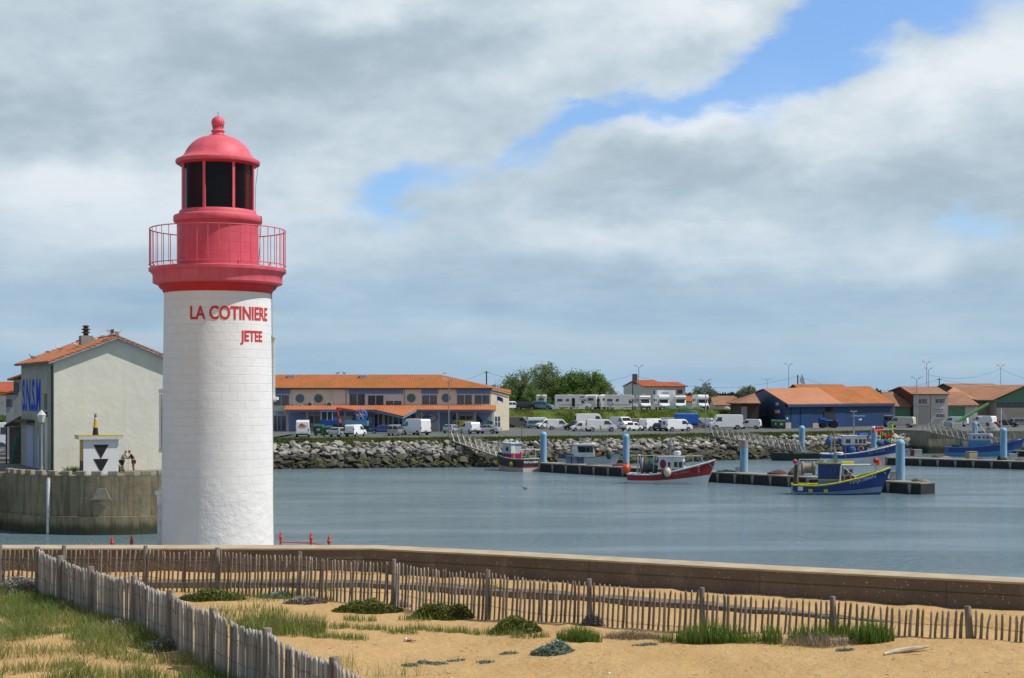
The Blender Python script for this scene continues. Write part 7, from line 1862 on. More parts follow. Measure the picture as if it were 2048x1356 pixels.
for a in (0, 60, 120): MB().tube((-.8 * math.cos(R(a)), -.58, .95 - .8 * math.sin(R(a))), (.8 * math.cos(R(a)), -.58, .95 + .8 * math.sin(R(a))), .06, n=6).build('spoke', ACW, nd)
heap('net_pile', 'brown pile of net hanging under the orange crane', 712, 840, 256, 1.4, 1.7, mat('brown_net', (.16, .09, .05), (.10, .06, .04), scale=4, rough=.95, bump=.05), CP + 2.01, seed=8)
c = on(1373, 858, CP); tt = thing('covered_trailer', 'trailer under a bright blue tarpaulin between the white vans', 'trailer', (c.x, c.y, CP + .004), R(4))
TB = mat('blue_tarpaulin', (.015, .14, .56), (.01, .10, .45), scale=1.5, rough=.5, bump=.05, bscale=2)
MB().add([(-2.1, -1, 1.0), (2.1, -1, 1.0), (2.1, -1, 2.75), (1.8, -.6, 2.95), (-1.9, -.6, 2.95), (-2.1, -1, 2.8), (-2.1, 1, 1.0), (2.1, 1, 1.0), (2.1, 1, 2.75), (1.8, .6, 2.95), (-1.9, .6, 2.95), (-2.1, 1, 2.8)], [(0, 1, 2, 5), (5, 2, 3, 4), (7, 6, 11, 8), (8, 11, 10, 9), (4, 3, 9, 10), (1, 7, 8, 2), (2, 8, 9, 3), (6, 0, 5, 11), (11, 5, 4, 10), (0, 6, 7, 1)]).build('tarpaulin', TB, tt, bevel=.05)
MB().b2((-2.0, -.9, .7), (2.0, .9, .98)).build('chassis', BLACKPL, tt)
for wx in (-.6, .6):
 for sy in (-1, 1): MB().tube((wx, sy * .75, .36), (wx, sy * .98, .36), .36, n=16).build('wheel', RUBBER, tt)
c = on(1658, 856, CP); tr_ = thing('harbour_tractor', 'dark tractor with bright blue loader in front of the blue warehouse', 'tractor', (c.x, c.y, CP + .004), 0)
MB().b2((-1.0, -.7, 1.5), (1.1, .7, 2.9)).build('cab', CARGLASS, tr_); MB().b2((-1.1, -.8, 2.9), (1.2, .8, 3.05)).build('cab_roof', BLACKPL, tr_)
MB().b2((-2.0, -.5, .8), (1.2, .5, 1.48)).build('hood', BLT, tr_, bevel=.08)
MB().tube((-1.2, -.75, 1.5), (1.5, -.75, 1.3), .12).tube((-1.2, .75, 1.5), (1.5, .75, 1.3), .12).build('loader_arm', BLL, tr_)
MB().b2((-1.9, -.9, 1.5), (-.8, .9, 1.95)).build('bucket', BLL, tr_, bevel=.05)
for x, r_ in ((-1.3, .5), (.8, .75)):
 for sy in (-1, 1): MB().tube((x, sy * .7, r_), (x, sy * 1.0, r_), r_, n=18).build('wheel', RUBBER, tr_)
c = on(1778, 854, CP); fk = thing('forklift', 'grey and blue forklift at the right end of the warehouse', 'forklift', (c.x, c.y, CP + .004), 0)
MB().b2((-1.0, -.5, .5), (.8, .5, 1.25)).build('body', BLT, fk, bevel=.06); MB().b2((-.9, -.5, 1.27), (.5, .5, 2.2)).build('cab', CARGLASS, fk); MB().b2((-1.0, -.55, 2.2), (.6, .55, 2.32)).build('cab_roof', ACW, fk)
MB().b2((.85, -.4, .1), (1.0, -.3, 2.4)).b2((.85, .3, .1), (1.0, .4, 2.4)).build('mast', GALV, fk)
for x in (-.65, .5):
 for sy in (-1, 1): MB().tube((x, sy * .4, .28), (x, sy * .58, .28), .28, n=14).build('wheel', RUBBER, fk)
c = at(1912, 858, 257.6); gc = thing('quay_crane', 'green quay crane with long sloping arm on a grey base', 'crane', (c.x, 257.6, CP + .23))
GA = mat('crane_green', (.12, .34, .13), (.10, .28, .11), rough=.5)
k = 257.6 / F
MB().b2((-.9, -.6, 0), (.9, .6, 1.3)).build('base', ACW, gc, bevel=.05); MB().b2((-1.9, -.5, .2), (-.95, .5, 1.5)).build('winch', GALV, gc)
MB().tube((-.3, 0, 1.2), (5.6, 0, 4.6), .34, .24, n=8).build('arm', GA, gc); MB().tube((0, 0, 1.1), (.2, 0, 1.6), .35, n=10).build('pivot', GA, gc)
MB().tube((.6, -.1, .6), (1.8, -.1, 2.2), .09, n=6).build('hydraulic_ram', GA, gc)
for i in range(5): MB().tube((5.6, 0, 4.6), (5.3 + .3 * i, .1, 4.0 - .1 * (i % 2)), .02, n=4)
# ================================================================ POLES AND WIRES
LAMPM = mat('lamp_column', (.36, .37, .38), (.28, .29, .30), rough=.5, metal=.3)
def mast(label, px, pt, pb, Y, z0, heads=2, r=.09):
 base = Vector(((px - 1024) * Y / F, Y, z0)); h = EYE + (HZ - pt) * Y / F - z0
 t = thing('lamp_post', label, 'street lamp', tuple(base), 0, 'tall lamp posts around the harbour')
 MB().lathe([(r * 1.3, 0), (r, 1), (r * .6, h - .3), (r * .6, h - .1)], n=10, caps=True).build('column', LAMPM, t)
 MB().tube((-.55, 0, h + .05), (.0, 0, h - .15), .035, n=6).tube((.0, 0, h - .15), (.55, 0, h + .05), .035, n=6).build('arm', LAMPM, t)
 for s in (-1, 1):
  MB().add([(s * .35, -.2, h + .0), (s * 1.0, -.2, h + .22), (s * 1.0, .2, h + .22), (s * .35, .2, h + .0), (s * .4, -.16, h + .2), (s * .9, -.16, h + .38), (s * .9, .16, h + .38), (s * .4, .16, h + .2)], [(0, 3, 2, 1), (4, 5, 6, 7), (0, 1, 5, 4), (1, 2, 6, 5), (2, 3, 7, 6), (3, 0, 4, 7)]).build('lamp_head', ACW, t)
 return t
mast('lamp post in front of the market hall right of the porch', 897.5, 760, 876, 215, CP)
mast('tallest lamp post beside the white house behind the motorhomes', 1277.5, 733, 815, 297, TER)
mast('lamp post on the quay edge in front of the young tree', 1411, 762, 866, 236, CP)
mast('lamp post rising above the left end of the blue warehouse roof', 1577.5, 729, 790, 330, CP)
mast('lamp post in front of the pale office', 1833.5, 757, 863, 262, CP)
mast('higher lamp post of the pair above the office roof', 1853.5, 725, 780, 330, CP)
mast('lower lamp post of the pair above the office roof', 1857, 738, 780, 350, CP)
mast('lamp post above the hall roof at the right', 2001.5, 732, 775, 345, CP)
def pole(label, px, pt, Y, z0, r=.14, arm=True, m=None, name='utility_pole'):
 h = EYE + (HZ - pt) * Y / F - z0
 t = thing(name, label, 'utility pole', ((px - 1024) * Y / F, Y, z0))
 MB().lathe([(r, 0), (r * .75, h)], n=8).build('pole', m or WOODPOLE, t)
 if arm: MB().box((0, 0, h - .3), (1.1, .1, .1)).build('crossarm', WOODPOLE, t)
 return t, Vector(((px - 1024) * Y / F, Y, z0 + h))
_, A1 = pole('dark utility pole above the end of the long tiled roof', 973, 742, 300, CP, .16)
_, A2 = pole('dark utility pole left of the white house', 1265.5, 748, 306, TER, .13, False)
_, A3 = pole('short dark pole standing up behind the blue warehouse roof', 1595.5, 750, 335, CP, .18, False)
t4, A4 = pole('pole with a cluster of telecom antennas beside the short dark pole', 1604, 749, 337, CP, .16, False, LAMPM, 'antenna_mast')
for dx, dz in ((-.35, -1.2), (.35, -1.4), (.1, -.9), (.5, -2.2)): MB().b2((dx - .12, -.1, A4.z - CP + dz - .6), (dx + .12, .1, A4.z - CP + dz + .5)).build('antenna', ACW, t4)
_, A5 = pole('pole between the office roof and the large hall roof', 1878.5, 756, 330, CP, .15, True)
t6, A6 = pole('thin mast with wide television aerial left of the blue warehouse roof', 1534.5, 757, 300, CP, .05, False, LAMPM, 'aerial_mast')
hz_ = A6.z - CP
ae = MB().tube((-1.1, 0, hz_ - .2), (1.1, 0, hz_ - .2), .03, n=5)
for x in (-1.1, -.4, .4, 1.1): ae.tube((x, 0, hz_ - .2), (x, 0, hz_ + .3), .025, n=5)
ae.build('aerial', LAMPM, t6)
def wire(label, a, b, sag):
 m_ = MB(); pts = [Vector(a).lerp(Vector(b), i / 16) - Vector((0, 0, sag * 4 * (i / 16) * (1 - i / 16))) for i in range(17)]
 m_.path(pts, .028, n=4); tag(m_.build('overhead_wire', BLACKPL), label, 'wire')
off = Vector((0, 0, -.2))
wire('overhead wire running left from the pole above the long roof', at(760, 778, 300), A1 + off, 1.5)
wire('overhead wire between the pole above the long roof and the white house', A1 + off, A2 + off, 2.4)
wire('long overhead wire from the white house to the blue warehouse', A2 + off, A3 + off, 2.6)
wire('overhead wire from the warehouse to the pole by the hall', A3 + off, A5 + off, 3.0)
wire('overhead wire sagging from the pole by the hall to the right', A5 + off, at(2120, 776, 330), 1.0)
wire('thin high wire from the pair of lamps to the right lamp', at(1853, 748, 330), at(2001, 737, 345), 1.6)
wire('thin high wire leaving the frame at the right', at(2001, 737, 345), at(2120, 765, 345), 1.0)
fr_ = thing('guard_rail', 'low white guard rail on the quay in front of the office', 'guard rail', (0, 0, 0))
for px in (1828, 1845, 1862, 1879): c = at(px, 860, 258.2); MB().b2((c.x - .04, 258.2, CP), (c.x + .04, 258.28, CP + 1.0)).build('post', GALV, fr_)
MB().b2((at(1826, 0, 258.2).x, 258.18, CP + .95), (at(1881, 0, 258.2).x, 258.3, CP + 1.03)).build('rail', GALV, fr_)
person('person in red and white top standing at the quay edge by the cars', (at(1996, 0, 258).x, 258.2, CP + .24), R(-60), .05, mat('red_cloth', (.5, .04, .07), rough=.8), MATS['black_cloth'], HAIRM, 1.7)
person('child-sized person in pale top beside the one in red on the quay', (at(2003, 0, 258).x, 258.0, CP + .24), R(200), .05, mat('white_cloth', (.6, .55, .6), rough=.8), mat('rose_cloth', (.4, .08, .14), rough=.8), mat('fair_hair', (.35, .24, .12), rough=.8), 1.45)
mb = on(1983, 862, CP); tag(heap('tarp_mound', 'grey covered mound on the quay edge near the two people', 1986, 0, 258.0, 2.4, 1.3, mat('grey_tarp', (.28, .29, .29), rough=.8, bump=.03), CP + .23, seed=12, cat='mound'), None)
# ================================================================ BOATS
def hull(parent, L, B, s0, s1, mats, bands, rake=1.1, deckz=None, tran=.82, rail=None, railr=.09, wl_tr=.0):
 N = 22
 def sheer(t): return s0 + (s1 - s0) * max(0.0, (t - .22) / .78) ** 1.65 + .10 * (1 - t) ** 2
 def beam(t):
  if t < .45: return B / 2 * (tran + (1 - tran) * math.sin(math.pi / 2 * t / .45))
  return B / 2 * max(0.0, 1 - ((t - .45) / .55) ** 2.6)
 def zlev(t, a, c): return a * sheer(t) + c
 lev = [(0, -.45)] + [(a, c) for a, c, _ in bands] + [(1, 0)]
 rows = []
 for a, c in lev:
  row = []
  for i in range(N + 1):
   t = i / N; z = zlev(t, a, c); h = max(0, min(1, (z + .45) / (sheer(t) + .45)))
   fl = .10 + .62 * t ** 3
   b = beam(t) * (1 - fl * (1 - h) ** 1.2)
   if i == N: b = .05 * (1 if h > .2 else .6)
   x = L * (t - .5) + rake * (t ** 3) * h - .15 * rake * (t ** 3)
   row.append((x, b, z))
  rows.append(row)
 m = MB(); nb = len(rows)
 for s in (-1, 1):
  for k in range(nb - 1):
   mi = bands[k][2] if k < len(bands) else mats[1]
   vs = [(x, s * b, z) for x, b, z in rows[k]] + [(x, s * b, z) for x, b, z in rows[k + 1]]
   m.add(vs, [(i, i + 1, N + 2 + i, N + 1 + i) for i in range(N)], mi)
 for k in range(nb - 1):
  mi = bands[k][2] if k < len(bands) else mats[1]
  for i in (0, N):
   a, b = rows[k][i], rows[k + 1][i]
   m.add([(a[0], -a[1], a[2]), (a[0], a[1], a[2]), (b[0], b[1], b[2]), (b[0], -b[1], b[2])], [(0, 1, 2, 3)], mi)
 m.add([(x, -b, z) for x, b, z in rows[0]] + [(x, b, z) for x, b, z in rows[0]], [(i, i + 1, N + 2 + i, N + 1 + i) for i in range(N)], bands[0][2])
 h_ = m.build('hull', mats[0], parent, smooth=40)
 dz = deckz if deckz is not None else .35
 top = rows[-1]
 d = MB(); vs = []
 for x, b, z in top: vs += [(x, -max(.01, b - .05), z - dz), (x, max(.01, b - .05), z - dz)]
 d.add(vs, [(2 * i, 2 * i + 1, 2 * i + 3, 2 * i + 2) for i in range(N)]); d.build('deck', mat('boat_deck', (.16, .17, .16), (.09, .10, .10), scale=3, rough=.9), parent)
 if rail is not None:
  for s in (-1, 1):
   g = MB(); g.path([(x, s * b, z + .02) for x, b, z in top], railr, n=6); g.build('gunwale', rail, parent, smooth=60)
  MB().tube((top[0][0], -top[0][1], top[0][2] + .02), (top[0][0], top[0][1], top[0][2] + .02), railr, n=6).build('stern_rail', rail, parent)
 return sheer, beam, rows
def cabin(parent, x0, x1, w, z0, z1, m_low, m_up, zsplit, roofm, win_side, win_front=2, slope=.25, name='wheelhouse', over=.18):
 c = MB()
 def block(za, zb, mi):
  xa = x1 - slope * (za - z0) / (z1 - z0); xb = x1 - slope * (zb - z0) / (z1 - z0)
  c.add([(x0, -w, za), (xa, -w, za), (xa, w, za), (x0, w, za), (x0, -w, zb), (xb, -w, zb), (xb, w, zb), (x0, w, zb)],
              [(0, 3, 2, 1), (4, 5, 6, 7), (0, 1, 5, 4), (1, 2, 6, 5), (2, 3, 7, 6), (3, 0, 4, 7)], mi)
 block(z0, zsplit, 0); block(zsplit + .002, z1, 1)
 h_ = c.build(name, [m_low, m_up], parent)
 MB().b2((x0 - over, -w - over * .6, z1 + .002), (x1 - slope + over, w + over * .6, z1 + .12)).build('roof', roofm, parent, bevel=.03)
 for (a, b, za, zb) in win_side:
  for s in (-1, 1): MB().box(((a + b) / 2, s * (w + .006), (za + zb) / 2), (b - a, .02, zb - za)).build('window', CARGLASS, h_)
 if win_side:
  za, zb = win_side[-1][2:]; xf = x1 - slope * ((za + zb) / 2 - z0) / (z1 - z0)
  for k in range(win_front):
   yw = -w + .1 + k * (2 * w - .1) / win_front
   MB().box((xf + .012, yw + (w - .05) / win_front - .03, (za + zb) / 2), (.03, (2 * w - .1) / win_front - .12, zb - za)).build('window', CARGLASS, h_)
 return h_
def mastb(parent, x, z0, h, r=.05, m=None, yards=((.6, .5),), y=0.0):
 g = MB().tube((x, y, z0), (x, y, z0 + h), r, r * .6, n=7)
 for f_, w in yards: g.tube((x - w, y, z0 + h * f_), (x + w, y, z0 + h * f_), r * .5, n=5)
 return g.build('mast', m or GALV, parent)
def lifering(parent, x, y, z):
 MB().torus((x, y, z), .33, .085, 'y', 20, 8).build('life_ring', mat('life_ring_orange', (.62, .16, .05), (.62, .5, .42), scale=5, lo=.45, hi=.55, rough=.6), parent, smooth=60)
def buoy(name, label, loc, r, m, sz=1.1, cat='buoy', group=None):
 o = MB().ball((0, 0, 0), r, 16, sz).tube((0, 0, r * sz * .9), (0, 0, r * sz * 1.2), r * .2, n=8).build(name, m, smooth=60); o.location = loc
 return tag(o, label, cat, group)
def boat(label, px, py, head, z=0.0, name='fishing_boat'):
 c = on(px, py, 0); t = thing(name, label, 'boat', (c.x, c.y, 0), R(head)); return t, c
def wpt(t, x, y, z):
 a = t.rotation_euler.z; return Vector((t.location.x, t.location.y, t.location.z)) + rotz((x, y, z), a)
WHB = mat('boat_white', (.70, .72, .74), (.60, .62, .64), scale=1.2, rough=.4)
REDB = mat('boat_red', (.36, .018, .015), (.28, .014, .012), scale=1.2, rough=.4)
GRL = mat('boat_green_line', (.03, .13, .08), rough=.5)
NAVY = mat('boat_navy', (.010, .034, .16), (.013, .042, .21), scale=1.2, rough=.35)
YEL = mat('boat_yellow', (.50, .50, .03), (.42, .42, .03), rough=.45)
GBLU = mat('boat_grey_blue', (.16, .24, .36), (.13, .2, .31), scale=1.5, rough=.45)
RBLU = mat('boat_royal_blue', (.012, .065, .27), (.012, .055, .22), scale=1.2, rough=.4)
LTB = mat('boat_light_blue', (.06, .25, .46), (.05, .21, .40), scale=1, rough=.45)
BLKB = mat('boat_black', (.018, .02, .026), (.028, .03, .036), rough=.5)
REDL = mat('boat_red_line', (.5, .04, .04), rough=.5)
WOODB = mat('boat_timber', (.30, .25, .19), (.20, .17, .13), scale=4, rough=.8)
NETB = mat('net_brown', (.13, .095, .06), (.07, .055, .04), scale=5, rough=.95, bump=.05)
NETT = mat('net_teal', (.01, .16, .14), (.02, .1, .1), scale=5, rough=.95, bump=.04)
NETBL = mat('net_blue', (.02, .09, .26), (.04, .12, .3), scale=5, rough=.95, bump=.04)
ORB = mat('buoy_orange', (.80, .09, .02), rough=.4)
PINKB = mat('buoy_pink', (.60, .03, .06), rough=.4)
LIMEB = mat('fender_lime', (.42, .48, .03), rough=.45)
WLET = mat('white_letters', (.75, .76, .78), rough=.5)
FLR = mat('flag_red', (.75, .05, .03), rough=.6); FLG = mat('flag_lime', (.40, .72, .03), rough=.6); FLGR = mat('float_green', (.06, .25, .04), rough=.6)
def side_text(t, rows, s, size, x, zfrac, L, B, beamf, sheerf, m=WLET, sx=1.0, bold=.0, flip=False):
 rk_ = 1.1
 def hb(X, z):
  t_ = X / L + .5
  for _ in range(6):
   h_ = (z + .45) / (sheerf(t_) + .45); t_ = min(.985, max(0, (X - rk_ * t_ ** 3 * (h_ - .15)) / L + .5))
  return t_, beamf(t_) * (1 - (.10 + .62 * t_ ** 3) * (1 - h_) ** 1.2)
 def w(p):
  t0, _ = hb(x + p.x, 1.4); z = sheerf(t0) * zfrac + p.y; _, b = hb(x + p.x, z)
  return Vector((x + p.x, -b - .035 - p.z, z))
 return text_part(s, size, m, t, None, 'lettering', bold, .02, sx, w)
t, c = boat('red and white wooden fishing boat moored bow right in the middle of the pontoon', 1336, 967, -13)
L_, B_ = 8.9, 3.1
sh, bm_, rows = hull(t, L_, B_, .95, 2.7, ([WHB, REDB, GRL], 1), [(.0, .02, 0), (.42, -.06, 0), (.455, -.04, 2)], 1.0, .4, rail=mat('rail_pale_blue', (.50, .60, .68), (.42, .5, .58), rough=.5), railr=.10)
MB().b2((-L_ / 2 - .04, -1.15, .05), (-L_ / 2 + .55, 1.3, .98)).build('stern_box', mat('worn_grey_paint', (.34, .37, .36), (.22, .20, .15), scale=2, rough=.8), t)
cb_ = cabin(t, -.95, 2.0, .95, .9, 3.0, REDB, WHB, 1.65, WHB, [(.1, .38, 1.95, 2.45), (.8, 1.2, 1.9, 2.5), (1.32, 1.72, 1.9, 2.5)], 3)
MB().lathe([(.001, 0), (.42, .0), (.42, .02), (.001, .02)], n=24)
em = MB().lathe([(.001, 0), (.44, 0), (.40, .03), (.001, .03)], n=24); em.v = [(x * .8 - .45, -.962 - z, y * 1.15 + 2.25) for x, y, z in em.v]
em.build('emblem', mat('emblem_red', (.32, .02, .03), (.05, .02, .03), scale=4, rough=.5), cb_)
mastb(t, .25, 3.0, 2.9, .05, yards=((.95, .55), (.55, .35), (.3, .35)))
MB().lathe([(.3, 0), (.42, .08), (.42, .38), (.3, .5), (.001, .52)], (1.05, 0, 3.2), n=20).build('radar_dome', mat('radar_blue_white', (.45, .52, .68), (.6, .64, .72), scale=2, rough=.4), t, smooth=40)
GF = mat('gallows_grey', (.42, .42, .40), (.3, .28, .25), scale=3, rough=.7)
MB().tube((-3.3, -1.0, .9), (-3.3, -1.0, 3.2), .07).tube((-3.3, 1.0, .9), (-3.3, 1.0, 3.2), .07).tube((-3.3, -1.0, 3.2), (-3.3, 1.0, 3.2), .07).tube((-4.1, -.9, 3.15), (.2, -.9, 3.2), .06).tube((-1.5, -1.0, 1.2), (-1.5, -1.0, 3.2), .08).tube((-1.5, 1.0, 1.2), (-1.5, 1.0, 3.2), .08).build('gallows', GF, t)
MB().tube((.2, -1.0, 3.1), (3.9, -.35, 3.18), .07).tube((3.75, -.35, 3.15), (4.05, -.2, 2.1), .07).tube((2.9, -.7, 3.15), (2.9, -.7, 1.9), .045).tube((.8, -1.05, 3.1), (.35, -1.3, 1.1), .07).build('boom', GF, t)
MB().torus((-2.9, 0, 2.0), .78, .16, 'x', 24, 8).tube((-2.95, 0, 2.0), (-1.9, 0, 2.0), .62, n=18).build('net_drum', mat('drum_grey_blue', (.16, .2, .28), rough=.6), t, smooth=50)
MB().tube((-2.6, 0, 1.95), (-2.15, 0, 1.95), .80, n=18).build('net', NETB, t); MB().tube((-1.95, 0, 2.1), (-1.75, 0, 2.1), .78, n=18).build('net', NETT, t)
MB().tube((-1.45, -.9, .8), (-1.2, -.9, 2.1), .3, .22, n=10).build('hanging_net', mat('net_dark_green', (.02, .06, .05), rough=.95), t)
MB().tube((-.6, -1.35, .85), (-.2, -1.35, 1.45), .42, .28, n=10).build('net_bundle', NETB, t)
MB().b2((2.2, -.9, 1.6), (2.8, -.3, 1.85)).build('hatch_box', mat('cream_paint', (.62, .6, .5), rough=.5), t)
side_text(t, rows, 'LR 735821', .24, 1.7, .72, L_, B_, bm_, sh, mat('faded_white_letters', (.48, .40, .40), rough=.6), 1.15)
for k, w in enumerate((.62, .36, .14)): side_text(t, rows, '-' if k < 2 else 'v', .3, 3.55, .86 - k * .13, L_, B_, bm_, sh, WLET, 2.2 * w / .62, .02)
MB().tube((L_ / 2 + .92, 0, 2.55), (L_ / 2 - .2, 0, -.1), .07, n=8).build('stem_post', MATS['rail_pale_blue'], t)
buoy('orange_buoy', 'round orange buoy hanging at the stern of the red fishing boat', wpt(t, -4.6, -.9, 1.65), .52, ORB)
buoy('white_buoy', 'white pear-shaped buoy hanging on the side of the red fishing boat', wpt(t, .15, -1.75, 1.35), .42, mat('buoy_cream', (.62, .58, .46), rough=.5), 1.25)
t, c = boat('blue fishing boat with yellow rail and white mast frame near the pontoon end', 1672, 988.5, -8)
L_, B_ = 8.7, 3.0
sh, bm_, rows = hull(t, L_, B_, .85, 2.7, ([NAVY, GBLU, YEL, WHB], 0), [(.12, -.05, 0), (.33, -.02, 1), (.90, .0, 0)], 1.15, .35, rail=YEL, railr=.10)
MB().b2((-L_ / 2 - .03, -1.2, .02), (-L_ / 2 + .9, 1.3, .9)).build('stern_box', MATS['worn_grey_paint'], t)
cb_ = cabin(t, -1.75, .55, .92, .75, 3.05, GBLU, NAVY, 1.45, mat('roof_olive', (.20, .22, .03), rough=.6), [(-.72, -.47, 2.2, 2.65), (-.3, -.02, 2.2, 2.65)], 2, .1)
MB().b2((-1.76, -.935, 1.45), (.55, -.925, 1.56)).build('yellow_band', YEL, cb_)
MB().b2((-1.80, -.95, 1.5), (-2.9, .0, 1.6)).build('platform', GF, t)
c2_ = cabin(t, .56, 1.75, .75, .9, 2.8, NAVY, WHB, 1.85, WHB, [(.72, 1.08, 2.05, 2.55), (1.2, 1.55, 2.05, 2.55)], 2, .1, 'front_cabin')
MB().b2((.56, -.765, 1.38), (1.72, -.755, 1.60)).build('yellow_band', YEL, c2_)
lifering(t, 1.05, -.86, 1.65)
MB().tube((.55, 0, 3.18), (1.75, 0, 3.18), .16, n=12).build('liferaft_canister', mat('raft_yellow', (.62, .58, .03), rough=.4), t)
MB().tube((.25, -1.25, 1.0), (.42, -1.2, 3.0), .10).tube((.42, -1.2, 3.0), (3.95, -.5, 3.02), .10).tube((3.8, -.5, 3.0), (4.05, -.45, 2.0), .10).tube((.5, -1.2, 2.95), (2.2, -1.3, 1.45), .04).tube((4.0, -.5, 3.0), (4.85, -.25, 2.15), .035).build('mast_frame', mat('frame_white', (.62, .62, .60), rough=.5), t)
MB().tube((0, 0, 3.1), (-.12, 0, 4.6), .24, .10, n=10).tube((-.12, 0, 4.6), (-.2, 0, 6.4), .07, .03, n=6).tube((-.7, 0, 5.0), (.35, 0, 5.0), .03, n=5).tube((-.55, 0, 5.9), (.25, 0, 5.9), .025, n=5).build('mast', GALV, t)
MB().tube((.95, 0, 3.2), (.95, 0, 5.9), .02, n=5).tube((-.35, .3, 3.2), (-.35, .3, 5.2), .02, n=5).build('aerial', GALV, t)
MB().lathe([(.3, 0), (.38, .06), (.38, .24), (.3, .3), (.001, .31)], (.35, 0, 3.95), n=18).build('radar_dome', WHB, t, smooth=40)
MB().lathe([(.4, 0), (.44, .06), (.44, .3), (.3, .34), (.001, .34)], (-1.35, .1, 3.18), n=18).build('liferaft', WHB, t, smooth=40)
MB().tube((-3.9, -.8, .8), (-3.7, -.8, 3.5), .08).tube((-3.7, -.8, 3.5), (-.6, -.8, 3.52), .06).tube((-3.65, -.8, 3.4), (-3.0, -.8, 2.0), .035).tube((-3.9, .8, .8), (-3.7, .8, 3.4), .08).tube((-3.7, -.8, 1.9), (-1.8, -.8, 2.0), .04).build('gallows', GF, t)
MB().torus((-3.3, 0, 2.6), .55, .14, 'x', 20, 8).torus((-2.2, 0, 2.6), .55, .14, 'x', 20, 8).tube((-3.3, 0, 2.6), (-2.2, 0, 2.6), .5, n=16).build('net_drum', mat('drum_tan', (.36, .30, .2), (.2, .17, .12), rough=.8), t, smooth=40)
MB().tube((-4.0, -.6, .9), (-3.95, -.5, 3.0), .3, .2, n=9).build('hanging_net', NETB, t)
buoy('pink_buoy', 'small pink buoy at the stern frame of the blue and yellow boat', wpt(t, -4.1, -.6, 3.3), .22, PINKB)
side_text(t, rows, 'TIAJO8MN', .34, 2.5, .76, L_, B_, bm_, sh, mat('grey_blue_letters', (.42, .48, .62), rough=.5), 1.25, .01)
for x in (-2.6, -1.1): MB().box((x, -(bm_(x / L_ + .5)) - .01, .42), (.42, .05, .34)).build('yellow_plate', YEL, t)
MB().box((-3.6, -1.32, .62), (.5, .05, .42)).build('pale_plate', WHB, t)
MB().tube((L_ / 2 + 1.0, 0, 2.55), (L_ / 2 - .2, 0, -.1), .08, n=8).build('stem_post', NAVY, t)
fb_ = thing('flag_float', 'red and orange marker float fixed to the frame of the blue and yellow boat', 'buoy', tuple(wpt(t, 3.85, -.5, 3.35)))
MB().ball((0, 0, .1), .28, 14).build('float', mat('float_red', (.55, .02, .03), rough=.5), fb_, smooth=60); MB().lathe([(.24, -.35), (.1, .2), (.001, .3)], (.3, -.1, 0), n=10).build('cone', ORB, fb_)
t, c = boat('large royal blue and white trawler with flags over its bow beyond the pontoon', 1716, 927.5, -6)
L_, B_ = 10.6, 3.5
sh, bm_, rows = hull(t, L_, B_, 1.35, 3.1, ([WHB, RBLU], 1), [(.0, .03, 0), (.55, .0, 0)], 1.2, .4, rail=WHB, railr=.09)
cb_ = cabin(t, -2.2, 1.3, 1.05, 1.2, 4.0, RBLU, WHB, 2.75, WHB, [(-1.9, -1.2, 3.0, 3.6), (-.55, -.2, 3.0, 3.6), (0, .45, 3.0, 3.6), (.6, .95, 3.0, 3.6)], 3)
MB().b2((-.9, -1.075, 2.68), (1.25, -1.06, 2.82)).build('orange_band', mat('band_orange', (.5, .22, .02), rough=.5), cb_)
nb_ = MB().b2((-.3, -1.25, 4.15), (1.7, -1.15, 4.6)).build('name_board', mat('board_blue', (.02, .15, .72), rough=.4), t)
text_part('LAETITIA', .24, WLET, nb_, plane_M((.7, -1.255, 4.26), (1, 0, 0), (0, -1, 0)), 'lettering', .01, .006, .9)
lifering(t, .25, -1.15, 2.25)
mastb(t, -.6, 4.1, 3.6, .14, MATS['lamp_column'], ((.98, .5), (.8, .4)))
MB().b2((-.5, -.1, 6.9), (1.0, .1, 7.02)).lathe([(.2, 0), (.25, .1), (.2, .25), (.001, .27)], (.3, 0, 6.3), n=14).build('radar', WHB, t)
MB().tube((-3.9, -.9, 1.3), (-3.9, -.9, 4.3), .07).tube((-3.9, .9, 1.3), (-3.9, .9, 4.3), .07).tube((-3.9, -.9, 4.3), (-3.9, .9, 4.3), .07).build('gallows', GF, t)
MB().tube((-4.1, 0, 3.1), (-2.9, 0, 3.1), .6, n=16).build('net', NETB, t); MB().ball((-4.2, -.2, 3.2), .5, 12, 1.3).build('net_bag', NETBL, t); MB().ball((-2.7, -.3, 3.3), .35, 12, 1.4).build('net_bag', NETBL, t)
MB().ball((-1.0, -1.2, 2.0), .6, 12, 1.1).build('net_heap', NETBL, t); MB().ball((3.1, -.3, 3.0), .55, 12, .8).build('net_heap', NETBL, t); MB().ball((4.1, .2, 3.2), .5, 12, .8).build('net_heap', NETBL, t)
MB().path([(2.2, -.9, 4.9), (4.6, -.6, 5.05), (4.9, -.55, 4.9), (5.3, -.5, 3.2)], .045).path([(2.4, .9, 4.9), (4.9, .6, 5.0), (5.5, .3, 3.2)], .045).build('bow_frame', mat('frame_white', (.62, .62, .60)), t)
side_text(t, rows, 'NO 765324', .30, 2.4, .76, L_, B_, bm_, sh, mat('grey_blue_letters', (.3, .4, .6)), 1.2)
MB().box((4.35, -.72, 2.35), (.7, .25, .6), rz=R(30)).build('anchor_plate', mat('olive_plate', (.16, .15, .06), rough=.7), t)
MB().tube((L_ / 2 + 1.05, 0, 3.25), (L_ / 2 - .2, 0, -.1), .12, n=8).build('stem_post', WHB, t)
fl_i = 0
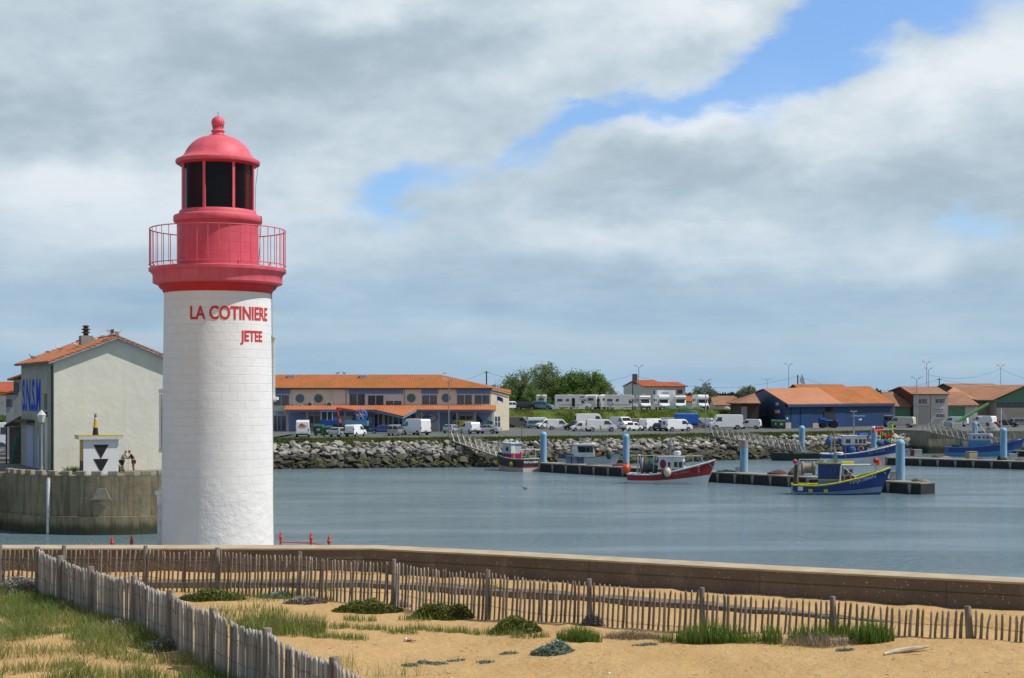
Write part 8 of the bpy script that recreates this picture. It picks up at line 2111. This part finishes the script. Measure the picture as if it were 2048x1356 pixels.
for (px, py, m_, word, zt2) in ((1746, 861, FLR, 'red', 0), (1752, 857, FLR, 'red', 1), (1758, 859, FLR, 'red', 2), (1761, 856, FLR, 'red', 3), (1756, 866, FLR, 'red and yellow', 4), (1762, 866, FLG, 'lime', 5), (1782, 853, FLG, 'lime', 6), (1774, 868, FLGR, 'green', 7), (1764, 874, FLGR, 'dark green', 8), (1771, 872, ORB, 'orange', 9), (1779, 872, ORB, 'orange', 10), (1779, 879, FLG, 'lime', 11)):
 where = ['leftmost over the trawler bow', 'second of the top row over the bow', 'lower one of the top row over the bow', 'rightmost red of the top row', 'just right of the piling cap', 'beside the red and yellow one', 'alone high on the right', 'round one above the orange pair', 'lowest left in the bunch', 'left of the orange pair', 'right of the orange pair', 'lowest right in the bunch'][zt2]
 p_ = at(px, py, c.y + (zt2 % 3) * .3 - .3); base_ = Vector((at(1766 + (px - 1766) * .45, 0, p_.y).x, p_.y, 3.1))
 ft = thing('marker_flag', f'{word} fishing marker flag {where}', 'marker flag', tuple(base_), 0, 'fishing marker flags over the trawler bow')
 d_ = p_ - base_
 MB().tube((0, 0, 0), tuple(d_), .02, n=5).build('pole', BLACKPL, ft)
 vs = []; fs = []
 for i in range(5):
  for j in range(4): vs.append((d_.x + i * .11 - .1, d_.y + .09 * math.sin(i * 2.0 + zt2), d_.z + .32 - j * .22 - (i * .05 if zt2 % 2 else 0)))
 for i in range(4):
  for j in range(3): fs.append((i * 4 + j, (i + 1) * 4 + j, (i + 1) * 4 + j + 1, i * 4 + j + 1))
 MB().add(vs, fs).build('cloth', m_, ft)
t, c = boat('light blue fishing boat with white mast below the quay wall at the right', 1965, 912.5, -3)
L_, B_ = 11.6, 3.5
sh, bm_, rows = hull(t, L_, B_, 1.35, 2.9, ([LTB, RBLU], 0), [(.0, .03, 0), (.45, .0, 0), (.98, .0, 1)], 1.1, .4, rail=RBLU, railr=.09)
cb_ = cabin(t, -2.1, 1.2, 1.0, 1.1, 3.55, LTB, mat('pale_blue_cab', (.5, .58, .66), rough=.5), 2.65, mat('cab_roof_grey', (.4, .44, .5), rough=.5), [(-1.75, -1.4, 2.9, 3.3), (-.95, -.6, 2.9, 3.3), (-.2, .1, 2.9, 3.3), (.35, .7, 2.9, 3.3)], 2)
MB().lathe([(.001, -.5), (.4, -.35), (.5, 0), (.4, .35), (.001, .5)], (1.0, -.7, 3.3), n=16).build('tarp_bundle', mat('bundle_white', (.6, .58, .6), (.3, .2, .25), scale=5, rough=.8), t, smooth=60)
mastb(t, -1.2, 3.6, 3.5, .07, mat('frame_white', (.62, .62, .60)), ((.95, .35), (.7, .2)))
MB().tube((3.0, 0, 2.2), (3.0, 0, 7.8), .09, n=8).tube((3.1, 0, 7.4), (5.4, 0, 2.8), .03, n=5).build('mast', MATS['frame_white'], t)
MB().lathe([(.3, 0), (.36, .05), (.36, .22), (.001, .28)], (-.5, 0, 6.3), n=16).tube((-.9, 0, 5.0), (-.5, 0, 6.35), .04, n=6).build('radar_dome', WHB, t, smooth=40)
MB().tube((-.9, 0, 5.8), (.5, 0, 3.8), .06, n=6).build('stay', MATS['frame_white'], t)
MB().path([(-3.9, -.6, 1.4), (-3.9, -.6, 2.6), (-3.3, -.6, 3.3)], .1).tube((-3.6, -.6, 2.8), (-3.3, -.6, 1.5), .06).build('hauler', mat('teal_metal', (.05, .25, .3), rough=.5), t)
MB().b2((-4.8, -.9, 1.2), (-3.9, .6, 1.9)).build('stern_locker', mat('locker_dark', (.05, .07, .07), rough=.7), t)
t, c = boat('black and white fishing boat with magenta wheelhouse showing its stern', 1030, 941, 124)
L_, B_ = 7.4, 2.9
sh, bm_, rows = hull(t, L_, B_, 1.55, 2.35, ([mat('boat_dirty_white', (.52, .52, .48), (.38, .36, .32), scale=3, rough=.6), BLKB, REDL], 1), [(.0, .05, 0), (.26, .06, 0), (.33, .09, 2)], .9, .35, tran=.9, rail=mat('rail_weathered', (.46, .46, .44), (.34, .33, .31), rough=.7), railr=.08)
MAG = mat('boat_magenta', (.30, .012, .10), rough=.5)
cb_ = cabin(t, -.3, 1.9, .85, 1.2, 3.55, MAG, mat('cab_grey_blue', (.42, .52, .62), rough=.5), 2.25, WHB, [(.3, .9, 2.6, 3.1)], 2)
MB().b2((-.33, .2, 2.3), (-.29, .84, 3.5)).build('door', WHB, cb_)
MB().lathe([(.2, 0), (.26, .05), (.26, .18), (.001, .22)], (.9, 0, 3.95), n=14).tube((.9, 0, 3.6), (.9, 0, 3.95), .05, n=6).build('radar_dome', WHB, t)
MB().ball((-.1, -.2, 3.75), .22, 12).build('spot_lamp', WHB, t)
MB().tube((-3.2, -1.1, 1.5), (-3.2, -1.1, 2.9), .05).tube((-3.2, 1.1, 1.5), (-3.2, 1.1, 2.9), .05).tube((-3.2, -1.25, 2.9), (-3.2, 1.25, 2.9), .06).tube((-1.0, -1.1, 2.9), (-3.2, -1.1, 2.9), .04).tube((-1.0, -1.1, 1.5), (-1.0, -1.1, 2.9), .05).build('gallows', MATS['frame_white'], t)
MB().tube((-2.9, .9, 1.3), (-2.9, .9, 6.8), .05, .02, n=6).build('tall_pole', BLACKPL, t)
text_part('FRUIT du LABEUR', .27, WLET, t, plane_M((-L_ / 2 - .04, 0, 1.12), (0, -1, 0), (-1, 0, 0)), 'lettering', .012, .01, .78)
MB().ball((-2.2, .4, 2.35), .3, 12).build('float', ORB, t); MB().ball((-2.6, -.4, 1.75), .35, 12).build('float', FLGR, t)
MB().tube((-1.2, 1.0, 1.4), (-1.15, 1.0, 2.4), .14, n=8).build('oilskin', mat('oilskin_orange', (.6, .25, .02), rough=.6), t)
for k, (x, nm) in enumerate(((-1.6, 'right'), (2.2, 'left'))):
 buoy('lime_fender', f'{nm} round lime fender hanging on the dark side of the black boat', wpt(t, x if k == 0 else 2.3, 1.62 if k == 0 else 1.35, .95), .30, LIMEB, 1.05)
t, c = boat('white cabin boat with dark wraparound windows behind the pontoon', 1172, 932, -4)
L_, B_ = 8.0, 2.8
sh, bm_, rows = hull(t, L_, B_, 1.05, 1.75, ([mat('hull_grey_white', (.45, .5, .55), rough=.5), BLKB], 0), [(.0, .03, 1), (.92, .0, 0)], 1.1, .3, rail=BLKB, railr=.05)
cb_ = cabin(t, -1.6, 1.35, 1.05, .95, 3.0, WHB, WHB, 1.9, WHB, [(-1.25, .0, 1.95, 2.85), (.03, 1.0, 1.95, 2.85)], 2, .35)
MB().add([(-2.0, -1.07, .9), (-.85, -1.07, .9), (-1.2, -1.07, 2.9), (-1.9, -1.07, 2.9), (-2.0, 1.07, .9), (-.85, 1.07, .9), (-1.2, 1.07, 2.9), (-1.9, 1.07, 2.9)], [(0, 1, 2, 3), (7, 6, 5, 4), (0, 4, 5, 1), (1, 5, 6, 2), (2, 6, 7, 3), (3, 7, 4, 0)]).build('cabin_wing', WHB, t)
MB().b2((-3.3, -1.0, 2.95), (-1.3, 1.0, 3.03)).tube((-3.2, -.9, 1.0), (-3.2, -.9, 2.95), .05).tube((-3.2, .9, 1.0), (-3.2, .9, 2.95), .05).build('aft_canopy', GF, t)
MB().b2((-3.5, -1.1, .8), (-1.7, 1.1, 1.7)).build('aft_locker', mat('locker_blue', (.03, .07, .16), rough=.6), t)
MB().path([(-.9, -.7, 3.1), (-.9, -.7, 5.2), (-.7, -.7, 5.4), (.6, -.7, 5.4), (.8, -.7, 5.2), (.8, -.7, 3.1)], .04).tube((-.9, -.7, 3.9), (.8, -.7, 3.9), .03).build('arch', GALV, t)
MB().b2((-1.2, -.8, 4.3), (-.6, -.4, 4.8)).lathe([(.25, 0), (.3, .05), (.3, .22), (.001, .27)], (.2, -.3, 3.35), n=14).build('radar', ACW, t)
buoy('orange_buoy', 'orange buoy on the foredeck of the white cabin boat', wpt(t, 1.9, -.6, 1.75), .24, ORB, .8)
mf = thing('marker_flag', 'tall lime fishing flag leaning above the bow of the white cabin boat', 'marker flag', tuple(wpt(t, 3.0, -.5, 1.3)))
MB().tube((0, 0, 0), (-1.0, 0, 4.3), .02, n=5).build('pole', BLACKPL, mf); MB().slab([(-1.1, 0, 4.6), (-.85, 0, 4.3), (-.75, 0, 3.7), (-1.05, 0, 3.9)], (0, 1, 0), .03).build('cloth', FLG, mf)
mf = thing('marker_flag', 'low lime fishing flag by the bow of the white cabin boat', 'marker flag', tuple(wpt(t, 3.2, -.8, 1.0)))
MB().tube((0, 0, 0), (-.3, 0, 1.9), .02, n=5).build('pole', BLACKPL, mf); MB().slab([(-.45, 0, 2.0), (-.2, 0, 1.9), (-.1, 0, 1.3), (-.3, 0, 1.4)], (0, 1, 0), .03).build('cloth', FLG, mf)
MB().ball((0, .1, .5), .4, 10, 1.3).build('net', mat('net_dark_green', (.02, .06, .05)), mf)
t, c = boat('low dark green workboat at the foot of the long gangway', 1590, 921, 180, name='workboat')
sh, bm_, rows = hull(t, 7.0, 2.4, 1.0, 1.15, ([mat('barge_green', (.012, .035, .035), rough=.6)], 0), [(.0, .03, 0)], .3, .2, tran=.95, rail=mat('barge_green', (.012, .035, .035)), railr=.07)
MB().box((-1.5, 0, 1.15), (3.5, 1.6, .3)).tube((-.4, 0, 1.2), (-.4, 0, 1.9), .12, n=8).build('deck_gear', mat('gear_green', (.05, .14, .09), (.2, .22, .2), scale=3, rough=.8), t)
t, c = boat('small white motor boat behind the rightmost blue piling', 2022, 905, 20, name='motor_boat')
sh, bm_, rows = hull(t, 4.6, 1.9, .8, 1.2, ([WHB, mat('boat_tan', (.36, .33, .28), rough=.5)], 0), [(.3, .0, 1)], .6, .2, rail=WHB, railr=.05)
cabin(t, -1.2, .6, .6, .7, 1.6, WHB, WHB, 1.1, WHB, [(-.9, -.4, 1.15, 1.5)], 2, .3)
# ================================================================ PONTOONS, PILINGS, GANGWAYS
PDK = mat('pontoon_deck', (.30, .27, .22), (.20, .18, .15), scale=1.5, rough=.9)
PFL = mat('pontoon_float', (.018, .02, .022), (.03, .033, .035), scale=1, rough=.8)
PBR = mat('pontoon_bracket', (.30, .29, .27), (.2, .19, .17), rough=.7)
def pontoon(label, P, Q, w=2.2, h=.75, seg=None):
 P, Q = Vector(P), Vector(Q); d = Q - P; a = math.atan2(d.y, d.x); t = thing('pontoon', label, 'pontoon', (P.x, P.y, 0), a)
 L = d.length; n = seg or max(1, round(L / 11)); l = L / n
 for k in range(n):
  MB().b2((k * l + .06, -w / 2 + .1, -.4), ((k + 1) * l - .06, w / 2 - .1, h)).build('float', PFL, t)
  MB().b2((k * l + .02, -w / 2, h + .003), ((k + 1) * l - .02, w / 2, h + .16)).build('deck', PDK, t, bevel=.02)
 m_ = int(L / 2.6)
 for i in range(m_ + 1):
  x = min(L - .2, .3 + i * 2.6)
  MB().add([(x - .22, -w / 2 - .04, h - .02), (x + .22, -w / 2 - .04, h - .02), (x + .08, -w / 2 - .02, .05), (x - .08, -w / 2 - .02, .05), (x - .22, -w / 2 + .08, h - .02), (x + .22, -w / 2 + .08, h - .02), (x + .08, -w / 2 + .09, .05), (x - .08, -w / 2 + .09, .05)], [(0, 1, 2, 3), (7, 6, 5, 4), (0, 4, 5, 1), (1, 5, 6, 2), (2, 6, 7, 3), (3, 7, 4, 0)]).build('bracket', PBR, t)
 return t
def pdepth(py): return depth(py, 0.0)
a_ = on(1091, 943.5, 0); b_ = on(1868, 990, 0)
PO1 = pontoon('long near pontoon stretching from the black boat to the near end', (a_.x, a_.y + 1.1), (b_.x - .2, b_.y + 1.3), 2.6, 1.02)
c1_ = on(1560, 921, 0); c2_ = on(2070, 939, 0)
pontoon('far pontoon running right behind the blue and white trawler', (on(1780, 930, 0).x, on(1780, 930, 0).y + 1), (on(2110, 941, 0).x, on(2110, 941, 0).y + 1), 2.4, .95)
pontoon('short pontoon piece right of the rightmost blue piling below the quay', (on(2000, 912, 0).x, on(2000, 912, 0).y), (on(2110, 914, 0).x, on(2110, 914, 0).y), 2.0, .8)
pontoon('pontoon piece at the foot of the long gangway', (on(1600, 920, 0).x, on(1600, 920, 0).y + 1.6), (on(1660, 921, 0).x, on(1660, 921, 0).y + 1.6), 2.0, .8)
PILE = mat('piling_blue', (.13, .31, .52), (.33, .48, .60), scale=.9, rough=.6, stretch=(2, 2, .35), bump=.01)
PILEC = mat('piling_cap', (.20, .42, .60), (.24, .46, .64), rough=.5)
RUSTP = mat('piling_rust_top', (.36, .18, .08), (.22, .36, .50), scale=2.2, rough=.8)
def pile(label, px, pt, Y, wpx, cap=True, rust=False, capm=None):
 x = (px - 1024) * Y / F; r = wpx * Y / F / 2; z = EYE + (HZ - pt) * Y / F
 t = thing('blue_piling', label, 'piling', (x, Y, 0), 0, 'tall blue pilings holding the pontoons')
 zb_ = z - (r * .95 if cap else 0)
 MB().lathe([(r, -2), (r, zb_ - (.9 if rust else .05))], n=28, caps=False).build('pile', PILE, t, smooth=50)
 MB().lathe([(r * 1.006, -1.9), (r * 1.006, .75), (r, .8)], n=28, caps=False).build('weed_band', mat('weed_dark', (.03, .04, .02), (.06, .07, .04), scale=3, rough=.9), t, smooth=50)
 if rust: MB().lathe([(r * 1.001, zb_ - .9), (r * 1.001, zb_), (.01, zb_)], n=28).build('rusty_top', RUSTP, t, smooth=30)
 else: MB().lathe([(r * 1.03, zb_ - .1), (r * 1.03, zb_)] + [(max(.005, r * math.cos(R(a))), zb_ + r * .95 * math.sin(R(a))) for a in range(0, 91, 12)] + [(.004, z)], n=28, caps=False).build('cap', capm or PILEC, t, smooth=50)
 MB().torus((0, 0, .95), r + .16, .07, 'z', 20, 6).build('guide_ring', PBR, t)
 return t
ya = lambda px: a_.y + 1.2 + (b_.y - a_.y) * (px - 1088) / (1868 - 1088.0)
def ybeh(px):      # depth of the pontoon's back edge seen at px
 k = (px - 1024) / F; A_ = Vector((a_.x, a_.y + 1.1)); D_ = Vector((b_.x - .2, b_.y + 1.3)) - A_
 s_ = (k * A_.y - A_.x) / (D_.x - k * D_.y); return A_.y + D_.y * s_ + 1.9
pile('slim blue piling with domed cap next to the black boat', 1087, 863, 202, 13)
pile('blue piling with domed cap carrying a gull', 1252, 867, ybeh(1252), 13.5)
pile('blue piling with flat rusty top and no cap', 1488, 880, ybeh(1488), 16, False, True)
pile('thickest blue piling nearest to the viewer right of the blue and yellow boat', 1800.5, 878, ybeh(1800), 18)
yq = on(1604, 917, 0).y
pile('blue piling with domed cap before the blue warehouse', 1604, 851, yq + 4, 12)
pile('blue piling with white and red spattered cap behind the marker flags', 1748, 852, on(1748, 921, 0).y + 3, 12.5, capm=mat('cap_spattered', (.6, .6, .64), (.5, .1, .08), scale=7, lo=.55, hi=.7, rough=.5))
pile('tall blue piling near the right edge of the photo', 2007, 855, on(2007, 929, 0).y + 2.3, 13.5)
pile('small far blue piling behind the light blue boat cabin', 1950, 843, 250, 10.5)
def gangway(label, P, Q, w=1.3, n=14, h=1.45):
 P, Q = Vector(P), Vector(Q); d = Q - P; L = d.length; a = math.atan2(d.y, d.x); sl_ = d.z / math.hypot(d.x, d.y)
 t = thing('gangway', label, 'gangway', tuple(P), a); Lh = math.hypot(d.x, d.y)
 zz = lambda x: sl_ * x
 AL = mat('gangway_alloy', (.30, .29, .27), (.22, .21, .20), rough=.6, metal=.2); PA = mat('gangway_strut', (.78, .73, .60), (.66, .61, .5), rough=.6)
 MB().add([(0, -w / 2, -.12), (Lh, -w / 2, zz(Lh) - .12), (Lh, w / 2, zz(Lh) - .12), (0, w / 2, -.12), (0, -w / 2, 0), (Lh, -w / 2, zz(Lh)), (Lh, w / 2, zz(Lh)), (0, w / 2, 0)], [(0, 3, 2, 1), (4, 5, 6, 7), (0, 1, 5, 4), (1, 2, 6, 5), (2, 3, 7, 6), (3, 0, 4, 7)]).build('walkway', PDK, t)
 for s in (-1, 1):
  y = s * w / 2
  MB().tube((0, y, h), (Lh, y, zz(Lh) + h), .05, n=6).tube((0, y, .02), (Lh, y, zz(Lh) + .02), .08, n=6).tube((0, y, h * .55), (Lh, y, zz(Lh) + h * .55), .025, n=5).build('handrail', AL, t)
  for k in range(n + 1):
   x = Lh * k / n
   st = MB().tube((x, y, zz(x)), (min(Lh, x), y, zz(x) + h), .03, n=5)
   st.build('upright', AL, t)
   if k < n: MB().tube((x + Lh / n * .75, y + s * .01, zz(x + Lh / n * .75)), (x + .12, y + s * .01, zz(x) + h), .085, n=5).build('strut', PA if s < 0 else AL, t)
 return t
g0 = at(906, 876, 213); g1 = at(1000, 905, 206); g1.z = 1.5
gangway('left gangway with pale slanted struts leading down to the black boat', (g0.x, 213.5, 3.55), (g1.x + 1.0, 206.5, 1.2), 1.3, 9)
gangway('long middle gangway descending from the car park to the far pontoon', (at(1422, 0, 236).x, 236, 3.6), (at(1612, 0, 229).x, 229.5, 1.1), 1.3, 17)
gangway('right gangway crossing in front of the stained quay wall', (at(1851, 0, 258).x, 256.2, 3.7), (at(2030, 0, 248).x, 249, .95), 1.3, 15, 1.4)
def dk(px, Y=None): Y = Y or ybeh(px) - 1.4; return Vector(((px - 1024) * Y / F, Y, 1.19))
def crate(name, label, px, Y, w, d, h, m, z=1.19, rz=0, cat='crate', group=None):
 p = Vector(((px - 1024) * Y / F, Y, z)); o = MB()
 o.b2((-w / 2, -d / 2, 0), (w / 2, d / 2, .06)).b2((-w / 2, -d / 2, .062), (-w / 2 + .05, d / 2, h)).b2((w / 2 - .05, -d / 2, .062), (w / 2, d / 2, h)).b2((-w / 2 + .052, -d / 2, .062), (w / 2 - .052, -d / 2 + .05, h)).b2((-w / 2 + .052, d / 2 - .05, .062), (w / 2 - .052, d / 2, h)).b2((-w / 2 - .04, -d / 2 - .04, h + .002), (w / 2 + .04, d / 2 + .04, h + .05))
 o = o.build(name, m); o.location = p; o.rotation_euler = (0, 0, R(rz)); return tag(o, label, cat, group)
BT_ = mat('tub_blue_grey', (.10, .17, .27), (.08, .13, .22), rough=.5)
yb = ybeh(1145) - 1.4
crate('fish_tub', 'left blue-grey plastic tub on the pontoon before the white cabin boat', 1138, yb, .8, .7, .95, BT_, cat='tub')
crate('fish_tub', 'middle blue-grey tub with orange lid on the pontoon', 1148.5, yb, .8, .7, .9, mat('tub_mid', (.13, .19, .30), rough=.5), cat='tub')
crate('fish_tub', 'right dark blue tub standing on the pontoon', 1161, yb, .9, .7, .8, mat('tub_navy', (.04, .08, .17), rough=.5), cat='tub')
yb = on(1835, 928, 0).y + 1.4
crate('fish_tub', 'pale grey tub at the left end of the far pontoon', 1812, yb, 1.0, .8, .95, mat('tub_pale', (.34, .36, .40), rough=.5), 1.12, cat='tub')
crate('fish_tub', 'dark red tub between two pale tubs on the far pontoon', 1823, yb, .7, .7, .8, mat('tub_red', (.20, .03, .03), rough=.5), 1.12, cat='tub')
crate('fish_tub', 'white tub right of the dark red one on the far pontoon', 1835, yb, 1.1, .8, .9, mat('tub_white', (.52, .52, .50), rough=.5), 1.12, cat='tub')
yb2 = on(1945, 934, 0).y + 1.4
crate('storage_crate', 'tan wooden crate standing on the far pontoon before the light blue boat', 1943, yb2, 1.35, .9, .95, mat('crate_tan', (.42, .32, .18), (.25, .23, .19), scale=2, rough=.8), 1.12, 20, 'crate')
crate('storage_crate', 'grey metal locker on the far pontoon at the right edge', 2026, on(2026, 937, 0).y + 1.4, .9, .7, .8, ACW, 1.12, 0, 'crate')
crate('electric_box', 'grey service box on the near pontoon left of the flat-topped piling', 1475, ybeh(1475) - 1.2, .45, .4, .55, GALV, 1.19, 0, 'service box')
crate('electric_box', 'grey service box beside the thickest piling', 1786, ybeh(1786) - 1.2, .55, .4, .85, GALV, 1.19, 0, 'service box')
NR = mat('net_rust', (.13, .05, .035), (.08, .035, .025), scale=5, rough=.95, bump=.05)
def nheap(label, px, w, h, m, Y=None, z=1.18, seed=0):
 Y = Y or ybeh(px) - 1.4
 return heap('net_heap', label, px, 0, Y, w, h, m, z, seed=seed, group=None)
nheap('rust brown net heap on the near pontoon right of the flat-topped piling', 1556, 2.2, .5, NR, seed=31)
nheap('dark net heap at the stern of the blue and yellow boat', 1590, 1.8, .9, NETB, seed=32)
nheap('flat brown net on the near pontoon beside the second piling', 1240, 1.8, .4, NR, seed=33)
nheap('brown rope coil on the pontoon left of the second piling', 1185, 1.6, .25, NETB, seed=34)
nheap('teal rope pile on the near pontoon left of the flat-topped piling', 1452, 2.6, .22, NETT, seed=35)
nheap('dark rope heap by the bow of the blue and yellow boat', 1765, 1.4, .3, NETB, seed=36)
nheap('small heap of gear near the end of the pontoon', 1832, 1.0, .35, NETB, seed=37)
nheap('second small heap of gear at the very end of the pontoon', 1850, 1.0, .3, PDK, seed=38)
nheap('red and brown net heap on the far pontoon', 1871, 1.2, .35, NR, on(1871, 931, 0).y + 1.3, 1.12, 39)
nheap('pale rope heap on the far pontoon', 1892, 1.6, .25, PDK, on(1892, 932, 0).y + 1.3, 1.12, 40)
nheap('dark rope heap on the far pontoon right of the tan crate', 1960, 1.0, .25, NETB, on(1960, 935, 0).y + 1.3, 1.12, 41)
nheap('low red net on the far pontoon at the right', 2040, 1.6, .2, NR, on(2040, 938, 0).y + 1.3, 1.12, 42)
p_ = Vector(on(1896, 932, 0)); buoy('yellow_fender', 'yellow-green fender hanging on the side of the far pontoon', (p_.x, p_.y - .35, .35), .38, mat('fender_olive', (.42, .42, .16), rough=.6), 1.2)
p_ = Vector(on(1998, 936, 0)); tag(MB().torus((p_.x, p_.y - .2, 1.1), .42, .2, 'x', 20, 8).build('tyre', RUBBER, smooth=60), 'black tyre fender hanging on the rightmost tall piling', 'tyre')
mo = thing('mooring_rope', 'slack teal mooring rope from the red boat bow to the pontoon', 'rope', (0, 0, 0))
pA_ = at(1412, 922, 165); pB_ = dk(1450); pB_.z = 1.25; pts = [pA_.lerp(pB_, i / 12) - Vector((0, 0, 1.2 * (i / 12) * (1 - i / 12))) for i in range(13)]
MB().path(pts, .03, n=5).build('rope', mat('rope_teal', (.04, .28, .26), rough=.8), mo)
mo = thing('mooring_rope', 'dark mooring rope from the bow of the blue and yellow boat to the pontoon', 'rope', (0, 0, 0))
pA_ = at(1760, 948, 150); pB_ = dk(1790); pB_.z = 1.25; pts = [pA_.lerp(pB_, i / 12) - Vector((0, 0, .8 * (i / 12) * (1 - i / 12))) for i in range(13)]
MB().path(pts, .03, n=5).build('rope', BLACKPL, mo)
# ================================================================ GULLS
GW = mat('gull_white', (.72, .72, .72), rough=.7); GG = mat('gull_grey', (.25, .27, .30), rough=.7); GBE = mat('gull_beak', (.6, .4, .03), rough=.5)
def gull(label, loc, rz, wings=False, dark=False, group='gulls resting on the roof', sc_=1.0):
 t = thing('gull', label, 'gull', tuple(loc), R(rz), group); t.scale = (sc_,) * 3
 prof = [(-.26, .14, .012), (-.18, .16, .045), (-.06, .18, .085), (.06, .20, .088), (.14, .24, .06), (.17, .30, .040), (.19, .35, .046), (.225, .355, .036), (.25, .352, .012)]
 m_ = MB(); k = 10; vs = []
 for x, z, r in prof:
  for i in range(k): a = 2 * math.pi * i / k; vs.append((x, r * .8 * math.cos(a), z + r * math.sin(a)))
 fs = [(i * k + j, i * k + (j + 1) % k, (i + 1) * k + (j + 1) % k, (i + 1) * k + j) for i in range(len(prof) - 1) for j in range(k)] + [tuple(range(k - 1, -1, -1)), tuple(range((len(prof) - 1) * k, len(prof) * k))]
 m_.add(vs, fs).build('body', GG if dark else GW, t, smooth=60)
 MB().tube((.245, 0, .352), (.30, 0, .342), .012, .004, n=6).build('beak', GBE, t)
 for s in (-1, 1):
  if wings: MB().add([(.1, s * .05, .24), (-.12, s * .05, .22), (-.25, s * .55, .42), (-.02, s * .5, .45), (.1, s * .05, .26), (-.12, s * .05, .24), (-.25, s * .55, .435), (-.02, s * .5, .465)], [(0, 1, 2, 3), (7, 6, 5, 4), (0, 4, 5, 1), (1, 5, 6, 2), (2, 6, 7, 3), (3, 7, 4, 0)]).build('wing', GG, t)
  else: MB().add([(.10, s * .072, .24), (-.05, s * .085, .16), (-.33, s * .03, .15), (-.10, s * .06, .245), (.10, s * .058, .24), (-.05, s * .07, .16), (-.33, s * .015, .15), (-.10, s * .045, .245)], [(0, 1, 2, 3), (7, 6, 5, 4), (0, 4, 5, 1), (1, 5, 6, 2), (2, 6, 7, 3), (3, 7, 4, 0)]).build('wing', GG, t)
  MB().tube((.0, s * .03, .11), (.01, s * .03, .0), .008, n=5).build('leg', GBE, t)
 return t
def roofpt(x, y):
 z = A + .235 - sl * abs(x - W / 2); v = rotz((x, y, 0), HA); return Vector((-34.5 + v.x, 113.0 + v.y, PIER + z))
for lb, x, y, rz, wg, dk_ in (('dark gull near the lower left end of the cream house roof', .1, 9.0, 180, False, True), ('left gull of the pair halfway up the cream house roof', 1.2, 8.0, 0, False, False), ('right gull of the pair halfway up the cream house roof', 1.8, 7.0, 170, False, False),
                              ('gull left of the chimney with raised tail', 2.2, 2.6, 200, False, False), ('gull just beside the chimney of the cream house', 3.3, 1.2, 20, False, False), ('gull right of the chimney on the roof slope', 3.9, 1.0, 160, False, False), ('gull with spread wings on the roof ridge end', 4.3, -.2, 30, True, False), ('gull standing on the very tip of the roof ridge', 4.7, -.3, 0, False, False)):
 gull(lb, roofpt(x, y), rz, wg, dk_, sc_=1.25)
yp = ybeh(1252); gull('gull perched on the domed cap of the blue piling', ((1252 - 1024) * yp / F, yp, EYE + (HZ - 867.5) * yp / F), 160, False, False, None, 1.2)
c = on(1049, 979, 0); gull('lone grey gull floating on the open water of the harbour', (c.x, c.y, -.10), 165, False, True, None, 1.4)
for lb, px, py in (('left bird sitting on the ridge of the long tiled roof', 676, 750.5), ('right bird sitting on the ridge of the long tiled roof', 688, 750.5), ('bird near the right end of the long roof ridge', 888, 750.5)):
 c = at(px, py, 268.5); gull(lb, (c.x, 268.4, zR + .12), 0 if px < 680 else 180, False, px > 670 and px < 690, 'birds on the long roof', 1.5)
